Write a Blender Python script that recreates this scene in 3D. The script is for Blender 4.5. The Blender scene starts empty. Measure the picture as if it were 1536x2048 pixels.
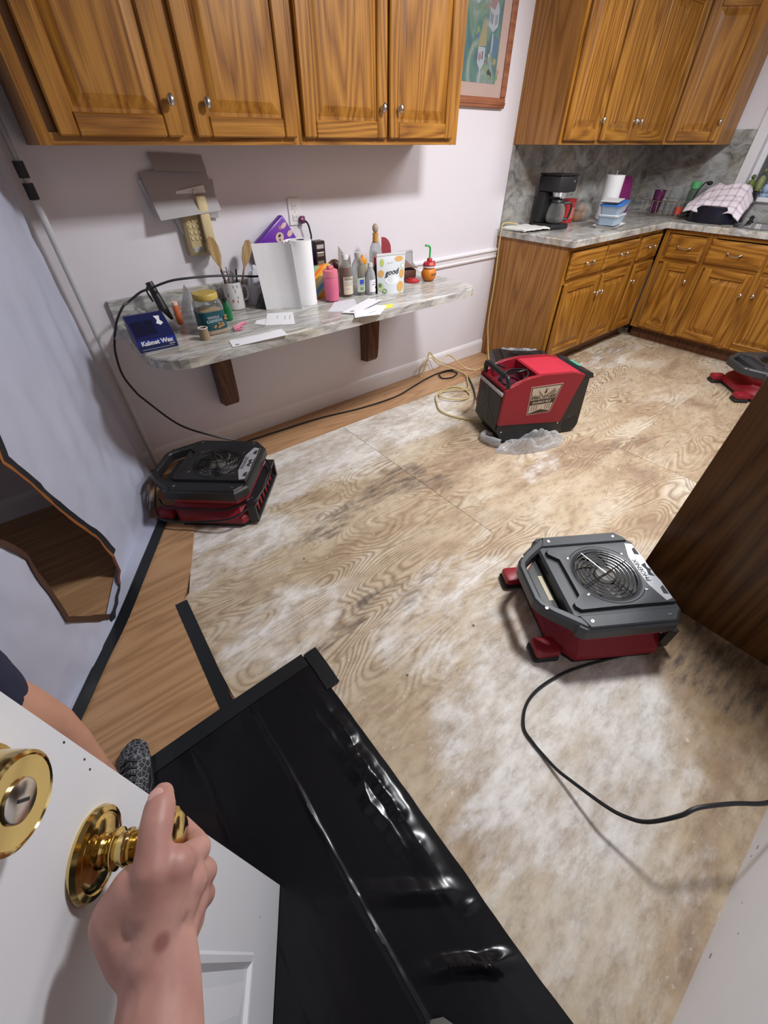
import bpy, bmesh, math, random
from math import sin, cos, pi, radians
from mathutils import Vector, Matrix, noise, geometry

random.seed(7)
SC = bpy.context.scene
COL = SC.collection

# ------------------------------------------------------------------ camera
CAM_LOC = Vector((0.0, -2.293, 1.377))
PITCH, YAW, ROLL = radians(42.3), radians(39.0), radians(0.05)
fw = Vector((sin(YAW) * cos(PITCH), cos(YAW) * cos(PITCH), -sin(PITCH)))
r0 = Vector((cos(YAW), -sin(YAW), 0)); u0 = r0.cross(fw)
rr = r0 * cos(ROLL) + u0 * sin(ROLL); uu = -r0 * sin(ROLL) + u0 * cos(ROLL)
cd = bpy.data.cameras.new('camera'); cam = bpy.data.objects.new('camera', cd); COL.objects.link(cam)
cd.sensor_fit = 'HORIZONTAL'; cd.sensor_width = 36.0; cd.lens = 810.0 / 1536 * 36
cd.clip_start = 0.02
cam.matrix_world = Matrix(((rr.x, uu.x, -fw.x, CAM_LOC.x), (rr.y, uu.y, -fw.y, CAM_LOC.y), (rr.z, uu.z, -fw.z, CAM_LOC.z), (0, 0, 0, 1)))
SC.camera = cam

# ------------------------------------------------------------------ world, lights, exposure
w = bpy.data.worlds.new('world'); SC.world = w; w.use_nodes = True
w.node_tree.nodes['Background'].inputs[0].default_value = (0.55, 0.6, 0.75, 1)
w.node_tree.nodes['Background'].inputs[1].default_value = 0.03

def area(name, loc, sx, sy, power, col=(1, 0.96, 0.92), rot=(0, 0, 0)):
    l = bpy.data.lights.new(name, 'AREA'); l.shape = 'RECTANGLE'; l.size = sx; l.size_y = sy
    l.energy = power; l.color = col
    o = bpy.data.objects.new(name, l); o.location = loc; o.rotation_euler = rot; COL.objects.link(o)
    return o
area('kitchen_lamp', (3.15, -1.6, 2.36), 1.15, 0.28, 37, (0.96, 0.98, 1.0))
area('entry_lamp', (1.75, -1.72, 2.36), 0.30, 0.30, 58, (0.97, 0.985, 1.0))
SC.view_settings.view_transform = 'Standard'; SC.view_settings.look = 'None'
SC.view_settings.exposure = 0.0; SC.view_settings.gamma = 1.0; SC.view_settings.use_curve_mapping = False
SC.cycles.use_denoising = True
SC.cycles.max_bounces = 10

# ------------------------------------------------------------------ materials
def nt(name):
    m = bpy.data.materials.new(name); m.use_nodes = True
    return m, m.node_tree.nodes, m.node_tree.links, m.node_tree.nodes['Principled BSDF']
def simple(name, col, rough=0.5, metal=0.0, spec=0.5, trans=0.0, var=0.0, scale=20, bump=0.0, ior=1.45, coat=0.0, alpha=1.0, emit=0):
    m, N, L, b = nt(name)
    b.inputs['Base Color'].default_value = (*col, 1); b.inputs['Roughness'].default_value = rough
    b.inputs['Metallic'].default_value = metal; b.inputs['Specular IOR Level'].default_value = spec
    b.inputs['Transmission Weight'].default_value = trans; b.inputs['IOR'].default_value = ior
    b.inputs['Coat Weight'].default_value = coat; b.inputs['Alpha'].default_value = alpha
    if emit:
        b.inputs['Emission Color'].default_value = (*col, 1); b.inputs['Emission Strength'].default_value = emit
    tc = N.new('ShaderNodeTexCoord')
    no = N.new('ShaderNodeTexNoise'); no.inputs['Scale'].default_value = scale; no.inputs['Detail'].default_value = 5
    L.new(tc.outputs['Object'], no.inputs['Vector'])
    if var > 0:
        mx = N.new('ShaderNodeMix'); mx.data_type = 'RGBA'
        mx.inputs['A'].default_value = (*[c * (1 - var) for c in col], 1)
        mx.inputs['B'].default_value = (*[min(1, c * (1 + var)) for c in col], 1)
        L.new(no.outputs['Fac'], mx.inputs['Factor']); L.new(mx.outputs['Result'], b.inputs['Base Color'])
    if bump > 0:
        bp = N.new('ShaderNodeBump'); bp.inputs['Strength'].default_value = bump; bp.inputs['Distance'].default_value = 0.01
        L.new(no.outputs['Fac'], bp.inputs['Height']); L.new(bp.outputs['Normal'], b.inputs['Normal'])
    return m
def ramp(N, stops):
    r = N.new('ShaderNodeValToRGB'); e = r.color_ramp.elements
    while len(e) < len(stops): e.new(0.5)
    for i, (p, c) in enumerate(stops): e[i].position = p; e[i].color = (*c, 1)
    return r
def math_node(N, op, a=None, b=None):
    n = N.new('ShaderNodeMath'); n.operation = op
    if a is not None: n.inputs[0].default_value = a
    if b is not None: n.inputs[1].default_value = b
    return n
def wood(name, dark, mid, light, grain='Z', rough=0.42, coat=0.12, sc=1.0, contrast=1.0):
    """oak: cathedral grain from the contour lines of a stretched noise field, plus fine pores"""
    m, N, L, b = nt(name)
    tc = N.new('ShaderNodeTexCoord'); oi = N.new('ShaderNodeObjectInfo')
    off = N.new('ShaderNodeVectorMath'); off.operation = 'SCALE'
    cmb = N.new('ShaderNodeCombineXYZ')
    for i in range(3): L.new(oi.outputs['Random'], cmb.inputs[i])
    L.new(cmb.outputs[0], off.inputs[0]); off.inputs['Scale'].default_value = 7.0
    add = N.new('ShaderNodeVectorMath'); add.operation = 'ADD'
    L.new(tc.outputs['Object'], add.inputs[0]); L.new(off.outputs[0], add.inputs[1])
    mp = N.new('ShaderNodeMapping'); L.new(add.outputs[0], mp.inputs['Vector'])
    s = [6 * sc, 6 * sc, 6 * sc]; s['XYZ'.index(grain)] = 0.55 * sc
    mp.inputs['Scale'].default_value = s
    n1 = N.new('ShaderNodeTexNoise'); n1.inputs['Scale'].default_value = 1.0; n1.inputs['Detail'].default_value = 1.5
    L.new(mp.outputs[0], n1.inputs['Vector'])
    mu = math_node(N, 'MULTIPLY', b=14.0); L.new(n1.outputs['Fac'], mu.inputs[0])
    fr = math_node(N, 'PINGPONG', b=0.5); L.new(mu.outputs[0], fr.inputs[0])
    mp2 = N.new('ShaderNodeMapping'); L.new(add.outputs[0], mp2.inputs['Vector'])
    s2 = [190 * sc, 190 * sc, 190 * sc]; s2['XYZ'.index(grain)] = 5 * sc; mp2.inputs['Scale'].default_value = s2
    n2 = N.new('ShaderNodeTexNoise'); n2.inputs['Scale'].default_value = 1.0; n2.inputs['Detail'].default_value = 3
    L.new(mp2.outputs[0], n2.inputs['Vector'])
    m1 = math_node(N, 'MULTIPLY', b=0.9 * contrast); L.new(fr.outputs[0], m1.inputs[0])
    m2 = math_node(N, 'MULTIPLY_ADD', b=0.75 * contrast); L.new(n2.outputs['Fac'], m2.inputs[0]); L.new(m1.outputs[0], m2.inputs[2])
    sub = math_node(N, 'ADD', b=0.12 - 0.12 * contrast); L.new(m2.outputs[0], sub.inputs[0])
    r = ramp(N, [(0.22, dark), (0.5, mid), (0.85, light)]); L.new(sub.outputs[0], r.inputs[0])
    L.new(r.outputs[0], b.inputs['Base Color'])
    b.inputs['Roughness'].default_value = rough; b.inputs['Coat Weight'].default_value = coat; b.inputs['Coat Roughness'].default_value = 0.15; b.inputs['Specular IOR Level'].default_value = 0.3
    bp = N.new('ShaderNodeBump'); bp.inputs['Strength'].default_value = 0.08; bp.inputs['Distance'].default_value = 0.004
    L.new(n2.outputs['Fac'], bp.inputs['Height']); L.new(bp.outputs['Normal'], b.inputs['Normal'])
    return m
OAK = dict(dark=(0.115, 0.037, 0.0045), mid=(0.25, 0.098, 0.011), light=(0.39, 0.175, 0.026))
oak_v = wood('oak_upright', grain='Z', **OAK)
oak_h = wood('oak_level', grain='X', **OAK)
oak_side = wood('oak_side', grain='Z', sc=0.8, rough=0.4, coat=0.1, dark=(0.15, 0.06, 0.014), mid=(0.29, 0.125, 0.030), light=(0.38, 0.18, 0.050))
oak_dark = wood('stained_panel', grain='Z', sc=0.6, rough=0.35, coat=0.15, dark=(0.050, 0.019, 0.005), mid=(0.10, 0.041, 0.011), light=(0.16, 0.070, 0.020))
bracket_wood = wood('bracket_wood', grain='Z', dark=(0.045, 0.016, 0.006), mid=(0.09, 0.034, 0.013), light=(0.14, 0.055, 0.02))
laminate = wood('laminate', grain='X', sc=0.9, rough=0.38, coat=0.1, contrast=0.7, dark=(0.32, 0.175, 0.085), mid=(0.45, 0.255, 0.13), light=(0.55, 0.335, 0.18))
frame_wood = wood('frame_wood', grain='X', dark=(0.16, 0.05, 0.022), mid=(0.26, 0.09, 0.042), light=(0.34, 0.13, 0.065))
spoon_wood = wood('spoon_wood', grain='Z', sc=2, rough=0.6, coat=0, dark=(0.22, 0.13, 0.05), mid=(0.36, 0.23, 0.10), light=(0.46, 0.32, 0.16))

def granite(name, axis_scale, base=(0.42, 0.42, 0.405)):
    m, N, L, b = nt(name)
    tc = N.new('ShaderNodeTexCoord'); mp = N.new('ShaderNodeMapping'); L.new(tc.outputs['Object'], mp.inputs['Vector'])
    mp.inputs['Scale'].default_value = axis_scale; mp.inputs['Rotation'].default_value = (0, radians(25), radians(14))
    n1 = N.new('ShaderNodeTexNoise'); n1.inputs['Scale'].default_value = 3.0; n1.inputs['Detail'].default_value = 9; n1.inputs['Roughness'].default_value = 0.68; n1.inputs['Distortion'].default_value = 1.1
    L.new(mp.outputs[0], n1.inputs['Vector'])
    r = ramp(N, [(0.30, tuple(c * 0.30 for c in base)), (0.43, tuple(c * 0.72 for c in base)), (0.52, base), (0.62, tuple(c * 1.3 for c in base)), (0.75, tuple(c * 0.75 for c in base))])
    L.new(n1.outputs['Fac'], r.inputs[0])
    n2 = N.new('ShaderNodeTexNoise'); n2.inputs['Scale'].default_value = 2.2; n2.inputs['Detail'].default_value = 6; L.new(mp.outputs[0], n2.inputs['Vector'])
    r2 = ramp(N, [(0.45, (0, 0, 0)), (0.7, (1, 1, 1))]); L.new(n2.outputs['Fac'], r2.inputs[0])
    mx = N.new('ShaderNodeMix'); mx.data_type = 'RGBA'; mx.blend_type = 'MULTIPLY'; mx.inputs['B'].default_value = (0.9, 0.82, 0.70, 1)
    L.new(r2.outputs[0], mx.inputs['Factor']); L.new(r.outputs[0], mx.inputs['A'])
    L.new(mx.outputs['Result'], b.inputs['Base Color']); b.inputs['Roughness'].default_value = 0.22
    return m
granite_x = granite('granite_shelf', (1.7, 8.5, 8.5), (0.46, 0.455, 0.44))
granite_c = granite('granite_counter', (2.5, 4.0, 4.0), (0.44, 0.43, 0.41))
granite_w = granite('granite_splash', (2.2, 2.2, 3.4), (0.36, 0.36, 0.35))

wall_paint = simple('wall_paint', (0.72, 0.69, 0.74), 0.55, var=0.02, scale=4, bump=0.02)
wall_near_paint = simple('wall_paint_scuffed', (0.80, 0.80, 0.83), 0.5, var=0.05, scale=7)
white_paint = simple('white_paint', (0.76, 0.74, 0.77), 0.35, var=0.02)
door_paint = simple('door_paint', (0.74, 0.75, 0.80), 0.4, var=0.03, scale=9, bump=0.01)
ceiling_paint = simple('ceiling_paint', (0.42, 0.40, 0.38), 0.7)
black_plastic = simple('black_plastic', (0.018, 0.018, 0.020), 0.38, var=0.2)
grey_black = simple('charcoal_plastic', (0.034, 0.037, 0.043), 0.42, var=0.12, scale=40, bump=0.03)
red_plastic = simple('red_plastic', (0.25, 0.011, 0.022), 0.42, var=0.12, scale=8)  # darkened for the shaded dehumidifier sides; the air movers share it
red_lit = simple('red_cover_lit', (0.46, 0.024, 0.05), 0.42, var=0.08)  # same dehumidifier red, brighter on top: overhead light put into the colour
rubber = simple('rubber', (0.012, 0.012, 0.013), 0.55)
cord_black = simple('cord_black', (0.012, 0.012, 0.014), 0.4)
steel = simple('steel', (0.62, 0.62, 0.64), 0.22, 1.0)
steel_dark = simple('wire_steel', (0.20, 0.20, 0.21), 0.25, 1.0)
nickel = simple('nickel', (0.66, 0.63, 0.60), 0.2, 1.0)
silver_label = simple('silver_label', (0.50, 0.51, 0.55), 0.35, 0.4)
brass = simple('brass', (0.70, 0.53, 0.21), 0.12, 1.0, var=0.12, scale=30)
white_plastic = simple('white_plastic', (0.72, 0.71, 0.70), 0.4)
paper_white = simple('paper_white', (0.78, 0.78, 0.82), 0.8, var=0.02, scale=60)
paper_grey = simple('paper_grey', (0.42, 0.40, 0.41), 0.8)
ink = simple('ink', (0.03, 0.03, 0.035), 0.7)
ink_blue = simple('ink_blue', (0.03, 0.05, 0.22), 0.6)
grey_ink = simple('grey_ink', (0.32, 0.33, 0.38), 0.7)
towel_paper = simple('towel_paper', (0.80, 0.80, 0.82), 0.85, var=0.02, scale=90, bump=0.06)
beige_plastic = simple('beige_plastic', (0.50, 0.40, 0.22), 0.4)
beige_light = simple('beige_handset', (0.60, 0.50, 0.29), 0.35)
skin_leg = simple('skin_leg', (0.56, 0.29, 0.20), 0.5, var=0.06, scale=25)
navy = simple('navy_cloth', (0.018, 0.020, 0.050), 0.9, var=0.25, scale=30)
def glass_mat(name, col=(0.9, 0.93, 0.92), rough=0.03, fac=0.78, body=0.22):
    """thin clear plastic or glass: mostly see-through with a fresnel sheen"""
    m, N, L, b = nt(name)
    out = N['Material Output']; tr = N.new('ShaderNodeBsdfTransparent'); tr.inputs[0].default_value = (*col, 1)
    b.inputs['Base Color'].default_value = (*[min(1, c * body) for c in col], 1); b.inputs['Roughness'].default_value = rough
    mx = N.new('ShaderNodeMixShader'); mx.inputs[0].default_value = fac
    fr = N.new('ShaderNodeLayerWeight'); fr.inputs['Blend'].default_value = 0.35
    mm = math_node(N, 'MULTIPLY_ADD', b=-0.75); mm.inputs[2].default_value = fac
    L.new(fr.outputs['Facing'], mm.inputs[0]); L.new(mm.outputs[0], mx.inputs[0])
    L.new(b.outputs[0], mx.inputs[1]); L.new(tr.outputs[0], mx.inputs[2]); L.new(mx.outputs[0], out.inputs['Surface'])
    return m
clear_plastic = glass_mat('clear_plastic', fac=0.88, body=0.45)
bag_plastic = glass_mat('bag_plastic', (0.85, 0.86, 0.88), 0.12, 0.68, 0.6)
green_glass = glass_mat('green_glass', (0.10, 0.55, 0.25), 0.05, 0.7, 0.6)
blue_tub = glass_mat('blue_tub', (0.62, 0.76, 0.92), 0.15, 0.45, 0.8)

# ------------------------------------------------------------------ geometry helpers
def link(o, parent=None):
    COL.objects.link(o)
    if parent is not None: o.parent = parent
    return o
def obj(name, bm, m, parent=None, smooth=False, label=None, kind=None, loc=None, rot=None):
    me = bpy.data.meshes.new(name)
    bmesh.ops.recalc_face_normals(bm, faces=bm.faces)
    bm.to_mesh(me); bm.free()
    if m is not None: me.materials.append(m)
    if smooth:
        for p in me.polygons: p.use_smooth = True
        try: me.set_sharp_from_angle(angle=radians(smooth if smooth is not True else 40))
        except Exception: pass
    o = bpy.data.objects.new(name, me)
    if loc: o.location = loc
    if rot: o.rotation_euler = rot
    if label: o['label'] = label
    if kind: o['kind'] = kind
    return link(o, parent)
def thing(name, label, cat, loc=(0, 0, 0), rotz=0, group=None):
    o = bpy.data.objects.new(name, None); o.empty_display_size = 0.05; link(o)
    o.location = loc; o.rotation_euler = (0, 0, rotz); o['label'] = label; o['category'] = cat
    if group: o['group'] = group
    return o
def tag(o, label, cat, group=None):
    o['label'] = label; o['category'] = cat
    if group: o['group'] = group
    return o
def struct(name, bm, m, parent=None, smooth=False):
    o = obj(name, bm, m, parent, smooth)
    if parent is None: o['kind'] = 'structure'
    return o
def BM(): return bmesh.new()
def box(bm, a, b, bev=0.0, M=None, seg=1):
    a, b = Vector(a), Vector(b)
    r = bmesh.ops.create_cube(bm, size=1.0)
    vs = r['verts']; c = (a + b) / 2; d = b - a
    for v in vs: v.co = Vector((v.co.x * d.x + c.x, v.co.y * d.y + c.y, v.co.z * d.z + c.z))
    if bev > 0:
        es = list({e for v in vs for e in v.link_edges})
        rb = bmesh.ops.bevel(bm, geom=es, offset=bev, segments=seg, affect='EDGES', profile=0.5)
        vs = list({v for f in rb['faces'] for v in f.verts} | {v for v in vs if v.is_valid})
    if M is not None:
        for v in vs: v.co = M @ v.co
    return vs
def prism(bm, pts, z0, z1, M=None, inset=0.0):
    """pts: outline in xy, counterclockwise, extruded z0..z1; inset chamfers the top"""
    n = len(pts)
    lo = [bm.verts.new((p[0], p[1], z0)) for p in pts]
    if inset:
        cx = sum(p[0] for p in pts) / n; cy = sum(p[1] for p in pts) / n
        mid = [bm.verts.new((p[0], p[1], z1 - inset)) for p in pts]
        hi = []
        for i, p in enumerate(pts):
            a = Vector(pts[i - 1][:2]); q = Vector(p[:2]); c = Vector(pts[(i + 1) % n][:2])
            d1 = (q - a).normalized(); d2 = (c - q).normalized()
            nn = Vector((-(d1.y + d2.y), d1.x + d2.x))
            nn = nn.normalized() / max(0.35, cos(d1.angle(d2) / 2)) if nn.length > 1e-6 else Vector((0, 0))
            s = q + nn * inset
            hi.append(bm.verts.new((s.x, s.y, z1)))
        rings = [lo, mid, hi]
    else:
        hi = [bm.verts.new((p[0], p[1], z1)) for p in pts]; rings = [lo, hi]
    for A, B in zip(rings, rings[1:]):
        for i in range(n): bm.faces.new((A[i], A[(i + 1) % n], B[(i + 1) % n], B[i]))
    bm.faces.new(list(reversed(rings[0]))); bm.faces.new(rings[-1])
    vs = [v for r in rings for v in r]
    if M is not None:
        for v in vs: v.co = M @ v.co
    return vs
def lathe(bm, prof, seg=24, M=None, cap=True, sx=1, sy=1, a0=0):
    """prof: list of (radius, z)"""
    rings = []
    for r, z in prof:
        rings.append([bm.verts.new((sx * r * cos(a0 + 2 * pi * i / seg), sy * r * sin(a0 + 2 * pi * i / seg), z)) for i in range(seg)])
    for A, B in zip(rings, rings[1:]):
        for i in range(seg): bm.faces.new((A[i], A[(i + 1) % seg], B[(i + 1) % seg], B[i]))
    if cap:
        if prof[0][0] > 1e-5: bm.faces.new(list(reversed(rings[0])))
        if prof[-1][0] > 1e-5: bm.faces.new(rings[-1])
    vs = [v for r in rings for v in r]
    if M is not None:
        for v in vs: v.co = M @ v.co
    return vs
def smoothpath(pts, n=8):
    P = [Vector(p) for p in pts]; out = []
    P = [P[0] * 2 - P[1]] + P + [P[-1] * 2 - P[-2]]
    for i in range(1, len(P) - 2):
        for k in range(n):
            t = k / n; a, b, c, d = P[i - 1], P[i], P[i + 1], P[i + 2]
            out.append(0.5 * ((2 * b) + (c - a) * t + (2 * a - 5 * b + 4 * c - d) * t * t + (3 * b - a - 3 * c + d) * t ** 3))
    out.append(P[-2]); return out
def tube(bm, pts, r, seg=8, smooth_n=0, closed=False, radii=None, M=None):
    P = smoothpath(pts, smooth_n) if smooth_n else [Vector(p) for p in pts]
    n = len(P); rings = []; up = None
    for i, p in enumerate(P):
        if closed: t = P[(i + 1) % n] - P[i - 1]
        else: t = P[min(i + 1, n - 1)] - P[max(i - 1, 0)]
        t = t.normalized() if t.length > 1e-9 else Vector((0, 0, 1))
        if up is None:
            up = Vector((0, 0, 1)) if abs(t.z) < 0.9 else Vector((1, 0, 0))
        sd = t.cross(up)
        if sd.length < 1e-6: sd = t.orthogonal()
        sd.normalize(); up = sd.cross(t).normalized()
        q = r if radii is None else radii[min(int(i * len(radii) / n), len(radii) - 1)]
        rings.append([bm.verts.new(p + (sd * cos(2 * pi * k / seg) + up * sin(2 * pi * k / seg)) * q) for k in range(seg)])
    for i in range(n if closed else n - 1):
        A, B = rings[i], rings[(i + 1) % n]
        for k in range(seg): bm.faces.new((A[k], A[(k + 1) % seg], B[(k + 1) % seg], B[k]))
    if not closed:
        bm.faces.new(list(reversed(rings[0]))); bm.faces.new(rings[-1])
    vs = [v for g in rings for v in g]
    if M is not None:
        for v in vs: v.co = M @ v.co
    return vs
def ball(bm, c, r, M=None, su=16, sv=10):
    rv = (r, r, r) if not hasattr(r, '__len__') else r
    def vert(x, y, z):
        q = Vector((x * rv[0] + c[0], y * rv[1] + c[1], z * rv[2] + c[2]))
        return bm.verts.new(M @ q if M is not None else q)
    rows = [[vert(sin(pi * j / sv) * cos(2 * pi * i / su), sin(pi * j / sv) * sin(2 * pi * i / su), -cos(pi * j / sv)) for i in range(su)] for j in range(1, sv)]
    lo, hi = vert(0, 0, -1), vert(0, 0, 1)
    for A, B in zip(rows, rows[1:]):
        for i in range(su): bm.faces.new((A[i], A[(i + 1) % su], B[(i + 1) % su], B[i]))
    for i in range(su):
        bm.faces.new((lo, rows[0][(i + 1) % su], rows[0][i])); bm.faces.new((hi, rows[-1][i], rows[-1][(i + 1) % su]))
    return [v for r_ in rows for v in r_] + [lo, hi]
def gridmesh(bm, nu, nv, f):
    V = [[bm.verts.new(f(i / nu, j / nv)) for j in range(nv + 1)] for i in range(nu + 1)]
    for i in range(nu):
        for j in range(nv): bm.faces.new((V[i][j], V[i + 1][j], V[i + 1][j + 1], V[i][j + 1]))
    return V
def solidify(bm, t):
    bmesh.ops.recalc_face_normals(bm, faces=bm.faces)
    bmesh.ops.solidify(bm, geom=bm.faces[:], thickness=t)
def T(x, y, z): return Matrix.Translation((x, y, z))
def RX(a): return Matrix.Rotation(radians(a), 4, 'X')
def RY(a): return Matrix.Rotation(radians(a), 4, 'Y')
def RZ(a): return Matrix.Rotation(radians(a), 4, 'Z')
_dg = None
def text(name, body, size, M, m, parent, ext=0.0003, shear=0.0, align='CENTER', sx=1.0, bold=0.0):
    cu = bpy.data.curves.new(name, 'FONT'); cu.body = body; cu.size = size; cu.align_x = align; cu.align_y = 'CENTER'
    cu.extrude = ext; cu.shear = shear; cu.resolution_u = 3; cu.offset = bold
    t = bpy.data.objects.new(name + '_curve', cu); COL.objects.link(t)
    bpy.context.view_layer.update()
    me = bpy.data.meshes.new_from_object(t.evaluated_get(bpy.context.evaluated_depsgraph_get()))
    bpy.data.objects.remove(t); bpy.data.curves.remove(cu)
    me.name = name; me.transform(M @ Matrix.Diagonal((sx, 1, 1, 1)))
    me.materials.clear(); me.materials.append(m)
    o = bpy.data.objects.new(name, me); return link(o, parent)
def fbm(x, y, z=0.0, o=4):
    return noise.fractal(Vector((x, y, z)), 1.0, 2.0, o)
def remeshed(name, bm, m, parent, vox, it=6, label=None):
    """fuse overlapping limbs into one continuous skin"""
    me = bpy.data.meshes.new(name + '_raw'); bm.to_mesh(me); bm.free()
    t = bpy.data.objects.new(name + '_raw', me); COL.objects.link(t)
    md = t.modifiers.new('remesh', 'REMESH'); md.mode = 'VOXEL'; md.voxel_size = vox
    ms = t.modifiers.new('smooth', 'SMOOTH'); ms.iterations = it; ms.factor = 0.5
    bpy.context.view_layer.update()
    out = bpy.data.meshes.new_from_object(t.evaluated_get(bpy.context.evaluated_depsgraph_get()))
    bpy.data.objects.remove(t); bpy.data.meshes.remove(me)
    for p in out.polygons: p.use_smooth = True
    out.name = name; out.materials.clear(); out.materials.append(m)
    o = bpy.data.objects.new(name, out)
    if label: o['label'] = label
    return link(o, parent)
def limb(bm, pts, radii, seg=14, M=None):
    """tapering limb: closed frustums between balls at the joints, fused later"""
    P = [Vector(p) for p in pts]
    for p, r in zip(P, radii): ball(bm, p, r, M, seg, seg // 2 + 2)
    for (a, ra), (b, rb) in zip(zip(P, radii), list(zip(P, radii))[1:]):
        t = (b - a).normalized(); s1 = t.orthogonal().normalized(); s2 = t.cross(s1); R = []
        for c, r in ((a, ra), (b, rb)):
            ring = [bm.verts.new(c + (s1 * cos(2 * pi * k / seg) + s2 * sin(2 * pi * k / seg)) * r) for k in range(seg)]
            if M is not None:
                for v in ring: v.co = M @ v.co
            R.append(ring)
        for k in range(seg): bm.faces.new((R[0][k], R[0][(k + 1) % seg], R[1][(k + 1) % seg], R[1][k]))
        bm.faces.new(list(reversed(R[0]))); bm.faces.new(R[1])
def copy_tree(o, parent=None):
    c = o.copy(); COL.objects.link(c)
    if parent is not None: c.parent = parent
    for ch in list(o.children): copy_tree(ch, c)
    return c
# ------------------------------------------------------------------ the setting
def plywood_material():
    m, N, L, b = nt('plywood')
    tc = N.new('ShaderNodeTexCoord'); oi = N.new('ShaderNodeObjectInfo')
    cmb = N.new('ShaderNodeCombineXYZ'); L.new(oi.outputs['Random'], cmb.inputs[2])
    off = N.new('ShaderNodeVectorMath'); off.operation = 'MULTIPLY_ADD'; off.inputs[1].default_value = (0, 0, 9)
    L.new(cmb.outputs[0], off.inputs[0]); L.new(tc.outputs['Object'], off.inputs[2])
    # warp, then contour lines of a field stretched along the sheet
    mp = N.new('ShaderNodeMapping'); L.new(off.outputs[0], mp.inputs['Vector']); mp.inputs['Scale'].default_value = (0.75, 2.5, 1.0)
    n1 = N.new('ShaderNodeTexNoise'); n1.inputs['Scale'].default_value = 1.5; n1.inputs['Detail'].default_value = 2.2; n1.inputs['Roughness'].default_value = 0.42; n1.inputs['Distortion'].default_value = 0.35
    L.new(mp.outputs[0], n1.inputs['Vector'])
    mu = math_node(N, 'MULTIPLY', b=44.0); L.new(n1.outputs['Fac'], mu.inputs[0])
    fr = math_node(N, 'FRACT'); L.new(mu.outputs[0], fr.inputs[0])
    gr = ramp(N, [(0.0, (0.75, 0.75, 0.75)), (0.32, (0, 0, 0)), (0.62, (0.12, 0.12, 0.12)), (0.93, (1, 1, 1)), (1.0, (0.75, 0.75, 0.75))]); L.new(fr.outputs[0], gr.inputs[0])
    # where the grain shows strongly
    nz = N.new('ShaderNodeTexNoise'); nz.inputs['Scale'].default_value = 1.7; nz.inputs['Detail'].default_value = 3; L.new(off.outputs[0], nz.inputs['Vector'])
    rz = ramp(N, [(0.36, (0.15, 0.15, 0.15)), (0.58, (1, 1, 1))]); L.new(nz.outputs['Fac'], rz.inputs[0])
    gm = math_node(N, 'MULTIPLY'); L.new(gr.outputs[0], gm.inputs[0]); L.new(rz.outputs[0], gm.inputs[1])
    at = N.new('ShaderNodeAttribute'); at.attribute_name = 'zone'; ga = math_node(N, 'MULTIPLY'); L.new(gm.outputs[0], ga.inputs[0]); L.new(at.outputs['Alpha'], ga.inputs[1])
    # base tone, cream to tan to reddish
    n3 = N.new('ShaderNodeTexNoise'); n3.inputs['Scale'].default_value = 2.6; n3.inputs['Detail'].default_value = 6; n3.inputs['Distortion'].default_value = 0.8
    mp3 = N.new('ShaderNodeMapping'); L.new(off.outputs[0], mp3.inputs['Vector']); mp3.inputs['Scale'].default_value = (0.6, 1.5, 1); L.new(mp3.outputs[0], n3.inputs['Vector'])
    base = ramp(N, [(0.30, (0.33, 0.235, 0.165)), (0.42, (0.44, 0.335, 0.225)), (0.54, (0.53, 0.435, 0.315)), (0.68, (0.61, 0.54, 0.45))]); L.new(n3.outputs['Fac'], base.inputs[0])
    def mix(fac, A, B, blend='MIX'):
        x = N.new('ShaderNodeMix'); x.data_type = 'RGBA'; x.blend_type = blend
        if isinstance(fac, float): x.inputs['Factor'].default_value = fac
        else: L.new(fac, x.inputs['Factor'])
        for s, v in (('A', A), ('B', B)):
            if isinstance(v, tuple): x.inputs[s].default_value = (*v, 1)
            else: L.new(v, x.inputs[s])
        return x.outputs['Result']
    c = mix(ga.outputs[0], base.outputs[0], (0.235, 0.140, 0.075))
    # zones: r white residue, g brown water stain, b black grime; g and b also paint shade beside the tall panel
    sp = N.new('ShaderNodeSeparateColor'); L.new(at.outputs['Color'], sp.inputs[0])
    nb = N.new('ShaderNodeTexNoise'); nb.inputs['Scale'].default_value = 9; nb.inputs['Detail'].default_value = 9; nb.inputs['Roughness'].default_value = 0.7
    mpb = N.new('ShaderNodeMapping'); L.new(off.outputs[0], mpb.inputs['Vector']); mpb.inputs['Scale'].default_value = (0.55, 1.3, 1); L.new(mpb.outputs[0], nb.inputs['Vector'])
    def thr(ch, lo, hi, amp):
        a = math_node(N, 'MULTIPLY_ADD', b=amp); L.new(nb.outputs['Fac'], a.inputs[0]); L.new(sp.outputs[ch], a.inputs[2])
        r = N.new('ShaderNodeMapRange'); r.inputs['From Min'].default_value = lo; r.inputs['From Max'].default_value = hi; L.new(a.outputs[0], r.inputs['Value'])
        return r.outputs[0]
    wf = thr('Red', 0.76, 1.02, 0.9)
    wr = ramp(N, [(0.36, (0, 0, 0)), (0.60, (1, 1, 1))]); L.new(nb.outputs['Fac'], wr.inputs[0])
    wm = math_node(N, 'MULTIPLY', b=0.80); L.new(wf, wm.inputs[0])
    c = mix(wm.outputs[0], c, mix(wr.outputs[0], (0.52, 0.46, 0.40), (0.77, 0.755, 0.745)))
    # scattered pale flecks and dark nail marks
    fl = N.new('ShaderNodeTexNoise'); fl.inputs['Scale'].default_value = 55; fl.inputs['Detail'].default_value = 4; L.new(off.outputs[0], fl.inputs['Vector'])
    rf = ramp(N, [(0.66, (0, 0, 0)), (0.76, (0.6, 0.6, 0.6))]); L.new(fl.outputs['Fac'], rf.inputs[0])
    c = mix(rf.outputs[0], c, (0.76, 0.71, 0.65))
    sfac = thr('Green', 0.86, 1.16, 0.75)
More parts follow.
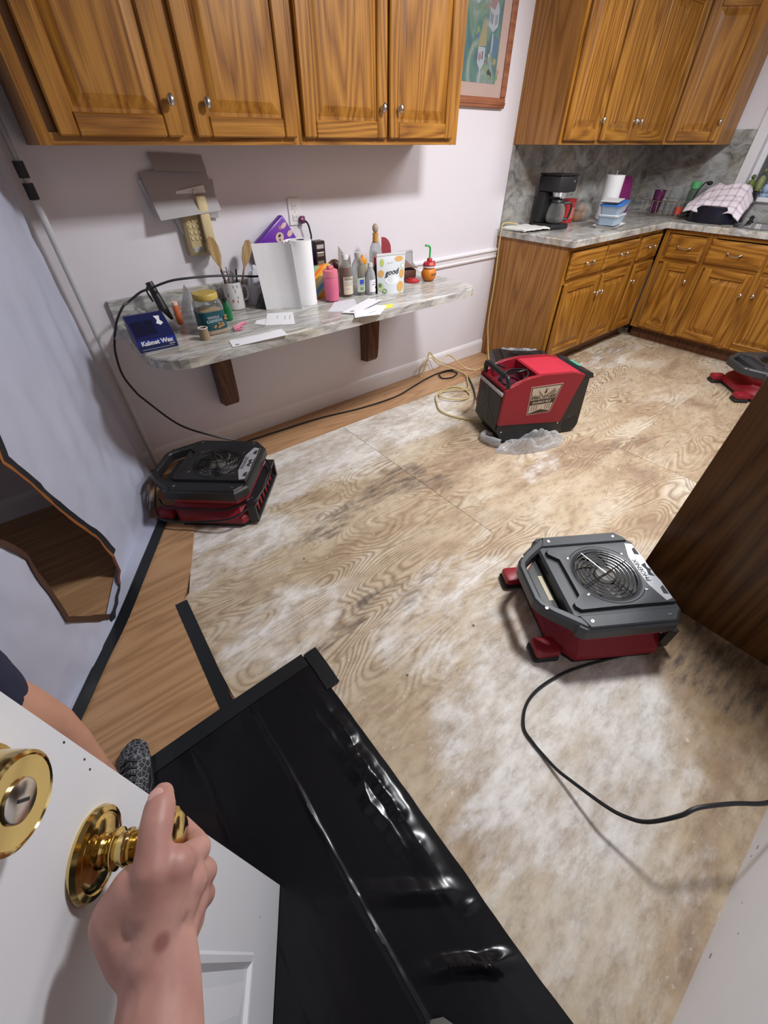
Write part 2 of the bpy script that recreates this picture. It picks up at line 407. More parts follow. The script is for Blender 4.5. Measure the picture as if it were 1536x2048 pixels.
    sm = math_node(N, 'MULTIPLY', b=0.72); L.new(sfac, sm.inputs[0])
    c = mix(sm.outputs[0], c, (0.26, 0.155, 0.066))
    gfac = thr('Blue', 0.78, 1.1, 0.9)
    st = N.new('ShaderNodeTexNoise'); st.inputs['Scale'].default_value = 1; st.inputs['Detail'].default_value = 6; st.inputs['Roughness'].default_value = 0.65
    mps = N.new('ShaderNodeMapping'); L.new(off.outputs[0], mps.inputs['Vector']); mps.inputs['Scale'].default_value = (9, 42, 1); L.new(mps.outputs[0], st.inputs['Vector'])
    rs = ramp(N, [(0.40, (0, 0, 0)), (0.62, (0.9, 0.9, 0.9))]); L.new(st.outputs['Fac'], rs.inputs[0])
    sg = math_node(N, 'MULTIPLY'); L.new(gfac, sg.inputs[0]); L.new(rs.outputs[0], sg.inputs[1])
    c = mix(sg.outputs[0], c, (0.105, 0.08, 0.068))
    vo = N.new('ShaderNodeTexVoronoi'); vo.inputs['Scale'].default_value = 6.5; L.new(off.outputs[0], vo.inputs['Vector'])
    rv = ramp(N, [(0.028, (1, 1, 1)), (0.04, (0, 0, 0))]); L.new(vo.outputs['Distance'], rv.inputs[0])
    c = mix(rv.outputs[0], c, (0.14, 0.10, 0.08))
    fn = N.new('ShaderNodeTexNoise'); fn.inputs['Scale'].default_value = 1; fn.inputs['Detail'].default_value = 8; fn.inputs['Roughness'].default_value = 0.7
    mpf = N.new('ShaderNodeMapping'); L.new(off.outputs[0], mpf.inputs['Vector']); mpf.inputs['Scale'].default_value = (16, 34, 1); L.new(mpf.outputs[0], fn.inputs['Vector'])
    rn = ramp(N, [(0.34, (0.72, 0.68, 0.64)), (0.5, (0.97, 0.96, 0.95)), (0.66, (1.10, 1.10, 1.10))]); L.new(fn.outputs['Fac'], rn.inputs[0])
    c = mix(1.0, c, rn.outputs[0], 'MULTIPLY')
    L.new(c, b.inputs['Base Color']); b.inputs['Roughness'].default_value = 0.72
    bp = N.new('ShaderNodeBump'); bp.inputs['Strength'].default_value = 0.12; bp.inputs['Distance'].default_value = 0.004
    L.new(nb.outputs['Fac'], bp.inputs['Height']); L.new(bp.outputs['Normal'], b.inputs['Normal'])
    return m
plywood = plywood_material()
subfloor = simple('subfloor', (0.10, 0.07, 0.05), 0.8, var=0.2)

YB = -2.75                       # near wall
XR = 4.965                       # window wall
bm = BM(); box(bm, (-2.7, -4.2, -0.10), (5.1, 0.12, -0.014)); floor = struct('floor', bm, subfloor)

ZW = [(1.15, -0.47, 0.95, 0.26, 0.75), (0.70, -0.52, 0.4, 0.25, 0.6), (1.75, -0.62, 0.3, 0.16, 0.6), (0.28, -0.85, 0.30, 0.22, 0.5), (0.25, -1.40, 0.28, 0.16, 0.45), (0.78, -2.25, 0.50, 0.36, 0.62),
      (0.50, -2.62, 0.3, 0.2, 0.36), (0.85, -1.75, 0.45, 0.25, 0.42), (1.9, -1.35, 0.22, 0.15, 0.38), (3.6, -0.8, 0.8, 0.14, 0.4), (2.9, -1.2, 0.5, 0.3, 0.2), (1.05, -2.42, 0.2, 0.2, 0.4)]
ZG = [(1.18, -2.52, 0.13, 0.22, 0.75), (1.02, -2.66, 0.10, 0.10, 0.6), (1.36, -2.46, 0.24, 0.30, 1.0), (0.80, -2.68, 0.35, 0.05, 0.4), (1.95, -1.55, 0.30, 0.10, 0.35), (0.45, -0.74, 0.30, 0.05, 0.35), (3.2, -1.0, 0.5, 0.25, 0.35),  # the zone at the tall panel's foot is stain with painted shadow
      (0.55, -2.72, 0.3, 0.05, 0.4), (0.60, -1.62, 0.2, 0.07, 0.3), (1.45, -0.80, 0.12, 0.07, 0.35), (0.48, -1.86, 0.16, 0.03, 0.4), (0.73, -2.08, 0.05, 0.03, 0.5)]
ZB = [(1.40, -2.44, 0.20, 0.26, 1.0), (1.18, -0.95, 0.22, 0.10, 0.62), (1.32, -1.10, 0.12, 0.10, 0.6), (0.80, -1.02, 0.34, 0.05, 0.56), (0.45, -1.53, 0.34, 0.05, 0.62), (0.35, -0.98, 0.3, 0.03, 0.5), (0.75, -1.62, 0.25, 0.04, 0.5), (2.55, -1.62, 0.22, 0.12, 0.45), (3.9, -0.75, 0.4, 0.12, 0.5), (0.9, -1.45, 0.2, 0.06, 0.4), (1.8, -1.1, 0.2, 0.06, 0.3)]  # first entry darkens the floor for the tall panel's shade as well as grime
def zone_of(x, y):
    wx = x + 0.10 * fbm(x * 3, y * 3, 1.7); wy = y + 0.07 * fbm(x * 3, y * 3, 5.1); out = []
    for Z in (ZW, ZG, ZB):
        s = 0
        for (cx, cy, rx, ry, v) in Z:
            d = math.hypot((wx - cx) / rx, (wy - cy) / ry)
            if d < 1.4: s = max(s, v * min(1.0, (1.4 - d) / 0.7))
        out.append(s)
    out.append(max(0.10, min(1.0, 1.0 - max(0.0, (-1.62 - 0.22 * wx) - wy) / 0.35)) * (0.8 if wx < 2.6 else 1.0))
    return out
def xl(y):                       # ragged left edge of the bare plywood
    if y > -1.035: return 0.0 + (y + 1.035) * 0.42
    return -0.022
def yt(x): return -0.272 - 0.022 * x
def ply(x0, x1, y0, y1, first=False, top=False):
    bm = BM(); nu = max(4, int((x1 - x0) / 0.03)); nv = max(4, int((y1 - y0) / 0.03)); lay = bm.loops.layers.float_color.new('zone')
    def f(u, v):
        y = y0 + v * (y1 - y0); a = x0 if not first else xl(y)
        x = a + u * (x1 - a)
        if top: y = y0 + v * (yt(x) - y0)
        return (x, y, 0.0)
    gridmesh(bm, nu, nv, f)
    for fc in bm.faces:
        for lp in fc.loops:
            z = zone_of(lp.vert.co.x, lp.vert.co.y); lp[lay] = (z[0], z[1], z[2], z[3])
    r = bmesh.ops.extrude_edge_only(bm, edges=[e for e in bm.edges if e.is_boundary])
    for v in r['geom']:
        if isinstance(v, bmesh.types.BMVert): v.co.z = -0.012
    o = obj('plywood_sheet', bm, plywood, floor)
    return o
g = 0.0012
h = 0.0003
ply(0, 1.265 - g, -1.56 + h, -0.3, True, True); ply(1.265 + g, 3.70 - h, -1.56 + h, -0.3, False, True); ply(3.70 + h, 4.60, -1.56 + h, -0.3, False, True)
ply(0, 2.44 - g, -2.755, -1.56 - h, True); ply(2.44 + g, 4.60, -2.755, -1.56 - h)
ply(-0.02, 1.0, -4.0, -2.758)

def board(pts):
    bm = BM(); prism(bm, pts, -0.012, 0.004); return obj('laminate_board', bm, laminate, floor)
# along the shelf wall
rows = [(-0.115, -0.004), (-0.285, -0.1155)]
for k, (a, b_) in enumerate(rows):
    xs = [-2.6, -1.3 + 0.5 * k, 0.1 + 0.45 * k, 1.35 + 0.4 * k, 2.95]
    for p, q in zip(xs, xs[1:]):
        p += 0.0006; q -= 0.0006
        if k == 0: board([(p, a), (q, a), (q, b_), (p, b_)])
        else: board([(p, yt(p) - 0.004 if p > 0.25 else a), (q, yt(q) - 0.004 if q > 0.25 else a), (q, b_), (p, b_)])
# beside and behind the curtain
y = -0.2855; k = 0
while y > -2.72:
    y1 = max(y - 0.19, -2.745); ya = y - 0.0006
    xs = [-2.6, -1.75 + 0.37 * (k % 3), -0.75 + 0.31 * (k % 2)]
    for p, q in zip(xs, xs[1:]): board([(p + 0.0006, y1), (q - 0.0006, y1), (q - 0.0006, ya), (p + 0.0006, ya)])
    right = [(xl(y1) - 0.003, y1)] + ([(xl(-1.035) - 0.003, -1.035)] if y1 < -1.035 < ya else []) + [(xl(ya) - 0.003, ya)]
    board([(xs[-1] + 0.0006, y1)] + right + [(xs[-1] + 0.0006, ya)])
    y = y1; k += 1

# walls
bm = BM(); box(bm, (-2.7, 0.0, -0.014), (5.08, 0.12, 2.45)); struct('wall_back', bm, wall_paint)
bm = BM(); WY0, WY1, WZ0, WZ1 = -2.0, -0.84, 1.06, 2.05
box(bm, (XR, -2.87, -0.014), (XR + 0.12, WY0, 2.45)); box(bm, (XR, WY1, -0.014), (XR + 0.12, 0.0, 2.45))
box(bm, (XR, WY0, -0.014), (XR + 0.12, WY1, WZ0)); box(bm, (XR, WY0, WZ1), (XR + 0.12, WY1, 2.45)); struct('wall_right', bm, wall_paint)
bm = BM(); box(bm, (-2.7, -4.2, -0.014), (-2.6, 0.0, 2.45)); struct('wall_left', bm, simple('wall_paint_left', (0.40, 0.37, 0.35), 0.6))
bm = BM(); box(bm, (0.215, -2.87, -0.014), (XR, YB, 2.45)); box(bm, (-2.6, -2.87, -0.014), (-0.70, YB, 2.45)); box(bm, (-0.70, -2.87, 2.06), (0.215, YB, 2.45)); wall_near = struct('wall_near', bm, wall_near_paint)
bm = BM(); box(bm, (-2.7, -4.2, 2.45), (5.1, 0.12, 2.5)); struct('ceiling', bm, ceiling_paint)
# window
win = bpy.data.objects.new('window_1', None); link(win); win['kind'] = 'structure'
bm = BM()
for (a, b_) in (((XR - 0.018, WY1, WZ0 - 0.06), (XR - 0.0005, WY1 + 0.075, WZ1 + 0.075)), ((XR - 0.018, WY0 - 0.075, WZ0 - 0.06), (XR - 0.0005, WY0, WZ1 + 0.075)), ((XR - 0.018, WY0, WZ1), (XR - 0.0005, WY1, WZ1 + 0.075))):
    box(bm, a, b_, 0.004)
obj('window_casing', bm, white_paint, win)
bm = BM(); box(bm, (XR - 0.05, WY0 - 0.09, WZ0 - 0.03), (XR + 0.075, WY1 - 0.001, WZ0), 0.004); obj('window_sill', bm, white_paint, win)
bm = BM()
for (a, b_) in (((XR + 0.07, WY0, WZ0), (XR + 0.10, WY0 + 0.04, WZ1)), ((XR + 0.07, WY1 - 0.04, WZ0), (XR + 0.10, WY1, WZ1)), ((XR + 0.07, WY0, WZ1 - 0.04), (XR + 0.10, WY1, WZ1)), ((XR + 0.07, WY0, WZ0), (XR + 0.10, WY1, WZ0 + 0.04)), ((XR + 0.07, WY0, 1.53), (XR + 0.10, WY1, 1.57))):
    box(bm, a, b_)
obj('window_frame', bm, white_paint, win)
bm = BM(); box(bm, (XR + 0.082, WY0 + 0.03, WZ0 + 0.03), (XR + 0.086, WY1 - 0.03, WZ1 - 0.03)); obj('window_pane', bm, clear_plastic, win)
# baseboard, chair rail
bm = BM()
pr_ = [(0, 0), (-0.014, 0), (-0.014, 0.085), (-0.010, 0.098), (-0.006, 0.105), (0, 0.112)]
def molding(name, prof, x0, x1, z0, m):
    bm = BM(); A = [bm.verts.new((x0, p[0] - 0.0005, z0 + p[1])) for p in prof]; B = [bm.verts.new((x1, p[0] - 0.0005, z0 + p[1])) for p in prof]; n = len(prof)
    for i in range(n): bm.faces.new((A[i], A[(i + 1) % n], B[(i + 1) % n], B[i]))
    bm.faces.new(A); bm.faces.new(B); return struct(name, bm, m)
molding('baseboard_back', pr_, -2.6, 2.955, 0.0045, white_paint)
molding('trim_1', [(0, 0), (-0.012, 0.002), (-0.016, 0.012), (-0.010, 0.020), (-0.012, 0.040), (-0.024, 0.052), (-0.024, 0.060), (-0.008, 0.066), (0, 0.070)], 2.10, 2.955, 0.725, white_paint)
# doorway casing on the near wall
bm = BM(); box(bm, (-0.70, -2.90, 0), (-0.672, YB + 0.001, 2.06)); box(bm, (0.187, -2.90, 0.001), (0.214, YB + 0.001, 2.06)); box(bm, (-0.672, -2.90, 2.032), (0.187, YB + 0.001, 2.06)); struct('trim_2', bm, white_paint)

# ------------------------------------------------------------------ the open entry door (local x: from latch edge to hinge, y: out of the face towards the kitchen, z up)
DD = Vector((-0.532, -0.847, 0)); DN = Vector((0.847, -0.532, 0)); DO = Vector((-0.125, -2.037, 0.0))
DM = Matrix(((DD.x, DN.x, 0, DO.x), (DD.y, DN.y, 0, DO.y), (0, 0, 1, 0), (0, 0, 0, 1)))
door = bpy.data.objects.new('door_1', None); link(door); door['kind'] = 'structure'; door.matrix_world = DM
W, H, Z0 = 0.80, 2.03, 0.012
pan = [(0.115, 0.36, 0.25, 0.80), (0.44, 0.685, 0.25, 0.80), (0.115, 0.36, 1.16, 1.62), (0.44, 0.685, 1.16, 1.62), (0.115, 0.36, 1.73, 1.92), (0.44, 0.685, 1.73, 1.92)]
bm = BM(); box(bm, (0, -0.044, Z0), (W, -0.006, H), 0.002)
# raised face pieces around the sunk panels
xs = [0, 0.115, 0.36, 0.44, 0.685, W]; zs = [Z0, 0.25, 0.80, 1.16, 1.62, 1.73, 1.92, H]
for i in range(5):
    for j in range(7):
        x0, x1, z0, z1 = xs[i], xs[i + 1], zs[j], zs[j + 1]
        if i in (1, 3) and j in (1, 3, 5): continue
        box(bm, (x0, -0.0065, z0), (x1, 0.0, z1))
obj('door_slab', bm, door_paint, door)
for (x0, x1, z0, z1) in pan:
    bm = BM()
    def ring(d, y): return [bm.verts.new((x, y, z)) for x, z in ((x0 + d, z0 + d), (x1 - d, z0 + d), (x1 - d, z1 - d), (x0 + d, z1 - d))]
    R = [ring(0, 0.0), ring(0.004, 0.002), ring(0.012, 0.001), ring(0.02, -0.005), ring(0.035, -0.005), ring(0.07, -0.001)]
    for A, B in zip(R, R[1:]):
        for i in range(4): bm.faces.new((A[i], A[(i + 1) % 4], B[(i + 1) % 4], B[i]))
    bm.faces.new(R[-1]); obj('door_panel', bm, door_paint, door)
RYm = Matrix.Rotation(radians(-90), 4, 'X')            # lathe axis z -> +y
kn = T(0.060, 0.0, 0.925) @ RYm
bm = BM(); lathe(bm, [(0.0335, 0.0), (0.0345, 0.003), (0.033, 0.007), (0.029, 0.0085), (0.028, 0.0075), (0.024, 0.010), (0.014, 0.012), (0.0125, 0.014)], 40, kn); knob = obj('door_knob', bm, brass, door, 35)
bm = BM(); lathe(bm, [(0.0125, 0.012), (0.013, 0.017), (0.0155, 0.019), (0.0155, 0.022), (0.012, 0.024), (0.012, 0.028), (0.014, 0.029), (0.014, 0.031), (0.012, 0.033), (0.0155, 0.040), (0.022, 0.047), (0.0258, 0.055), (0.0265, 0.061), (0.0245, 0.068), (0.018, 0.073), (0.0, 0.0745)], 36, kn); obj('knob_handle', bm, brass, knob, 60)
db = T(0.060, 0.0, 1.080) @ RYm
bm = BM(); lathe(bm, [(0.034, 0.0), (0.034, 0.004), (0.030, 0.006), (0.0285, 0.024), (0.0275, 0.029), (0.0255, 0.0305), (0.0245, 0.0295), (0.0125, 0.0285)], 40, db); bolt = obj('deadbolt', bm, brass, door, 35)
bm = BM(); lathe(bm, [(0.0125, 0.026), (0.0125, 0.030), (0.011, 0.031), (0.0, 0.031)], 24, db); o = obj('lock_cylinder', bm, nickel, bolt, 35); o['label'] = 'nickel keyhole cylinder'
bm = BM(); box(bm, (-0.001, 0.0308, -0.0045), (0.001, 0.0316, 0.0045), M=T(0.060, 0, 1.080) @ RY(25)); obj('keyhole', bm, ink, bolt)
bm = BM(); lathe(bm, [(0.0022, 0), (0.0022, 0.0006), (0, 0.0007)], 10, T(0.066, 0.0, 0.222) @ RYm); obj('scuff_mark', bm, grey_ink, door)
for (q, z) in ((0.006, 0.985), (0.010, 0.972), (0.004, 1.02)):
    bm = BM(); lathe(bm, [(0.0009, 0), (0.0009, 0.0003), (0, 0.0004)], 7, T(q, 0, z) @ RYm, sx=1.0, sy=1.6); obj('chipped_paint', bm, ink, door)
# scuffs on the near wall
for (x, z, s) in ((0.867, 0.040, 0.007), (0.842, 0.028, 0.004), (0.568, 0.038, 0.007), (0.70, 0.075, 0.003), (0.62, 0.11, 0.003)):
    bm = BM(); lathe(bm, [(s, 0), (s, 0.0004), (0, 0.0006)], 9, T(x, YB, z) @ RX(-90), sx=1.0, sy=0.6); obj('scuff_mark', bm, grey_ink, wall_near)
# ------------------------------------------------------------------ cabinets (local: x along the face, y into the body, z up; face frame at y = 0)
def knob_part(parent, x, y, z, s=1.0):
    bm = BM(); M = T(x, y, z) @ RX(90)
    lathe(bm, [(0.008 * s, 0), (0.008 * s, 0.002), (0.005 * s, 0.004), (0.005 * s, 0.011), (0.010 * s, 0.015), (0.0145 * s, 0.020), (0.0145 * s, 0.024), (0.011 * s, 0.029), (0.0, 0.031)], 16, M, sx=0.85, sy=1.15)
    return obj('knob', bm, nickel, parent, 60, label='brushed nickel knob')
def cab_door(parent, x0, x1, z0, z1, knob=None, sw=0.056, y=0.0):
    t = 0.021; f = y - t
    bm = BM()                                        # raised centre panel
    a0, a1, c0, c1 = x0 + sw, x1 - sw, z0 + sw, z1 - sw
    def ring(d, yy): return [bm.verts.new((px, yy, pz)) for px, pz in ((a0 + d, c0 + d), (a1 - d, c0 + d), (a1 - d, c1 - d), (a0 + d, c1 - d))]
    R = [ring(-0.004, y - 0.003), ring(-0.002, f + 0.011), ring(0.010, f + 0.011), ring(0.040, f + 0.0015), ring(0.042, f + 0.001)]
    for A, B in zip(R, R[1:]):
        for i in range(4): bm.faces.new((A[i], A[(i + 1) % 4], B[(i + 1) % 4], B[i]))
    bm.faces.new(R[-1]); d = obj('door', bm, oak_v, parent)
    for (p, q) in ((x0, x0 + sw), (x1 - sw, x1)):
        bm = BM(); box(bm, (p, f, z0), (q, y - 0.001, z1), 0.005); obj('stile', bm, oak_v, d)
    for (p, q) in ((z0, z0 + sw), (z1 - sw, z1)):
        bm = BM(); box(bm, (x0 + sw + 0.0003, f + 0.0004, p), (x1 - sw - 0.0003, y - 0.001, q), 0.0045); obj('rail', bm, oak_h, d)
    if knob: knob_part(d, knob[0], f, knob[1])
    return d
def cab_drawer(parent, x0, x1, z0, z1, pull=True, y=0.0):
    t = 0.021; f = y - t
    bm = BM()
    def ring(d, yy): return [bm.verts.new((px, yy, pz)) for px, pz in ((x0 + d, z0 + d), (x1 - d, z0 + d), (x1 - d, z1 - d), (x0 + d, z1 - d))]
    R = [ring(0, y - 0.001), ring(0, f + 0.009), ring(0.006, f + 0.004), ring(0.014, f + 0.0015), ring(0.018, f)]
    for A, B in zip(R, R[1:]):
        for i in range(4): bm.faces.new((A[i], A[(i + 1) % 4], B[(i + 1) % 4], B[i]))
    bm.faces.new(R[-1]); d = obj('drawer', bm, oak_h, parent)
    if pull:
        cx, cz = (x0 + x1) / 2, (z0 + z1) / 2
        bm = BM()
        tube(bm, [(cx - 0.045, f, cz + 0.006), (cx - 0.045, f - 0.020, cz + 0.004), (cx - 0.02, f - 0.027, cz - 0.006), (cx + 0.02, f - 0.027, cz - 0.006), (cx + 0.045, f - 0.020, cz + 0.004), (cx + 0.045, f, cz + 0.006)], 0.0045, 8, 5)
        for s in (-1, 1): ball(bm, (cx + s * 0.046, f - 0.012, cz + 0.006), (0.009, 0.012, 0.009), su=10, sv=8)
        obj('pull', bm, nickel, d, 60, label='nickel bail pull')
    return d
def face_frame(parent, x0, x1, z0, z1, mids=(), rails=(), sw=0.035):
    bm = BM(); box(bm, (x0, 0, z0), (x0 + sw, 0.019, z1)); obj('face_stile', bm, oak_v, parent)
    bm = BM(); box(bm, (x1 - sw, 0, z0), (x1, 0.019, z1)); obj('face_stile', bm, oak_v, parent)
    for (p, q) in [(z0, z0 + 0.03), (z1 - 0.03, z1)] + list(rails):
        bm = BM(); box(bm, (x0 + sw, 0.0003, p), (x1 - sw, 0.019, q)); obj('face_rail', bm, oak_h, parent)
    for (p, q) in mids:
        bm = BM(); box(bm, (p, 0.0002, z0 + 0.03), (q, 0.0188, z1 - 0.03)); obj('face_stile', bm, oak_v, parent)
def carcass(parent, x0, x1, z0, z1, depth, open_front=True):
    bm = BM(); box(bm, (x0, 0.019, z0), (x1, depth, z1)); return obj('carcass', bm, oak_side, parent)
ZU, ZT = 1.372, 2.13
G1 = 'upper oak cabinets over the shelf'
u = thing('upper_cabinet', 'left double-door oak wall cabinet above the granite shelf, two nickel knobs', 'cabinet', (0.235, -0.325, 0), 0, G1)
carcass(u, 0, 0.912, ZU, ZT, 0.324); face_frame(u, 0, 0.912, ZU, ZT, mids=[(0.435, 0.492)])
cab_door(u, 0.060, 0.441, 1.393, 2.105, (0.429 - 0.012, 1.484)); cab_door(u, 0.487, 0.896, 1.393, 2.105, (0.552 - 0.012, 1.482))
u = thing('upper_cabinet', 'right double-door oak wall cabinet above the granite shelf, next to the framed painting', 'cabinet', (1.148, -0.325, 0), 0, G1)
carcass(u, 0, 0.922, ZU, ZT, 0.324); face_frame(u, 0, 0.922, ZU, ZT, mids=[(0.436, 0.476)])
cab_door(u, 0.018, 0.449, 1.393, 2.105, (0.413, 1.492)); cab_door(u, 0.461, 0.874, 1.393, 2.105, (0.511, 1.492))
G2 = 'upper oak cabinets over the counter'
u = thing('upper_cabinet', 'single-door oak wall cabinet with broad plain side, above the coffee maker', 'cabinet', (2.960, -0.342, 0), 0, G2)
carcass(u, 0, 0.425, ZU, ZT, 0.341); face_frame(u, 0, 0.425, ZU, ZT)
cab_door(u, 0.028, 0.413, 1.390, 2.105, (0.390, 1.489))
u = thing('upper_cabinet', 'double-door oak wall cabinet with two knobs side by side, above the paper towel roll', 'cabinet', (3.386, -0.342, 0), 0, G2)
carcass(u, 0, 0.952, ZU, ZT, 0.341); face_frame(u, 0, 0.952, ZU, ZT, mids=[(0.405, 0.44)])
cab_door(u, 0.014, 0.415, 1.390, 2.105, (0.388, 1.492)); cab_door(u, 0.430, 0.925, 1.390, 2.105, (0.458, 1.492))
# diagonal corner cabinet
u = thing('corner_cabinet', 'diagonal oak corner wall cabinet with one door, beside the window', 'cabinet', (4.345, -0.342, 0), radians(-45), G2)
LD = math.hypot(4.63 - 4.345, 0.285)
bm = BM(); c45 = cos(pi / 4)
def tl(x, y):
    dx, dy = x - 4.345, y + 0.342
    return (dx * c45 - dy * c45, dx * c45 + dy * c45)
prism(bm, [tl(*p) for p in ((4.345, -0.342 + 0.02), (4.36, -0.342), (4.63, -0.612), (4.9505, -0.612), (4.9505, -0.015), (4.345, -0.015))], ZU, ZT)
for v in bm.verts: v.co.y = max(v.co.y, 0.0195) if v.co.y < 0.03 else v.co.y
obj('carcass', bm, oak_side, u); face_frame(u, 0.004, LD, ZU, ZT)
cab_door(u, 0.025, LD - 0.025, 1.390, 2.105, (LD - 0.052, 1.50))

ZC = 0.867
def base_cabinet(label, loc, rot, x0, x1, doors, drawers, depth=0.585, group=None, body_x1=None, top=ZC):
    b = thing('base_cabinet', label, 'cabinet', loc, rot, group)
    bx1 = x1 if body_x1 is None else body_x1
    bm = BM(); box(bm, (x0, 0.019, 0.102), (bx1, depth, top)); box(bm, (x0, 0.075, 0.0), (bx1, depth, 0.102)); obj('carcass', bm, oak_side, b)
    mids = []
    for (p, q) in zip(doors, doors[1:]): mids.append((p[1] - 0.01, q[0] + 0.01))
    face_frame(b, x0, x1, 0.102, ZC, mids=mids, rails=[(0.635, 0.675)])
    bm = BM(); box(bm, (x0, 0.068, 0.0005), (x1, 0.0748, 0.101)); obj('toe_kick', bm, bracket_wood, b)
    for d in doors: cab_door(b, d[0], d[1], 0.118, 0.640, d[2])
    for d in drawers: cab_drawer(b, d[0], d[1], 0.668, 0.830, d[2] if len(d) > 2 else True)
    return b
G3 = 'oak base cabinets around the counter'
base_cabinet('two-door oak base cabinet with plain side facing the shelf wall, under the coffee maker', (2.960, -0.598, 0), 0, 0, 1.025, [(0.045, 0.520, (0.500, 0.520)), (0.545, 0.985, (0.572, 0.520))], [(0.045, 0.500), (0.520, 0.985)], group=G3, depth=0.597)
base_cabinet('narrow oak base cabinet in the inner corner, its knob on the left', (3.986, -0.598, 0), 0, 0, 0.3715, [(0.022, 0.345, (0.048, 0.520))], [(0.022, 0.345)], group=G3, depth=0.597, body_x1=0.3715)
base_cabinet('narrow oak base cabinet under the dish rack, its knob on the right', (4.358, -0.620, 0), radians(-90), 0, 0.352, [(0.075, 0.328, (0.305, 0.528))], [(0.060, 0.328)], group=G3, depth=0.595)
base_cabinet('wide two-door oak sink cabinet with two knobs side by side', (4.358, -0.9725, 0), radians(-90), 0, 0.83, [(0.050, 0.398, (0.372, 0.505)), (0.428, 0.785, (0.452, 0.515))], [(0.012, 0.398), (0.428, 0.800)], group=G3, depth=0.595, top=0.735)
base_cabinet('two-door oak base cabinet past the sink, hidden behind the tall dark panel', (4.358, -1.803, 0), radians(-90), 0, 0.94, [(0.030, 0.455, (0.428, 0.505)), (0.485, 0.910, (0.512, 0.515))], [(0.030, 0.455), (0.485, 0.910)], group=G3, depth=0.595)
# tall panel at the right, a pantry seen from its side
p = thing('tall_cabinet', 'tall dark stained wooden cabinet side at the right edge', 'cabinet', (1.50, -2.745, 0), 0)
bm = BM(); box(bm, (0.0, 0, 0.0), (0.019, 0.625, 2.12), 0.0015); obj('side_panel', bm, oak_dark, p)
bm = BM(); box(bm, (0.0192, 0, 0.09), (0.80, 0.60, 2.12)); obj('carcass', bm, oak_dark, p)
bm = BM(); box(bm, (0.0192, 0.601, 0.09), (0.408, 0.622, 2.11), 0.003); obj('door', bm, oak_v, p)
bm = BM(); box(bm, (0.412, 0.601, 0.09), (0.80, 0.622, 2.11), 0.003); obj('door', bm, oak_v, p)
# worktop, splashback, sink
SX0, SX1, SY0, SY1 = 4.43, 4.85, -1.74, -1.06
bm = BM()
def slab(x0, x1, y0, y1): box(bm, (x0, y0, ZC + 0.0005), (x1, y1, 0.907))
bmesh.ops.create_vert(bm, co=(3, -.3, .9))
prism(bm, [(2.942, -0.001), (2.942, -0.618), (2.947, -0.630), (2.958, -0.635), (4.325, -0.635), (4.325, -1.06), (4.953, -1.06), (4.953, -0.001)], ZC + 0.0005, 0.907, inset=0.006)
slab(4.325, SX0, SY0, SY1); slab(SX1, 4.953, SY0, SY1); slab(4.325, 4.953, -2.744, SY0)
wt = obj('worktop', bm, granite_c); tag(wt, 'grey veined L-shaped kitchen worktop on the oak base cabinets', 'countertop')
bm = BM(); box(bm, (2.960, -0.0125, 0.9075), (4.952, -0.0005, ZU - 0.001)); sb = obj('splashback', bm, granite_w); tag(sb, 'grey stone splashback behind the coffee maker, under the wall cabinets', 'backsplash')
bm = BM(); box(bm, (XR - 0.0125, -0.762, 0.9075), (XR - 0.0005, -0.0005, 1.462)); box(bm, (XR - 0.0125, -2.744, 0.9075), (XR - 0.0005, -0.7625, 0.999)); sb = obj('splashback', bm, granite_w); tag(sb, 'grey stone splashback on the window wall behind the sink', 'backsplash')
s = thing('kitchen_sink', 'stainless steel sink set in the worktop at the right edge', 'sink', ((SX0 + SX1) / 2, (SY0 + SY1) / 2, 0.907))
bm = BM(); hx, hy = (SX1 - SX0) / 2, (SY1 - SY0) / 2
def rr_(w_, h_, z, n=5, r=0.05):
    out = []
    for cx, cy, a in ((w_ - r, h_ - r, 0), (-w_ + r, h_ - r, 90), (-w_ + r, -h_ + r, 180), (w_ - r, -h_ + r, 270)):
        for k in range(n + 1):
            t = radians(a + 90 * k / n); out.append(bm.verts.new((cx + r * cos(t), cy + r * sin(t), z)))
    return out
R = [rr_(hx + 0.02, hy + 0.02, 0.0008), rr_(hx + 0.018, hy + 0.018, 0.004), rr_(hx - 0.01, hy - 0.01, 0.003), rr_(hx - 0.02, hy - 0.02, -0.006), rr_(hx - 0.04, hy - 0.04, -0.16)]
for A, B in zip(R, R[1:]):
    for i in range(len(A)): bm.faces.new((A[i], A[(i + 1) % len(A)], B[(i + 1) % len(A)], B[i]))
bm.faces.new(R[-1]); obj('basin', bm, steel, s, 40)
bm = BM(); lathe(bm, [(0.03, 0), (0.03, 0.012), (0.018, 0.02), (0.014, 0.06)], 16, T(0.235, 0.16, 0.004)); tube(bm, [(0.235, 0.16, 0.06), (0.21, 0.15, 0.15), (0.12, 0.10, 0.19), (0.04, 0.06, 0.15)], 0.011, 10, 6); obj('faucet', bm, nickel, s, 50)
bm = BM(); lathe(bm, [(0.022, 0), (0.022, 0.01), (0.014, 0.014), (0.014, 0.03), (0.02, 0.036), (0.0, 0.05)], 16, T(0.10, 0.335, 0.004)); obj('sprayer', bm, black_plastic, s, 50, label='black side sprayer')

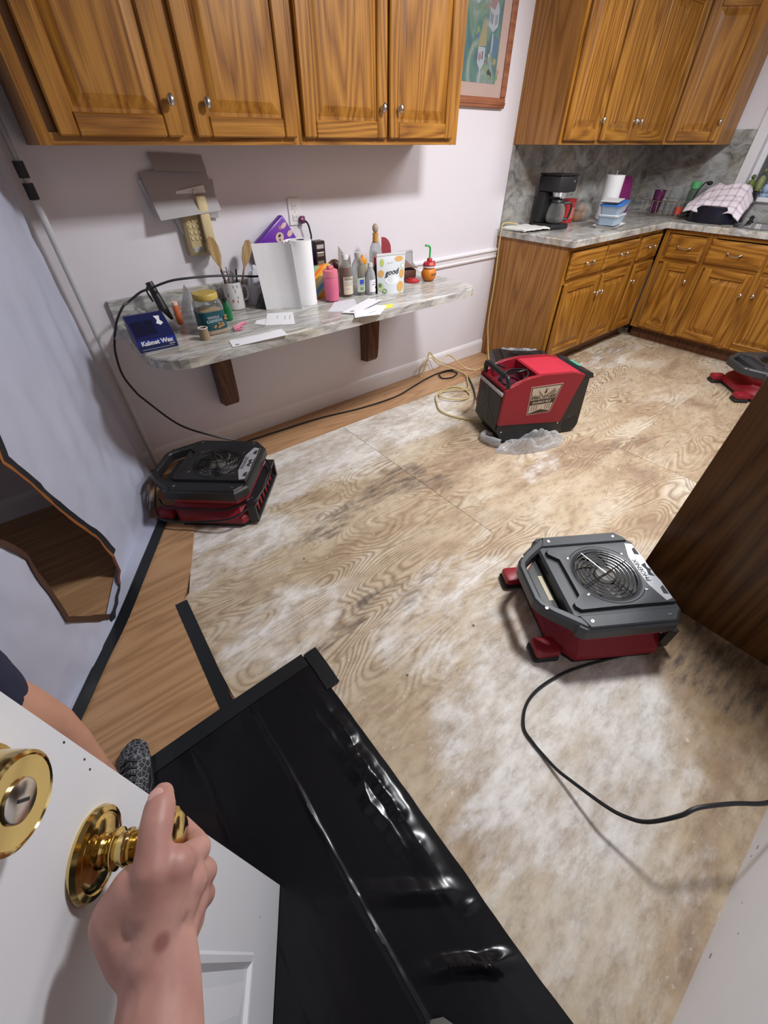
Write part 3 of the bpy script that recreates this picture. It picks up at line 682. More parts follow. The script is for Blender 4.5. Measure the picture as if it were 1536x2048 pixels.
# ------------------------------------------------------------------ wall shelf with brackets
sh = thing('wall_shelf', 'grey veined stone-look shelf on wooden brackets along the back wall', 'shelf', (0.27, 0, 0))
L_, D_ = 1.82, 0.60
def corner(cx, cy, r, a0, n=7): return [(cx + r * cos(radians(a0 + 90 * k / n)), cy + r * sin(radians(a0 + 90 * k / n))) for k in range(n + 1)]
out = [(0, -0.001)] + corner(0.16, -D_ + 0.16, 0.16, 180) + corner(L_ - 0.09, -D_ + 0.09, 0.09, 270) + [(L_, -0.001)]
bm = BM(); prism(bm, out, 0.718, 0.76, inset=0.005); obj('top', bm, granite_x, sh)
bm = BM(); box(bm, (0.0, -0.020, 0.7605), (0.92, -0.001, 0.862), 0.003); obj('upstand', bm, granite_x, sh)
for x in (0.36, 1.375):
    bm = BM(); prof = [(-0.001, 0.716), (-0.42, 0.716), (-0.42, 0.672), (-0.36, 0.652), (-0.16, 0.60), (-0.105, 0.54), (-0.095, 0.34), (-0.090, 0.285), (-0.070, 0.262), (-0.001, 0.250)]
    A = [bm.verts.new((x, p[0], p[1])) for p in prof]; B = [bm.verts.new((x + 0.085, p[0], p[1])) for p in prof]; n = len(prof)
    for i in range(n): bm.faces.new((A[i], A[(i + 1) % n], B[(i + 1) % n], B[i]))
    bm.faces.new(A); bm.faces.new(B)
    bmesh.ops.bevel(bm, geom=[e for e in bm.edges if abs(e.verts[0].co.x - e.verts[1].co.x) < 1e-6], offset=0.004, segments=1, affect='EDGES')
    obj('bracket', bm, bracket_wood, sh, label='dark brown wooden bracket')
# ------------------------------------------------------------------ low-profile air movers (local: x from handle end to outlet end, z up)
def outline(d=0.0, e=0.0):
    hx1, hy = 0.225, 0.198
    return [(hx1 - 0.045 + d * 0.4, -hy - d), (hx1 + d, -hy + 0.05 - d * 0.4), (hx1 + d, hy - 0.05 + d * 0.4), (hx1 - 0.045 + d * 0.4, hy + d), (-0.115 - d * 0.4 + e * 0.4, hy + d), (-0.205 - d + e, 0.125 + d * 0.4), (-0.205 - d + e, -0.125 - d * 0.4), (-0.115 - d * 0.4 + e * 0.4, -hy - d)]
def loft(bm, rings):
    V = [[bm.verts.new(p) for p in r] for r in rings]; n = len(V[0])
    for A, B in zip(V, V[1:]):
        for i in range(n): bm.faces.new((A[i], A[(i + 1) % n], B[(i + 1) % n], B[i]))
    bm.faces.new(list(reversed(V[0]))); bm.faces.new(V[-1]); return V
impeller_grey = simple('impeller_grey', (0.09, 0.085, 0.075), 0.45)
def air_mover(label, loc, rot, group, top_mat, cord_wrap=False):
    t = thing('air_mover', label, 'fan', loc, rot, group); t.scale = (1.07, 1.07, 1.10)
    # red housing: waist between an upper skirt and a flared foot
    bm = BM(); loft(bm, [[(x, y, z) for x, y in outline(d, 0.045)] for d, z in ((-0.004, 0.016), (0.004, 0.022), (0.001, 0.050), (-0.024, 0.074), (-0.038, 0.094), (-0.026, 0.112), (-0.008, 0.128), (-0.008, 0.150))])
    obj('housing', bm, red_plastic, t, 30)
    bm = BM(); prism(bm, outline(-0.003, 0.045), 0.0, 0.017); obj('base_pan', bm, rubber, t)
    for s in (-1, 1):
        bm = BM(); box(bm, (-0.225, s * 0.152 - 0.034, 0.020), (-0.140, s * 0.152 + 0.034, 0.054), 0.012, seg=2); f = obj('foot', bm, red_plastic, t, 40)
        bm = BM(); box(bm, (-0.228, s * 0.152 - 0.036, 0.0), (-0.140, s * 0.152 + 0.036, 0.021), 0.006); obj('foot_pad', bm, rubber, f)
    # outlet mouth at the far end
    bm = BM(); box(bm, (0.205, -0.165, 0.012), (0.244, 0.165, 0.026)); box(bm, (0.205, -0.165, 0.092), (0.244, 0.165, 0.104)); box(bm, (0.205, -0.178, 0.012), (0.244, -0.164, 0.104)); box(bm, (0.205, 0.164, 0.012), (0.244, 0.178, 0.104))
    for k in range(7): box(bm, (0.220, -0.13 + k * 0.043, 0.026), (0.236, -0.127 + k * 0.043, 0.092))
    obj('outlet', bm, black_plastic, t)
    # black cover: two side strips and chamfered ends, recessed deck
    bm = BM(); prism(bm, [(x, y) if x > -0.13 else (max(x, -0.135), y) for x, y in [(0.180, -0.2), (0.225, -0.15), (0.225, 0.15), (0.180, 0.2), (-0.115, 0.2), (-0.135, 0.185), (-0.135, -0.185), (-0.115, -0.2)]], 0.150, 0.192, inset=0.008)
    obj('cover', bm, top_mat, t)
    for s in (-1, 1):
        bm = BM(); pts = [(-0.12, s * 0.145), (-0.10, s * 0.192), (0.178, s * 0.192), (0.205, s * 0.160), (0.205, s * 0.145)]
        if s > 0: pts = pts[::-1]
        prism(bm, pts, 0.1915, 0.199, inset=0.004); st = obj('side_strip', bm, top_mat, t)
        for x in (-0.085, 0.165):
            bm = BM(); lathe(bm, [(0.006, 0), (0.006, 0.001), (0.004, 0.0012), (0.0, 0.0006)], 10, T(x, s * 0.170, 0.1992)); obj('bolt', bm, steel, st)
    # carry handle loop
    O_ = [(-0.105, 0.196), (-0.190, 0.128), (-0.222, 0.095), (-0.232, 0.070), (-0.232, -0.070), (-0.222, -0.095), (-0.190, -0.128), (-0.105, -0.196)]
    I_ = [(-0.105, 0.150), (-0.175, 0.100), (-0.200, 0.078), (-0.206, 0.062), (-0.206, -0.062), (-0.200, -0.078), (-0.175, -0.100), (-0.105, -0.150)]
    bm = BM(); V = []
    for z, k in ((0.156, 0.0), (0.190, 0.0), (0.197, 0.25)):
        V.append([[bm.verts.new((o[0] + (i[0] - o[0]) * q, o[1] + (i[1] - o[1]) * q, z)) for q in ((k, 1 - k))] for o, i in zip(O_, I_)])
    for i in range(7):
        for a in range(2):
            for e in range(2): bm.faces.new((V[a][i][e], V[a][i + 1][e], V[a + 1][i + 1][e], V[a + 1][i][e]))
        bm.faces.new((V[2][i][0], V[2][i + 1][0], V[2][i + 1][1], V[2][i][1])); bm.faces.new((V[0][i][0], V[0][i + 1][0], V[0][i + 1][1], V[0][i][1]))
    h = obj('handle', bm, top_mat, t)
    for s in (-1, 1):
        bm = BM(); lathe(bm, [(0.005, 0), (0.005, 0.001), (0.0, 0.0008)], 10, T(-0.205, s * 0.108, 0.1972)); obj('bolt', bm, steel, h)
    bm = BM(); prism(bm, [(-0.10, -0.150), (-0.10, 0.150), (-0.150, 0.118), (-0.184, 0.080), (-0.184, -0.080), (-0.150, -0.118)][::-1], 0.1495, 0.1520); obj('handle_well', bm, black_plastic, t)
    bm = BM(); box(bm, (-0.160, -0.052, 0.1522), (-0.146, 0.052, 0.1532)); obj('rating_label', bm, simple('label_cream', (0.55, 0.48, 0.33), 0.6), t)
    # raised deck with the round inlet
    gx, gr = 0.045, 0.104
    poly = [(0.213, -0.132), (0.213, 0.132), (-0.105, 0.132), (-0.118, 0.118), (-0.118, 0.105), (-0.088, 0.078), (-0.088, -0.078), (-0.118, -0.105), (-0.118, -0.118), (-0.105, -0.132)]
    def hit(a):
        d = Vector((cos(a), sin(a))); best = 9
        for i in range(len(poly)):
            p, q = Vector(poly[i]) - Vector((gx, 0)), Vector(poly[(i + 1) % len(poly)]) - Vector((gx, 0)); e = q - p
            den = d.x * e.y - d.y * e.x
            if abs(den) < 1e-9: continue
            tt = (p.x * e.y - p.y * e.x) / den; ss = (p.x * d.y - p.y * d.x) / den
            if tt > 0 and -1e-6 <= ss <= 1 + 1e-6: best = min(best, tt)
        return best
    angs = sorted({2 * pi * k / 56 for k in range(56)} | {math.atan2(p[1], p[0] - gx) % (2 * pi) for p in poly})
    bm = BM(); rings = []
    for kind in range(6):
        row = []
        for a in angs:
            o_ = hit(a); d = Vector((cos(a), sin(a), 0))
            r_, z_ = ((o_, 0.1915), (o_ - 0.004, 0.205), (gr + 0.012, 0.2055), (gr + 0.004, 0.203), (gr - 0.004, 0.196), (gr - 0.010, 0.150))[kind]
            row.append(bm.verts.new((gx + d.x * r_, d.y * r_, z_)))
        rings.append(row)
    n = len(angs)
    for A, B in zip(rings, rings[1:]):
        for i in range(n): bm.faces.new((A[i], A[(i + 1) % n], B[(i + 1) % n], B[i]))
    obj('deck', bm, top_mat, t, 35)
    bm = BM(); lathe(bm, [(gr - 0.006, 0.1925), (0.0, 0.1925)], 40, T(gx, 0, 0), cap=False); obj('inlet_bottom', bm, rubber, t)
    im = BM(); lathe(im, [(0.036, 0.193), (0.036, 0.196), (0.030, 0.199), (0.0, 0.200)], 20, T(gx, 0, 0))
    for k in range(9):
        a = 2 * pi * k / 9; V = []
        for j in range(5):
            q = a + j * 0.14; r_ = 0.045 + j * 0.0125; V.append([im.verts.new((gx + r_ * cos(q + w_), r_ * sin(q + w_), 0.1932 + (0.004 if w_ else 0.0))) for w_ in (0, 0.16)])
        for j in range(4): im.faces.new((V[j][0], V[j + 1][0], V[j + 1][1], V[j][1]))
    obj('impeller', im, impeller_grey, t)
    gl = BM()
    for r_ in (0.034, 0.048, 0.062, 0.076, 0.090, 0.101):
        tube(gl, [(gx + r_ * cos(2 * pi * k / 32), r_ * sin(2 * pi * k / 32), 0.2050) for k in range(32)], 0.0016, 5, closed=True)
    for a in (25, 115):
        for s in (0, 180):
            q = radians(a + s); tube(gl, [(gx, 0, 0.2068), (gx + 0.104 * cos(q), 0.104 * sin(q), 0.2068)], 0.0020, 5)
    obj('grille', gl, steel_dark, t)
    for a in (38, 142, 218, 322):
        q = radians(a); bm = BM(); r_ = gr + 0.022
        lathe(bm, [(0.0055, 0), (0.0055, 0.0015), (0.003, 0.002), (0.0, 0.0015)], 12, T(gx + r_ * cos(q), r_ * sin(q), 0.2055)); sc_ = obj('screw', bm, steel, t)
    for s in (90, 270):
        bm = BM(); tube(bm, [(gx + (gr + 0.017) * cos(radians(s + k)), (gr + 0.017) * sin(radians(s + k)), 0.2056) for k in range(-52, 53, 8)], 0.0012, 4); obj('groove', bm, rubber, t)
    # silver badge
    bm = BM(); prism(bm, [(0.182, -0.125), (0.206, -0.118), (0.210, -0.050), (0.206, -0.022), (0.207, 0.0), (0.206, 0.022), (0.210, 0.050), (0.206, 0.118), (0.182, 0.125), (0.160, 0.060), (0.160, -0.060)], 0.2055, 0.2062); bd = obj('badge', bm, silver_label, t)
    text('badge_text', 'PHOENIX', 0.022, T(0.172, 0.0, 0.2064) @ RZ(90), ink, bd, bold=0.0004)
    bm = BM(); prism(bm, [(0.184, -0.022), (0.202, -0.03), (0.198, -0.010), (0.207, 0.0), (0.198, 0.010), (0.202, 0.03), (0.184, 0.022), (0.190, 0.0)], 0.2061, 0.2065); obj('badge_bird', bm, ink, bd)
    for s in (-1, 1):
        bm = BM(); prism(bm, [(0.188, s * 0.085 - 0.014), (0.205, s * 0.085 - 0.018), (0.205, s * 0.085 + 0.018), (0.192, s * 0.085 + 0.01)], 0.2061, 0.2064); obj('badge_patch', bm, ink, bd)
    if cord_wrap:
        # power lead wound loosely round the housing
        def at(a, e, z):
            c_, s_ = cos(a), sin(a)
            return ((0.245 + e) * max(-1, min(1, 1.18 * c_)), (0.222 + e) * max(-1, min(1, 1.18 * s_)), z)
        pts = [at(radians(a), 0.004, z) for a, z in ((70, 0.15), (20, 0.13), (-20, 0.11), (-55, 0.08), (-90, 0.05), (-130, 0.045), (-165, 0.10), (-185, 0.15))]
        bm = BM(); tube(bm, pts, 0.0045, 7, 6); obj('power_lead', bm, cord_black, t, True)
        pts = [at(radians(a), -0.028, z) for a, z in ((-30, 0.10), (-60, 0.098), (-90, 0.092), (-125, 0.095), (-140, 0.105))]
        bm = BM(); tube(bm, pts, 0.005, 7, 6); obj('power_lead', bm, cord_black, t, True)
    return t
GF = 'air movers drying the kitchen floor'
air_mover('red and black air mover with its lead wound round it, beside the plastic curtain', (0.352, -0.492, 0.004), radians(-41), GF, black_plastic, True)
air_mover('nearest air mover, dark grey top with silver badge, against the tall dark panel', (1.174, -2.045, 0), radians(-33), GF, grey_black)
air_mover('far air mover with two red feet, half hidden behind the tall dark panel', (3.955, -1.815, 0), radians(-44), GF, grey_black)
air_mover('air mover behind the red dehumidifier, only its black top and silver badge showing', (2.605, -0.672, 0), radians(46), GF, black_plastic)

# ------------------------------------------------------------------ dehumidifier
dh = thing('dehumidifier', 'red and black portable dehumidifier standing on the bare plywood', 'dehumidifier', (1.888, -1.078, 0), radians(-22))
WD = 0.29
front_grey = simple('filter_mesh', (0.055, 0.050, 0.045), 0.6, var=0.25, scale=120, bump=0.3)
def side_prism(bm, prof, y0, y1):
    A = [bm.verts.new((p[0], y0, p[1])) for p in prof]; B = [bm.verts.new((p[0], y1, p[1])) for p in prof]; n = len(prof)
    for i in range(n): bm.faces.new((A[i], A[(i + 1) % n], B[(i + 1) % n], B[i]))
    bm.faces.new(A); bm.faces.new(B)
bm = BM(); side_prism(bm, [(0.03, 0.012), (0.0, 0.05), (-0.025, 0.085), (-0.022, 0.315), (0.20, 0.315), (0.20, 0.385), (0.48, 0.385), (0.53, 0.365), (0.555, 0.09), (0.55, 0.03), (0.53, 0.012)], 0.004, WD - 0.004)
obj('body', bm, black_plastic, dh)
bm = BM(); box(bm, (0.03, 0.02, 0.0), (0.10, WD - 0.02, 0.013)); obj('foot', bm, rubber, dh)
for y0 in (-0.002, WD - 0.022):
    bm = BM(); side_prism(bm, [(-0.028, 0.135), (0.415, 0.092), (0.488, 0.388), (0.40, 0.408), (0.205, 0.418), (0.110, 0.412), (0.072, 0.392), (0.0, 0.372), (-0.026, 0.352)], y0, y0 + 0.024)
    bmesh.ops.bevel(bm, geom=bm.edges[:], offset=0.003, segments=1, affect='EDGES'); obj('side_panel', bm, red_plastic, dh)
bm = BM(); side_prism(bm, [(0.195, 0.384), (0.195, 0.4125), (0.40, 0.4035), (0.487, 0.384)], 0.0225, WD - 0.0225); obj('top_cover', bm, red_lit, dh)
bm = BM(); box(bm, (0.183, 0.024, 0.316), (0.1945, WD - 0.024, 0.41)); obj('bin_wall', bm, red_plastic, dh)
bm = BM(); box(bm, (-0.02, 0.022, 0.3155), (0.004, WD - 0.022, 0.352)); obj('bin_wall', bm, red_plastic, dh)
bm = BM(); box(bm, (0.006, 0.024, 0.3155), (0.182, WD - 0.024, 0.318)); obj('bin_floor', bm, simple('bin_floor', (0.10, 0.012, 0.03), 0.5), dh)
bm = BM()
for k, (cx, cy, r_, z, tl_) in enumerate([(0.10, 0.14, 0.066, 0.335, 0.02), (0.105, 0.145, 0.058, 0.352, 0.03), (0.098, 0.13, 0.07, 0.368, 0.035), (0.11, 0.15, 0.06, 0.385, 0.04)]):
    tube(bm, [(cx + r_ * cos(2 * pi * i / 28), cy + 1.25 * r_ * sin(2 * pi * i / 28), z + tl_ * sin(2 * pi * i / 28 + k)) for i in range(28)], 0.0045, 7, closed=True)
obj('power_lead', bm, cord_black, dh, True)
# handle across the front of the bin
bm = BM(); tube(bm, [(0.000, 0.012, 0.345), (-0.008, 0.012, 0.385), (-0.012, 0.02, 0.412), (-0.012, 0.05, 0.42), (-0.012, WD - 0.05, 0.42), (-0.012, WD - 0.02, 0.412), (-0.008, WD - 0.012, 0.385), (0.0, WD - 0.012, 0.345)], 0.0135, 10, 4); obj('handle', bm, black_plastic, dh, True)
bm = BM(); tube(bm, [(-0.012, 0.05, 0.42), (-0.012, WD - 0.05, 0.42)], 0.017, 12); obj('handle_grip', bm, rubber, dh, True)
# front intake
bm = BM(); box(bm, (-0.032, 0.020, 0.095), (-0.0245, WD - 0.020, 0.312), 0.002); obj('filter', bm, front_grey, dh)
bm = BM()
for a, b_ in (((-0.034, 0.03, 0.11), (-0.034, WD - 0.05, 0.29)), ((-0.034, WD - 0.03, 0.12), (-0.034, 0.09, 0.305)), ((-0.034, 0.12, 0.10), (-0.034, 0.17, 0.305))): tube(bm, [a, b_], 0.0012, 4)
obj('guard_wire', bm, steel_dark, dh)
bm = BM(); box(bm, (-0.036, 0.012, 0.314), (-0.022, WD - 0.012, 0.334), 0.003); obj('front_bar', bm, silver_label, dh, label='pale grey bar along the top of the intake')
# control panel with a green display
bm = BM(); side_prism(bm, [(0.489, 0.380), (0.500, 0.398), (0.560, 0.378), (0.575, 0.350), (0.535, 0.345)], 0.02, WD - 0.02); cp = obj('control_panel', bm, black_plastic, dh)
bm = BM(); Mx = T(0.524, 0.15, 0.3925) @ RY(18); box(bm, (-0.018, -0.045, 0), (0.018, 0.045, 0.0015), M=Mx); obj('display', bm, simple('green_display', (0.03, 0.42, 0.26), 0.3, emit=0.35), cp, label='green display')
for y in (0.0025, WD - 0.0425):
    bm = BM(); lathe(bm, [(0.0, 0), (0.058, 0), (0.062, 0.006), (0.062, 0.034), (0.058, 0.04), (0.03, 0.04), (0.0, 0.038)], 24, T(0.498, y, 0.0625) @ RX(-90)); obj('wheel', bm, rubber, dh, 40)
for x in (0.005, 0.40):
    bm = BM(); lathe(bm, [(0.006, 0), (0.006, 0.002), (0, 0.003)], 10, T(x, 0.0035, 0.085) @ RX(90)); obj('bolt', bm, steel, dh)
# the emblem on the near side
tan = simple('emblem_tan', (0.50, 0.42, 0.33), 0.45); brown = simple('emblem_dark', (0.045, 0.03, 0.02), 0.5); tan2 = simple('emblem_mid', (0.22, 0.17, 0.12), 0.5)
def face_poly(pts, m, parent, name, y):
    bm = BM(); side_prism(bm, pts, y - 0.0008, y + 0.0002); return obj(name, bm, m, parent)
E0 = [(0.142, 0.352), (0.345, 0.352), (0.306, 0.182), (0.155, 0.182)]
em = face_poly(E0, brown, dh, 'emblem', -0.0028)
def sh_(p, d):
    c_ = (0.237, 0.267); return [(x + (c_[0] - x) / abs(c_[0] - x) * d, z + (c_[1] - z) / abs(c_[1] - z) * d) for x, z in p]
face_poly(sh_(E0, -0.004), simple('emblem_rim', (0.55, 0.33, 0.30), 0.4), em, 'emblem_rim', -0.0023)
face_poly([(0.149, 0.346), (0.336, 0.346), (0.319, 0.272), (0.152, 0.272)], tan, em, 'emblem_field', -0.0036)
face_poly([(0.156, 0.240), (0.312, 0.240), (0.301, 0.190), (0.236, 0.208), (0.158, 0.188)], tan, em, 'emblem_field', -0.0036)
for (a, b_) in (((0.192, 0.333), (0.225, 0.302)), ((0.300, 0.335), (0.255, 0.302))):
    face_poly([a, (a[0] + 0.012, a[1] - 0.03), (b_[0], b_[1] - 0.006), b_], tan2, em, 'emblem_wing', -0.0044)
for x in (0.155, 0.172, 0.188): face_poly([(x, 0.320 - (x - 0.155) * 0.6), (x + 0.004, 0.30), (x + 0.007, 0.276), (x + 0.001, 0.276)], brown, em, 'emblem_ray', -0.0044)
for x in (0.285, 0.298, 0.31): face_poly([(x + 0.016, 0.330 - (0.31 - x) * 0.3), (x + 0.012, 0.305), (x - 0.002, 0.276), (x + 0.004, 0.276)], brown, em, 'emblem_ray', -0.0044)
for x in (0.170, 0.186, 0.202, 0.262, 0.276, 0.290): face_poly([(x, 0.236), (x + 0.006, 0.236), (x + 0.007, 0.206), (x + 0.002, 0.202)], tan2, em, 'emblem_ray', -0.0044)
face_poly([(0.234, 0.312), (0.244, 0.305), (0.250, 0.318), (0.246, 0.330), (0.255, 0.337), (0.240, 0.336), (0.238, 0.326)], brown, em, 'emblem_bird', -0.0044)
Mt = Matrix(((1, 0, 0, 0), (0, 0, -1, 0), (0, 1, 0, 0), (0, 0, 0, 1)))
text('emblem_text', 'PHOENIX', 0.030, T(0.236, -0.0044, 0.285) @ Mt, brown, em, shear=0.15, sx=1.22, bold=0.0008)
face_poly([(0.150, 0.268), (0.320, 0.268), (0.312, 0.242), (0.153, 0.242)], brown, em, 'emblem_band', -0.0040)
text('emblem_text', 'DryMAX BLE', 0.019, T(0.230, -0.0052, 0.255) @ Mt, tan, em, shear=0.15, sx=1.15, bold=0.0003)

# crumpled clear bag lying along the dehumidifier
bg = BM(); rb = random.Random(3)
def bagf(u, v):
    a = 2 * pi * u; rad = 1.0 + 0.10 * fbm(cos(a) * 1.5, sin(a) * 1.5, 2.0)
    x = 0.185 + (0.24 * rad) * cos(a) * v ** 0.8; y = -0.055 + 0.080 * rad * sin(a) * v ** 0.8
    z = 0.004 + 0.085 * max(0, 1 - v ** 2.2) * (0.75 + 0.9 * fbm(x * 9, y * 16, 0.5)) + 0.018 * abs(fbm(x * 30, y * 30, 8))
    if v > 0.9: z *= (1 - v) * 10
    return Vector((x, y, max(0.002, z + 0.001)))
gridmesh(bg, 56, 18, bagf)
tube(bg, [(-0.01, -0.02, 0.03), (-0.06, 0.03, 0.035), (-0.075, 0.08, 0.03), (-0.045, 0.11, 0.035), (-0.02, 0.07, 0.04)], 0.016, 9, 5, radii=[0.024, 0.02, 0.018, 0.016, 0.012])
o = obj('plastic_bag', bg, glass_mat('bag_crinkle', (0.80, 0.80, 0.82), 0.15, 0.72, 0.7), None, True, loc=(1.888, -1.088, 0.0), rot=(0, 0, radians(-22))); tag(o, 'crumpled clear plastic bag on the plywood along the red dehumidifier', 'plastic bag')
# ------------------------------------------------------------------ plastic containment curtain
def curtain_mat():
    m, N, L, b = nt('curtain_plastic')
    b.inputs['Base Color'].default_value = (0.57, 0.60, 0.75, 1); b.inputs['Roughness'].default_value = 0.33
    out = N['Material Output']; tl_ = N.new('ShaderNodeBsdfTranslucent'); tl_.inputs[0].default_value = (0.5, 0.51, 0.62, 1)
    mx = N.new('ShaderNodeMixShader'); mx.inputs[0].default_value = 0.18
    L.new(b.outputs[0], mx.inputs[1]); L.new(tl_.outputs[0], mx.inputs[2]); L.new(mx.outputs[0], out.inputs['Surface']); return m
curtain_plastic = curtain_mat()
zip_black = simple('zip_tape', (0.012, 0.014, 0.018), 0.5)
zip_copper = simple('zip_teeth', (0.36, 0.13, 0.035), 0.4, 0.3)
CP = [Vector(p) for p in ((0.11, -0.05), (-0.06, -0.47), (-0.17, -0.65), (-0.30, -0.98), (-0.5, -1.22), (-0.85, -1.65), (-1.2, -2.1), (-1.8, -2.6))]
CSm = [0.0]
for a, b_ in zip(CP, CP[1:]): CSm.append(CSm[-1] + (b_ - a).length)
def cpath(s):
    s = max(0.0, min(CSm[-1] - 1e-6, s))
    for i in range(len(CP) - 1):
        if s <= CSm[i + 1]:
            return CP[i].lerp(CP[i + 1], (s - CSm[i]) / (CSm[i + 1] - CSm[i])), (CP[i + 1] - CP[i]).normalized()
def cpt(s, z, off=0.0):
    p = sum((cpath(s + d)[0] for d in (-0.09, -0.045, 0, 0.045, 0.09)), Vector((0, 0))) / 5 if 0.09 < s < 3 else cpath(s)[0]
    t = cpath(s)[1]; n = Vector((-t.y, t.x))
    if n.dot(Vector((0, -2.3)) - p) < 0: n = -n
    wv = 0.016 * fbm(s * 3.2, z * 0.9, 3.3) + 0.009 * fbm(s * 11 + z * 2, z * 2.5, 7.7) + 0.006 * fbm(s * 20 - 6 * z, z * 6, 1.2, 3)
    flare = 0.02 * math.exp(-max(z, 0) / 0.05) if s > 0.25 else 0.0      # pooled along the floor
    hang = 0.045 * math.exp(-((z - 0.12) / 0.25) ** 2) * math.exp(-((s - 0.25) / 0.3) ** 2)
    q = p + n * (wv + flare + hang + off + 0.012)
    return Vector((q.x, min(q.y, -0.012), z))
# the zipped doorway: s is distance along the curtain
HOLE = [(0.60, 1.35), (0.895, 0.702), (0.853, 0.579), (0.789, 0.369), (0.74, 0.243), (0.719, 0.103), (0.741, 0.035), (0.80, 0.012), (0.86, 0.014), (0.93, 0.016), (0.984, 0.039), (1.102, 0.213), (1.078, 0.33), (1.07, 0.407), (1.057, 0.472), (1.085, 0.556), (1.20, 0.75), (1.30, 1.35)]
def inside(p, poly):
    c = False
    for i in range(len(poly)):
        (x1, y1), (x2, y2) = poly[i - 1], poly[i]
        if (y1 > p[1]) != (y2 > p[1]) and p[0] < (x2 - x1) * (p[1] - y1) / (y2 - y1) + x1: c = not c
    return c
hole = []
for i in range(len(HOLE)):
    a, b_ = Vector(HOLE[i]), Vector(HOLE[(i + 1) % len(HOLE)]); n = max(1, int((b_ - a).length / 0.03))
    hole += [tuple(a.lerp(b_, k / n)) for k in range(n)]
verts = []; SMAX = 3.0; ZMAX = 2.35
ns, nz = 96, 78
for i in range(ns + 1):
    for j in range(nz + 1):
        q = (SMAX * i / ns, ZMAX * (j / nz) ** 1.25)
        if not inside(q, hole) and min((q[0] - h_[0]) ** 2 + (q[1] - h_[1]) ** 2 for h_ in hole) > 0.008 ** 2: verts.append(q)
nv0 = len(verts); verts += hole
edges = [(nv0 + i, nv0 + (i + 1) % len(hole)) for i in range(len(hole))]
vo, eo, fo, *_ = geometry.delaunay_2d_cdt([Vector(v) for v in verts], edges, [], 0, 1e-6)
bm = BM(); V = [bm.verts.new(cpt(v.x, v.y)) for v in vo]
for f in fo:
    c = (sum(vo[i].x for i in f) / len(f), sum(vo[i].y for i in f) / len(f))
    if not inside(c, hole):
        try: bm.faces.new([V[i] for i in f])
        except ValueError: pass
for v in [v for v in bm.verts if not v.link_faces]: bm.verts.remove(v)
cu_ = thing('plastic_curtain', 'translucent white plastic containment curtain hung across the left side, zipped opening unzipped', 'curtain', (0, 0, 0))
obj('sheet', bm, curtain_plastic, cu_, True)
def strip(path, w0, w1, off, m, name, n=1):
    bm = BM(); prev = None
    for i, (s, z) in enumerate(path):
        a = Vector(path[max(i - 1, 0)]); b_ = Vector(path[min(i + 1, len(path) - 1)]); t = (b_ - a).normalized(); nn = Vector((t.y, -t.x))
        cur = [bm.verts.new(cpt(s + nn.x * d, max(0.006, z + nn.y * d), off)) for d in (w0, w1)]
        if prev: bm.faces.new((prev[0], cur[0], cur[1], prev[1]))
        prev = cur
    solidify(bm, 0.0015); return obj(name, bm, m, cu_, True)
def hpath(i0, i1):
    out = []
    for i in range(i0, i1):
        a, b_ = Vector(HOLE[i]), Vector(HOLE[i + 1]); n = max(1, int((b_ - a).length / 0.025))
        out += [tuple(a.lerp(b_, k / n)) for k in range(n)]
    return out + [HOLE[i1]]
strip(hpath(0, 5), 0.004, 0.034, 0.004, zip_black, 'zipper_tape')
strip(hpath(0, 5), -0.006, 0.005, 0.006, zip_copper, 'zipper_teeth')
strip(hpath(5, 7), -0.008, 0.006, 0.004, simple('zip_rust', (0.12, 0.035, 0.02), 0.5), 'zipper_teeth')
strip(hpath(7, 10), -0.004, 0.022, 0.004, zip_black, 'zipper_tape')
strip(hpath(10, 17), -0.012, 0.008, 0.004, simple('zip_brown', (0.06, 0.028, 0.018), 0.5), 'zipper_tape')
# floor flap of the curtain
bm = BM(); FL = [((-0.02, -0.40), (0.045, -0.455)), ((-0.085, -0.52), (0.03, -0.515)), ((-0.19, -0.68), (-0.07, -0.675)), ((-0.31, -0.99), (-0.235, -0.945)), ((-0.50, -1.21), (-0.455, -1.25)), ((-0.86, -1.66), (-0.81, -1.70))]
V = []
for a, b_ in FL: V.append([bm.verts.new((a[0] + (b_[0] - a[0]) * k / 3, a[1] + (b_[1] - a[1]) * k / 3, 0.0075 + 0.004 * (k == 0) + 0.0015 * (k == 1))) for k in range(4)])
for A, B in zip(V, V[1:]):
    for k in range(3): bm.faces.new((A[k], A[k + 1], B[k + 1], B[k]))
solidify(bm, 0.001); obj('floor_flap', bm, curtain_plastic, cu_, True)
# spring pole
p = thing('support_pole', 'white telescoping support pole standing by the back wall, two dark bands', 'pole', (0.178, -0.062, 0.004))
bm = BM(); tube(bm, [(0, 0, 0.0), (0, 0, 1.22)], 0.0125, 14); obj('tube', bm, simple('pole_white', (0.55, 0.55, 0.55), 0.35), p, True)
bm = BM(); tube(bm, [(0, 0, 1.22), (0, 0, 2.43)], 0.0095, 14); obj('inner_tube', bm, simple('pole_grey', (0.40, 0.40, 0.41), 0.35), p, True)
for z0, z1 in ((1.222, 1.268), (1.282, 1.328)):
    bm = BM(); tube(bm, [(0, 0, z0), (0, 0, z1)], 0.0165, 14); obj('band', bm, ink, p, True)
bm = BM(); lathe(bm, [(0.022, 0), (0.022, 0.004), (0.013, 0.012)], 14); obj('foot', bm, rubber, p)

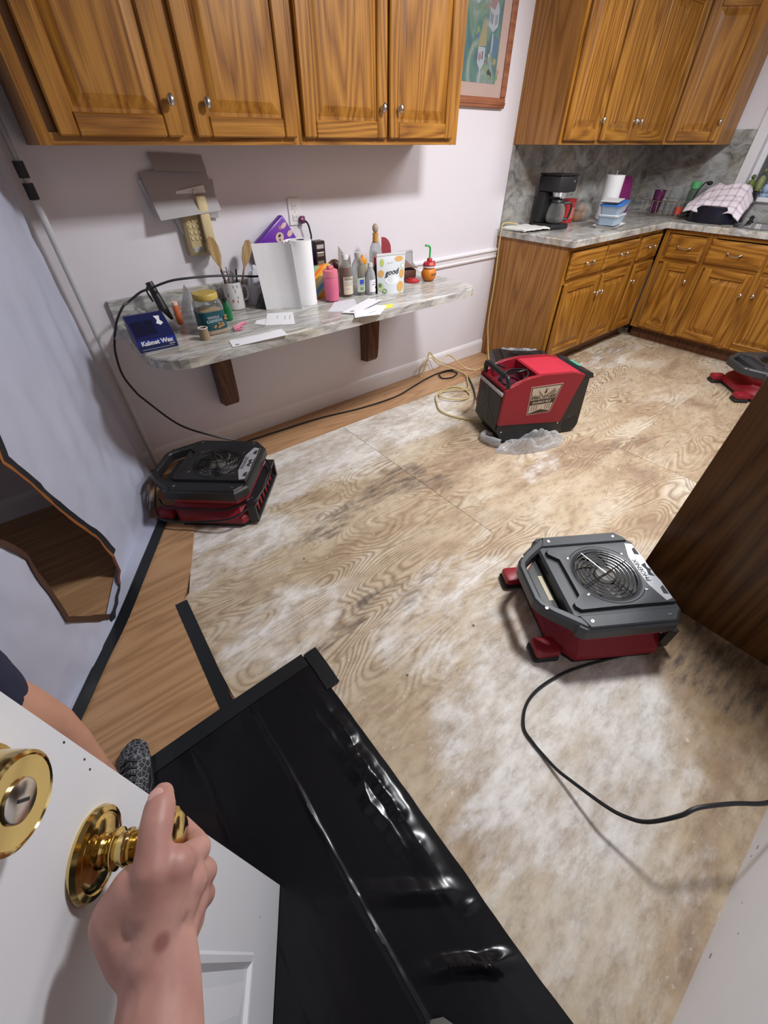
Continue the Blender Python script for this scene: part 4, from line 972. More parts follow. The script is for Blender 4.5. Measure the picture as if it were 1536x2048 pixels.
# ------------------------------------------------------------------ tape and black sheet on the floor
tape = simple('black_tape', (0.012, 0.014, 0.016), 0.28, bump=0.1, scale=60)
def ribbon(name, pts, wdt, z, m, label, cat, group=None):
    bm = BM(); prev = None; P = smoothpath([(x, y, z) for x, y in pts], 8)
    for i, q in enumerate(P):
        t = (P[min(i + 1, len(P) - 1)] - P[max(i - 1, 0)]).normalized(); nn = Vector((-t.y, t.x, 0))
        cur = [bm.verts.new(q + nn * wdt * d + Vector((0, 0, 0.0008 * max(0, fbm(q.x * 14, q.y * 14 + d, 2))))) for d in (-0.5, -0.17, 0.17, 0.5)]
        if prev:
            for k in range(3): bm.faces.new((prev[k], cur[k], cur[k + 1], prev[k + 1]))
        prev = cur
    solidify(bm, 0.0006); return tag(obj(name, bm, m, None, True), label, cat, group)
ribbon('floor_tape', [(0.10, -0.40), (0.056, -0.502), (-0.085, -0.73), (-0.232, -0.965), (-0.345, -1.12), (-0.452, -1.275), (-0.62, -1.50)], 0.046, 0.0105, tape, 'black tape along the foot of the plastic curtain, from the air mover', 'tape')
ribbon('floor_tape', [(-0.030, -1.027), (-0.040, -1.28), (-0.052, -1.58)], 0.046, 0.0052, tape, 'short black tape strip over the laminate edge, running under the black plastic', 'tape')
sheet_black = simple('black_polythene', (0.007, 0.007, 0.009), 0.20, spec=0.35)
bm = BM()
def ridge(d, w_): return max(0.0, 1 - abs(d) / w_)
def bsf(u, v):
    x0, x1 = -0.345 + 0.03 * v, 0.252 + 0.008 * fbm(v * 4, 1, 1)
    x = x0 + (x1 - x0) * u; y = -1.552 - 1.42 * v + 0.012 * (u - 0.5)
    z = 0.0045
    z += 0.006 * ridge(x - 0.012 - 0.008 * fbm(y * 3, 0, 3), 0.010) * (0.6 + 0.4 * fbm(y * 6, 0, 9))
    z += 0.004 * ridge(x + 0.185 - 0.006 * fbm(y * 5, 4, 3), 0.009) * (0.4 + 0.8 * fbm(y * 7, 3, 2))
    rg = math.exp(-((y + 1.97) / 0.24) ** 2)
    z += 0.022 * ridge(x - 0.205 - 0.012 * fbm(y * 9, 2, 3), 0.030) * rg * (0.75 + 0.5 * fbm(y * 16, 7, 2)) + 0.010 * rg * ridge(x - 0.165 - 0.02 * fbm(y * 7, 5, 3), 0.03)
    z += 0.022 * ridge((y + 2.435 + 0.62 * (x - 0.16)) + 0.01 * fbm(x * 14, 2, 5), 0.024) * math.exp(-((x - 0.16) / 0.075) ** 2)
    z += 0.010 * ridge((y + 2.245 + 0.75 * (x - 0.11)) + 0.01 * fbm(x * 9, 2, 1), 0.035) * math.exp(-((x - 0.12) / 0.09) ** 2)
    z += 0.007 * ridge(y + 2.36 + 0.3 * (x - 0.22), 0.012) * math.exp(-((x - 0.22) / 0.02) ** 2)
    z += 0.0010 * (fbm(x * 7, y * 5, 0.3) + 0.5) + 0.0002 * fbm(x * 30, y * 24, 4)
    e = min(u, 1 - u, v * 2.2) * 9
    return Vector((x, y, 0.0035 + max(0.0, (z - 0.003)) * min(1.0, e)))
gridmesh(bm, 150, 230, bsf); solidify(bm, 0.0004)
bsh = obj('plastic_floor_sheet', bm, sheet_black, None, True); tag(bsh, 'long creased sheet of glossy black plastic taped to the floor by the door', 'floor covering')
ribbon('floor_tape', [(-0.34, -1.562), (-0.05, -1.556), (0.232, -1.556)], 0.052, 0.0075, tape, 'black tape across the far end of the black plastic sheet', 'tape')
ribbon('floor_tape', [(0.262, -1.538), (0.262, -1.618), (0.259, -1.700)], 0.050, 0.0085, tape, 'stub of black tape sticking out at the far right corner of the black plastic', 'tape')

# ------------------------------------------------------------------ cords and hose
def cord(name, pts, r, m, label, cat='cord', n=8):
    bm = BM(); tube(bm, pts, r, 8, n); return tag(obj(name, bm, m, None, True), label, cat)
c = cord('power_cord', [(1.296, -0.036, 1.080), (1.304, -0.050, 1.070), (1.310, -0.056, 1.04), (1.285, -0.095, 1.0), (1.20, -0.110, 0.93), (1.071, -0.125, 0.885), (0.99, -0.14, 0.888), (0.916, -0.16, 0.897), (0.82, -0.168, 0.913), (0.722, -0.165, 0.926), (0.609, -0.165, 0.933), (0.523, -0.16, 0.932), (0.435, -0.155, 0.915), (0.391, -0.155, 0.906), (0.336, -0.16, 0.881), (0.302, -0.17, 0.866), (0.256, -0.18, 0.817), (0.221, -0.19, 0.755), (0.201, -0.20, 0.699), (0.192, -0.21, 0.616), (0.209, -0.22, 0.543), (0.234, -0.225, 0.488), (0.335, -0.25, 0.33), (0.473, -0.275, 0.224), (0.565, -0.30, 0.175)], 0.0048, cord_black, 'black cord from the wall outlet over the shelf down to the air mover')
bm = BM(); box(bm, (1.278, -0.034, 1.068), (1.306, -0.0075, 1.100), 0.006); box(bm, (1.284, -0.04, 1.072), (1.300, -0.03, 1.094), 0.003); obj('plug', bm, simple('plug_mauve', (0.16, 0.07, 0.14), 0.3), c)
bm = BM(); ball(bm, (1.283, -0.036, 1.089), 0.0035, su=8, sv=6); obj('pilot_light', bm, simple('pilot_pink', (1.0, 0.12, 0.30), 0.4, emit=2.0), c)
cord('power_cord', [(0.60, -0.20, 0.0105), (0.681, -0.095, 0.0105), (0.80, -0.092, 0.0105), (0.915, -0.10, 0.0105), (1.201, -0.125, 0.0105), (1.49, -0.186, 0.0105), (1.791, -0.207, 0.0105), (2.0, -0.165, 0.0105), (2.165, -0.129, 0.0105), (2.32, -0.11, 0.0105), (2.42, -0.13, 0.0105), (2.45, -0.20, 0.0105), (2.36, -0.235, 0.0105), (2.28, -0.20, 0.014), (2.33, -0.13, 0.02), (2.45, -0.16, 0.022), (2.47, -0.28, 0.014), (2.36, -0.45, 0.0105), (2.22, -0.60, 0.02), (2.08, -0.72, 0.12), (2.02, -0.80, 0.33), (2.015, -0.865, 0.40), (2.03, -0.92, 0.40)], 0.0055, cord_black, 'black cord lying on the laminate along the back wall to the dehumidifier')
c = cord('power_cord', [(1.232, -2.305, 0.02), (1.15, -2.272, 0.0062), (1.032, -2.217, 0.006), (0.916, -2.171, 0.006), (0.803, -2.147, 0.006), (0.718, -2.153, 0.006), (0.655, -2.190, 0.006), (0.640, -2.235, 0.006), (0.635, -2.274, 0.007), (0.629, -2.324, 0.016), (0.628, -2.368, 0.034), (0.629, -2.452, 0.072), (0.640, -2.497, 0.090), (0.658, -2.532, 0.120), (0.695, -2.562, 0.185), (0.735, -2.579, 0.205), (0.81, -2.629, 0.205), (0.877, -2.68, 0.20), (0.96, -2.715, 0.20), (1.06, -2.725, 0.20)], 0.0050, cord_black, 'black cord looping up from the nearest air mover to the near wall')
bm = BM(); box(bm, (1.05, -2.744, 0.185), (1.085, -2.712, 0.220), 0.004); obj('plug', bm, black_plastic, c)
bm = BM(); box(bm, (1.035, -2.7495, 0.15), (1.105, -2.7445, 0.265), 0.002); tag(obj('outlet', bm, white_plastic), 'white outlet plate low on the near wall by the tall dark cabinet', 'outlet')
hose_m = simple('hose_clear', (0.56, 0.44, 0.20), 0.25, var=0.1)
h_ = cord('drain_hose', [(2.02, -0.905, 0.06), (1.985, -0.80, 0.013), (1.912, -0.66, 0.0105), (1.905, -0.56, 0.0105), (1.946, -0.489, 0.0105), (2.049, -0.375, 0.0105), (2.216, -0.345, 0.0105), (2.28, -0.42, 0.0105), (2.241, -0.529, 0.0105), (2.15, -0.555, 0.016), (2.07, -0.50, 0.02), (2.04, -0.42, 0.018), (2.112, -0.373, 0.0155), (2.20, -0.41, 0.022), (2.291, -0.46, 0.0155), (2.40, -0.36, 0.0155), (2.45, -0.28, 0.03), (2.40, -0.17, 0.055), (2.32, -0.10, 0.09), (2.27, -0.07, 0.14), (2.19, -0.06, 0.10), (2.17, -0.055, 0.02), (2.20, -0.06, 0.012), (2.25, -0.05, 0.10), (2.27, -0.05, 0.175), (2.30, -0.06, 0.14), (2.36, -0.10, 0.09), (2.43, -0.09, 0.125), (2.50, -0.10, 0.09), (2.53, -0.20, 0.035), (2.60, -0.26, 0.012)], 0.0052, hose_m, 'thin yellowish drain hose coiled beside the dehumidifier', 'hose')
cord('drain_hose', [(2.62, -0.27, 0.0105), (2.78, -0.24, 0.012), (2.88, -0.16, 0.02), (2.925, -0.10, 0.10), (2.935, -0.055, 0.28), (2.942, -0.048, 0.55), (2.930, -0.045, 0.80), (2.925, -0.045, 0.90), (2.936, -0.045, 0.945), (2.99, -0.06, 0.948), (3.05, -0.09, 0.938)], 0.0048, hose_m, 'yellowish drain hose rising along the oak cabinet side to the worktop', 'hose')

# ------------------------------------------------------------------ things on the back wall
o = thing('wall_outlet', 'white duplex outlet on the back wall under the cabinets', 'outlet', (1.262, 0, 1.118))
bm = BM(); box(bm, (-0.036, -0.0065, -0.058), (0.036, -0.0005, 0.058), 0.003); obj('plate', bm, white_plastic, o)
for z in (-0.024, 0.024):
    bm = BM(); box(bm, (-0.016, -0.009, z - 0.014), (0.016, -0.006, z + 0.014), 0.003); r_ = obj('receptacle', bm, white_plastic, o)
    for x in (-0.006, 0.006):
        bm = BM(); box(bm, (x - 0.001, -0.0095, z - 0.005), (x + 0.001, -0.0088, z + 0.006)); obj('slot', bm, ink, r_)
bm = BM(); lathe(bm, [(0.0025, 0), (0.0025, 0.001), (0, 0.0012)], 8, T(0, -0.0065, 0) @ RX(90)); obj('screw', bm, nickel, o)
# wall telephone
ph = thing('wall_telephone', 'beige corded wall telephone on the back wall, handset on its right', 'telephone', (0.735, -0.001, 1.105))
bm = BM(); pts = [(-0.055, -0.115), (0.055, -0.115), (0.055, 0.105), (0.045, 0.118), (-0.045, 0.118), (-0.055, 0.105)]
Mph = Matrix(((1, 0, 0, 0), (0, 0, -1, 0), (0, 1, 0, 0), (0, 0, 0, 1)))
prism(bm, pts, 0.0, 0.050, Mph, inset=0.012); obj('body', bm, beige_plastic, ph)
for r_ in range(4):
    for q in range(3):
        bm = BM(); box(bm, (-0.038 + q * 0.018, -0.0535, 0.012 - r_ * 0.022), (-0.026 + q * 0.018, -0.0495, 0.026 - r_ * 0.022), 0.0015); obj('key', bm, beige_light, ph)
bm = BM(); box(bm, (-0.040, -0.053, -0.100), (0.006, -0.0495, -0.080), 0.001); obj('number_card', bm, paper_grey, ph)
bm = BM(); side = [(0.030, -0.052, 0.105), (0.034, -0.062, 0.06), (0.034, -0.064, 0.0), (0.034, -0.062, -0.06), (0.030, -0.052, -0.11)]
for a, b_ in zip(side, side[1:]): pass
box(bm, (0.016, -0.082, -0.112), (0.060, -0.058, 0.105), 0.008, seg=2); box(bm, (0.014, -0.068, 0.055), (0.062, -0.048, 0.108), 0.008, seg=2); box(bm, (0.014, -0.068, -0.115), (0.062, -0.048, -0.062), 0.008, seg=2)
obj('handset', bm, beige_light, ph, 40)
bm = BM(); box(bm, (0.018, -0.058, 0.108), (0.032, -0.044, 0.126), 0.003); obj('hook', bm, white_plastic, ph)
# papers pinned to the wall above the phone
def sheet(name, loc, wx, hz, tilt, lean, m, label, group='notes pinned above the wall telephone', curl=0.0, marks=0, bend=0.0):
    t = thing(name, label, 'paper', loc, 0, group); bm = BM()
    def f(u, v):
        x = (u - 0.5) * wx; z = (v - 1) * hz; y = -0.003 - (1 - v) * lean - curl * (1 - v) ** 2 - bend * (u - 0.5) ** 2
        q = Matrix.Rotation(radians(tilt), 4, 'Y') @ Vector((x, y, z)); return q
    gridmesh(bm, 6, 6, f); solidify(bm, 0.0008); obj('leaf', bm, m, t, True)
    for k in range(marks):
        bm = BM(); u, v = 0.12, 0.75 - k * 0.18; q = f(u, v); box(bm, (q.x - 0.008, q.y - 0.0025, q.z - 0.005), (q.x + 0.008, q.y - 0.0010, q.z + 0.005)); obj('writing', bm, grey_ink, t)
    return t
sheet('pinned_paper', (0.655, -0.002, 1.285), 0.20, 0.13, -12, 0.02, paper_white, 'white sheet sticking out at the left of the pinned notes', marks=1)
sheet('pinned_paper', (0.705, -0.008, 1.300), 0.27, 0.155, -4, 0.075, paper_grey, 'large grey paper leaning out from the wall under the cabinet')
sheet('pinned_paper', (0.735, -0.004, 1.345), 0.215, 0.055, 3, 0.03, paper_grey, 'narrow grey strip of paper, topmost of the pinned notes')
sheet('pinned_paper', (0.675, -0.004, 1.185), 0.06, 0.11, -14, 0.01, paper_white, 'small white slip hanging lowest left of the telephone')
sheet('pinned_paper', (0.745, -0.045, 1.235), 0.125, 0.085, -8, 0.02, paper_white, 'white card with marks tucked over the top of the telephone', marks=4)
sheet('pinned_paper', (0.825, -0.004, 1.265), 0.09, 0.14, 6, 0.01, paper_grey, 'pale slip right of the telephone top', marks=2)
# framed painting
fx0, fx1, fz0, fz1 = 2.085, 2.790, 1.535, 2.26
pc = thing('framed_painting', 'framed watercolour of white village houses among trees, pink mat, brown frame', 'picture', ((fx0 + fx1) / 2, 0, fz0))
hw, hh = (fx1 - fx0) / 2, fz1 - fz0
for nm, a, b_, mt in (('frame_bar', (-hw, 0), (hw, 0.045), 0), ('frame_bar', (-hw, hh - 0.045), (hw, hh), 0), ('frame_bar', (-hw, 0.045), (-hw + 0.045, hh - 0.045), 1), ('frame_bar', (hw - 0.045, 0.045), (hw, hh - 0.045), 1)):
    bm = BM(); box(bm, (a[0], -0.024, a[1]), (b_[0], -0.0006, b_[1]), 0.005)
    if mt == 0: box(bm, (a[0] + 0.002, -0.028, a[1] + 0.014), (b_[0] - 0.002, -0.022, a[1] + 0.026), 0.003)
    obj(nm, bm, frame_wood, pc)
bm = BM(); box(bm, (-hw + 0.044, -0.012, 0.044), (hw - 0.044, -0.001, hh - 0.044)); obj('mat_board', bm, simple('mat_pink', (0.74, 0.50, 0.42), 0.8), pc)
def painting_mat():
    m, N, L, b = nt('watercolour')
    tc = N.new('ShaderNodeTexCoord'); mp = N.new('ShaderNodeMapping'); mp.inputs['Scale'].default_value = (7, 1, 4.5); L.new(tc.outputs['Object'], mp.inputs['Vector'])
    n1 = N.new('ShaderNodeTexNoise'); n1.inputs['Scale'].default_value = 1.3; n1.inputs['Detail'].default_value = 7; n1.inputs['Distortion'].default_value = 1.2; L.new(mp.outputs[0], n1.inputs['Vector'])
    r = ramp(N, [(0.30, (0.03, 0.12, 0.20)), (0.42, (0.06, 0.23, 0.20)), (0.50, (0.17, 0.33, 0.24)), (0.57, (0.38, 0.46, 0.42)), (0.64, (0.10, 0.26, 0.42)), (0.75, (0.45, 0.44, 0.30))])
    L.new(n1.outputs['Fac'], r.inputs[0]); L.new(r.outputs[0], b.inputs['Base Color']); b.inputs['Roughness'].default_value = 0.25; return m
wc = painting_mat()
bm = BM(); box(bm, (-hw + 0.115, -0.0135, 0.100), (hw - 0.110, -0.0121, hh - 0.12)); art = obj('painted_sheet', bm, wc, pc)
pw = simple('paint_white', (0.55, 0.60, 0.68), 0.4); pp = simple('paint_pink', (0.42, 0.22, 0.24), 0.4); po = simple('paint_ochre', (0.45, 0.36, 0.16), 0.4); pg = simple('paint_green', (0.22, 0.38, 0.14), 0.4); pd = simple('paint_dark', (0.03, 0.05, 0.07), 0.4); pb = simple('paint_blue', (0.05, 0.17, 0.36), 0.4)
def dab(pts, m, d=0.0):
    bm = BM(); side = [bm.verts.new((x, -0.0138 - d, z)) for x, z in pts]; bm.faces.new(side); solidify(bm, 0.0002); obj('brush_shape', bm, m, art)
for (ox, oz, s) in ((0.170, 0.315, 1.0), (0.03, 0.40, 0.9), (-0.17, 0.33, 1.1)):
    dab([(ox - 0.035 * s, oz), (ox + 0.005 * s, oz - 0.022 * s), (ox + 0.04 * s, oz), (ox + 0.04 * s, oz + 0.06 * s), (ox + 0.02 * s, oz + 0.09 * s), (ox - 0.035 * s, oz + 0.065 * s)], pw)
    dab([(ox - 0.035 * s, oz + 0.065 * s), (ox + 0.0 * s, oz + 0.055 * s), (ox + 0.022 * s, oz + 0.09 * s), (ox + 0.03 * s, oz + 0.14 * s), (ox - 0.012 * s, oz + 0.125 * s)], pp, 0.0002)
    for q, z0 in ((-0.028, 0.012), (-0.019, 0.008), (-0.010, 0.005), (0.014, 0.004), (0.024, 0.008)): dab([(ox + q * s, oz + z0), (ox + (q + 0.004) * s, oz + z0), (ox + (q + 0.004) * s, oz + z0 + 0.036 * s), (ox + q * s, oz + z0 + 0.036 * s)], pd, 0.0004)
    dab([(ox + 0.0, oz + 0.14 * s), (ox + 0.012, oz + 0.14 * s), (ox + 0.016, oz + 0.25 * s), (ox + 0.010, oz + 0.25 * s)], pw)
for (ox, oz, s) in ((0.100, 0.175, 1.0), (-0.08, 0.20, 0.9)):
    dab([(ox - 0.03 * s, oz), (ox, oz - 0.03 * s), (ox + 0.028 * s, oz), (ox + 0.028 * s, oz + 0.06 * s), (ox - 0.03 * s, oz + 0.06 * s)], pw)
    dab([(ox - 0.034 * s, oz + 0.06 * s), (ox + 0.032 * s, oz + 0.065 * s), (ox + 0.025 * s, oz + 0.12 * s), (ox, oz + 0.17 * s)], po, 0.0002)
    dab([(ox + 0.004, oz + 0.015), (ox + 0.012, oz + 0.015), (ox + 0.012, oz + 0.045), (ox + 0.004, oz + 0.045)], pd, 0.0004)
    dab([(ox - 0.005, oz - 0.08 * s), (ox + 0.004, oz - 0.08 * s), (ox + 0.004, oz - 0.028 * s), (ox - 0.005, oz - 0.028 * s)], pw)
dab([(0.172, 0.20), (0.182, 0.20), (0.182, 0.29), (0.172, 0.29)], pw); dab([(0.185, 0.20), (0.225, 0.21), (0.228, 0.27), (0.19, 0.285)], pb)
rnd = random.Random(5)
for k in range(16):
    x = rnd.uniform(0.14, 0.262); z = rnd.uniform(0.115, 0.21); q = rnd.uniform(0.006, 0.014); dab([(x + q * cos(a), z + q * 1.3 * sin(a)) for a in (0, 1.2, 2.4, 3.6, 5)], rnd.choice([pg, pg, pp, pw, po]), 0.0003)
for k in range(20):
    x = rnd.uniform(-0.26, 0.14); z = rnd.uniform(0.11, 0.6); q = rnd.uniform(0.008, 0.02); dab([(x + q * cos(a), z + q * 1.3 * sin(a)) for a in (0, 1.2, 2.4, 3.6, 5)], rnd.choice([pg, pb, pp, pg]), 0.0001)
bm = BM(); box(bm, (-hw + 0.046, -0.0165, 0.046), (hw - 0.046, -0.0160, hh - 0.046)); obj('glazing', bm, glass_mat('picture_glass', (1, 1, 1), 0.02, 0.985), pc)
# ------------------------------------------------------------------ people
def skin_hand_mat():
    m, N, L, b = nt('skin_hand')
    tc = N.new('ShaderNodeTexCoord'); n1 = N.new('ShaderNodeTexNoise'); n1.inputs['Scale'].default_value = 28; n1.inputs['Detail'].default_value = 4; L.new(tc.outputs['Object'], n1.inputs['Vector'])
    r = ramp(N, [(0.35, (0.44, 0.215, 0.180)), (0.65, (0.53, 0.285, 0.235))]); L.new(n1.outputs['Fac'], r.inputs[0])
    # small reddish mole on the wrist
    vm = N.new('ShaderNodeVectorMath'); vm.operation = 'DISTANCE'; vm.inputs[1].default_value = MOLE; L.new(tc.outputs['Object'], vm.inputs[0])
    mr = N.new('ShaderNodeMapRange'); mr.inputs['From Min'].default_value = 0.0075; mr.inputs['From Max'].default_value = 0.0035; L.new(vm.outputs['Value'], mr.inputs['Value'])
    mx = N.new('ShaderNodeMix'); mx.data_type = 'RGBA'; mx.inputs['B'].default_value = (0.33, 0.135, 0.12, 1); L.new(mr.outputs[0], mx.inputs['Factor']); L.new(r.outputs[0], mx.inputs['A'])
    L.new(mx.outputs['Result'], b.inputs['Base Color']); b.inputs['Roughness'].default_value = 0.5
    b.inputs['Subsurface Weight'].default_value = 0.12; b.inputs['Subsurface Radius'].default_value = (0.01, 0.004, 0.002); b.inputs['Subsurface Scale'].default_value = 0.5
    bp = N.new('ShaderNodeBump'); bp.inputs['Strength'].default_value = 0.08; bp.inputs['Distance'].default_value = 0.002
    n2 = N.new('ShaderNodeTexNoise'); n2.inputs['Scale'].default_value = 160; L.new(tc.outputs['Object'], n2.inputs['Vector']); L.new(n2.outputs['Fac'], bp.inputs['Height']); L.new(bp.outputs['Normal'], b.inputs['Normal']); return m
# right arm on the doorknob, in door coordinates: a from the latch edge, b out of the face, z up
MOLE = (0.1245, 0.085, 0.953)
arm = thing('person', "person's bare right forearm and hand closed round the brass doorknob", 'person', (0, 0, 0)); arm.matrix_world = DM
bm = BM()
WR = (0.128, 0.074, 0.925)
limb(bm, [WR, (0.146, 0.079, 0.921), (0.20, 0.087, 0.918), (0.30, 0.102, 0.922), (0.42, 0.12, 0.935)], [0.0265, 0.0275, 0.034, 0.042, 0.045])
# palm: metacarpals from the wrist to the knuckles
K = {'index': (0.083, 0.084, 0.954), 'middle': (0.091, 0.089, 0.930), 'ring': (0.100, 0.088, 0.910), 'little': (0.110, 0.083, 0.896)}
for nme, r_ in (('index', 0.0140), ('middle', 0.0135), ('ring', 0.0130), ('little', 0.0125)):
    limb(bm, [(0.130, 0.072 + (0.0 if nme in ('index', 'middle') else 0.003), 0.925 + {'index': 0.010, 'middle': 0.003, 'ring': -0.004, 'little': -0.010}[nme]), K[nme]], [0.019, r_])
limb(bm, [(0.120, 0.062, 0.930), (0.098, 0.068, 0.930)], [0.022, 0.018])
# fingers round the far end and underside of the knob
F = {'index': [K['index'], (0.0670, 0.0880, 0.916), (0.055, 0.074, 0.891), (0.041, 0.058, 0.889)],
     'middle': [K['middle'], (0.080, 0.0890, 0.892), (0.068, 0.071, 0.875), (0.053, 0.058, 0.873)],
     'ring': [K['ring'], (0.093, 0.085, 0.873), (0.082, 0.068, 0.862), (0.068, 0.056, 0.863)],
     'little': [K['little'], (0.106, 0.076, 0.865), (0.096, 0.063, 0.857), (0.084, 0.055, 0.860)]}
for nme, R_ in (('index', [0.0128, 0.0102, 0.0092, 0.0078]), ('middle', [0.0130, 0.0104, 0.0094, 0.0080]), ('ring', [0.0122, 0.0098, 0.0088, 0.0075]), ('little', [0.0110, 0.0088, 0.0078, 0.0066])):
    limb(bm, F[nme], R_)
# thenar and thumb lying over the top of the knob
limb(bm, [(0.126, 0.058, 0.928), (0.106, 0.045, 0.942), (0.093, 0.056, 0.954)], [0.020, 0.0200, 0.0175])
limb(bm, [(0.100, 0.066, 0.948), (0.085, 0.071, 0.963), (0.068, 0.069, 0.968), (0.058, 0.068, 0.9685), (0.044, 0.066, 0.966), (0.0335, 0.0640, 0.962)], [0.0190, 0.0155, 0.0126, 0.0130, 0.0124, 0.0092])
limb(bm, [(0.104, 0.078, 0.942), (0.086, 0.084, 0.953)], [0.019, 0.0140])
ball(bm, K['index'], 0.0152); ball(bm, K['middle'], 0.0145)
hand = remeshed('arm', bm, skin_hand_mat(), arm, 0.0024, 5)
nail_m = simple('nail', (0.62, 0.36, 0.31), 0.3)
bm = BM(); Mn = T(0.0375, 0.0635, 0.9740) @ Matrix.Rotation(radians(-16), 4, 'Y'); ball(bm, (0, 0, 0), (0.0068, 0.0060, 0.0018), Mn, 12, 8); obj('nail', bm, nail_m, arm, True)

# person standing on the far side of the door
pn = thing('person', 'person in navy shorts with a bare lower leg and dark patterned shoe, behind the door', 'person', (-0.385, -1.67, 0.0))
P0 = Vector((-0.385, -1.67, 0.0))
bm = BM(); q = lambda x, y, z: (x + 0.025 - P0.x, y + 0.04 - P0.y, z)
HIP = q(-0.46, -1.76, 0.95)
limb(bm, [q(-0.392, -1.690, 0.085), q(-0.388, -1.680, 0.15), q(-0.385, -1.682, 0.32), q(-0.372, -1.668, 0.40), q(-0.366, -1.665, 0.50), q(-0.375, -1.69, 0.62), q(-0.40, -1.74, 0.90)], [0.038, 0.036, 0.056, 0.052, 0.056, 0.070, 0.085], 12)
limb(bm, [q(-0.390, -1.70, 0.06), q(-0.375, -1.65, 0.045)], [0.030, 0.020], 12)
limb(bm, [q(-0.622, -1.720, 0.085), q(-0.62, -1.712, 0.15), q(-0.615, -1.72, 0.32), q(-0.605, -1.705, 0.46), q(-0.60, -1.705, 0.50), q(-0.585, -1.73, 0.62), q(-0.55, -1.77, 0.90)], [0.038, 0.036, 0.056, 0.050, 0.056, 0.070, 0.085], 12)
limb(bm, [q(-0.622, -1.73, 0.06), q(-0.61, -1.68, 0.045)], [0.030, 0.020], 12)
limb(bm, [q(-0.43, -1.77, 0.93), q(-0.54, -1.79, 0.93)], [0.105, 0.105], 12); limb(bm, [q(-0.49, -1.79, 0.95), q(-0.50, -1.80, 1.12), q(-0.51, -1.81, 1.30)], [0.115, 0.12, 0.125], 12)
limb(bm, [q(-0.38, -1.85, 1.38), q(-0.64, -1.80, 1.38)], [0.06, 0.06], 12); limb(bm, [q(-0.51, -1.80, 1.38), q(-0.52, -1.79, 1.50)], [0.062, 0.055], 12)
limb(bm, [q(-0.67, -1.80, 1.37), q(-0.73, -1.78, 1.10), q(-0.73, -1.68, 0.87)], [0.05, 0.042, 0.03], 12)
limb(bm, [q(-0.385, -1.87, 1.37), q(-0.46, -1.97, 1.12), q(-0.52, -1.93, 0.90)], [0.05, 0.042, 0.03], 12)
for hx, hy, sgn in ((-0.73, -1.655, 1), (-0.53, -1.92, 1)):
    limb(bm, [q(hx, hy, 0.85), q(hx, hy + 0.02, 0.79)], [0.03, 0.028], 12)
    for k in range(4): limb(bm, [q(hx - 0.03 + k * 0.02, hy + 0.02, 0.79), q(hx - 0.03 + k * 0.02, hy + 0.035, 0.75), q(hx - 0.03 + k * 0.02, hy + 0.03, 0.715 + 0.006 * abs(k - 1.3))], [0.0105, 0.0095, 0.008], 8)
    limb(bm, [q(hx + 0.03, hy + 0.01, 0.83), q(hx + 0.05, hy + 0.03, 0.79), q(hx + 0.05, hy + 0.04, 0.76)], [0.013, 0.011, 0.009], 8)
hd = q(-0.525, -1.775, 1.62); ball(bm, hd, (0.075, 0.095, 0.11)); ball(bm, (hd[0], hd[1] + 0.04, hd[2] - 0.065), (0.05, 0.055, 0.045))
limb(bm, [(hd[0], hd[1] + 0.09, hd[2] + 0.01), (hd[0], hd[1] + 0.112, hd[2] - 0.03)], [0.011, 0.015], 10)
for s in (-1, 1): ball(bm, (hd[0] + s * 0.076, hd[1] - 0.005, hd[2] - 0.01), (0.012, 0.022, 0.032))
ball(bm, (hd[0], hd[1] + 0.088, hd[2] - 0.068), (0.024, 0.012, 0.010))
remeshed('body', bm, skin_leg, pn, 0.011, 3)
for s in (-1, 1):
    bm = BM(); ball(bm, (hd[0] + s * 0.03, hd[1] + 0.083, hd[2] + 0.012), (0.013, 0.010, 0.008), su=10, sv=8); obj('eye', bm, paper_white, pn, True)
bm = BM(); ball(bm, (hd[0], hd[1] - 0.018, hd[2] + 0.032), (0.086, 0.098, 0.098)); obj('hair', bm, simple('hair_brown', (0.05, 0.03, 0.018), 0.7), pn, True)
bm = BM()
limb(bm, [q(-0.384, -1.692, 0.69), q(-0.375, -1.71, 0.80), q(-0.40, -1.76, 0.95)], [0.080, 0.086, 0.118], 14)
limb(bm, [q(-0.59, -1.745, 0.685), q(-0.58, -1.76, 0.78), q(-0.56, -1.79, 0.95)], [0.098, 0.102, 0.115], 14)
limb(bm, [q(-0.44, -1.78, 0.97), q(-0.54, -1.79, 0.97)], [0.122, 0.122], 14)
remeshed('shorts', bm, navy, pn, 0.012, 2)
bm = BM(); limb(bm, [q(-0.49, -1.79, 1.02), q(-0.50, -1.80, 1.14), q(-0.51, -1.81, 1.31)], [0.130, 0.134, 0.138], 14); limb(bm, [q(-0.385, -1.85, 1.375), q(-0.64, -1.80, 1.375)], [0.075, 0.075], 14)
limb(bm, [q(-0.67, -1.80, 1.37), q(-0.71, -1.79, 1.19)], [0.066, 0.062], 14); limb(bm, [q(-0.385, -1.87, 1.37), q(-0.435, -1.935, 1.20)], [0.066, 0.062], 14); remeshed('shirt', bm, navy, pn, 0.013, 2)
def shoe_pattern():
    m, N, L, b = nt('shoe_pattern')
    tc = N.new('ShaderNodeTexCoord'); wv = N.new('ShaderNodeTexVoronoi'); wv.feature = 'DISTANCE_TO_EDGE'; wv.inputs['Scale'].default_value = 75; L.new(tc.outputs['Object'], wv.inputs['Vector'])
    r = ramp(N, [(0.03, (0.22, 0.24, 0.27)), (0.08, (0.022, 0.024, 0.03))]); L.new(wv.outputs['Distance'], r.inputs[0]); L.new(r.outputs[0], b.inputs['Base Color']); b.inputs['Roughness'].default_value = 0.6; return m
shoe_m = shoe_pattern(); shoe_d = simple('shoe_dark', (0.03, 0.032, 0.038), 0.6, var=0.2)
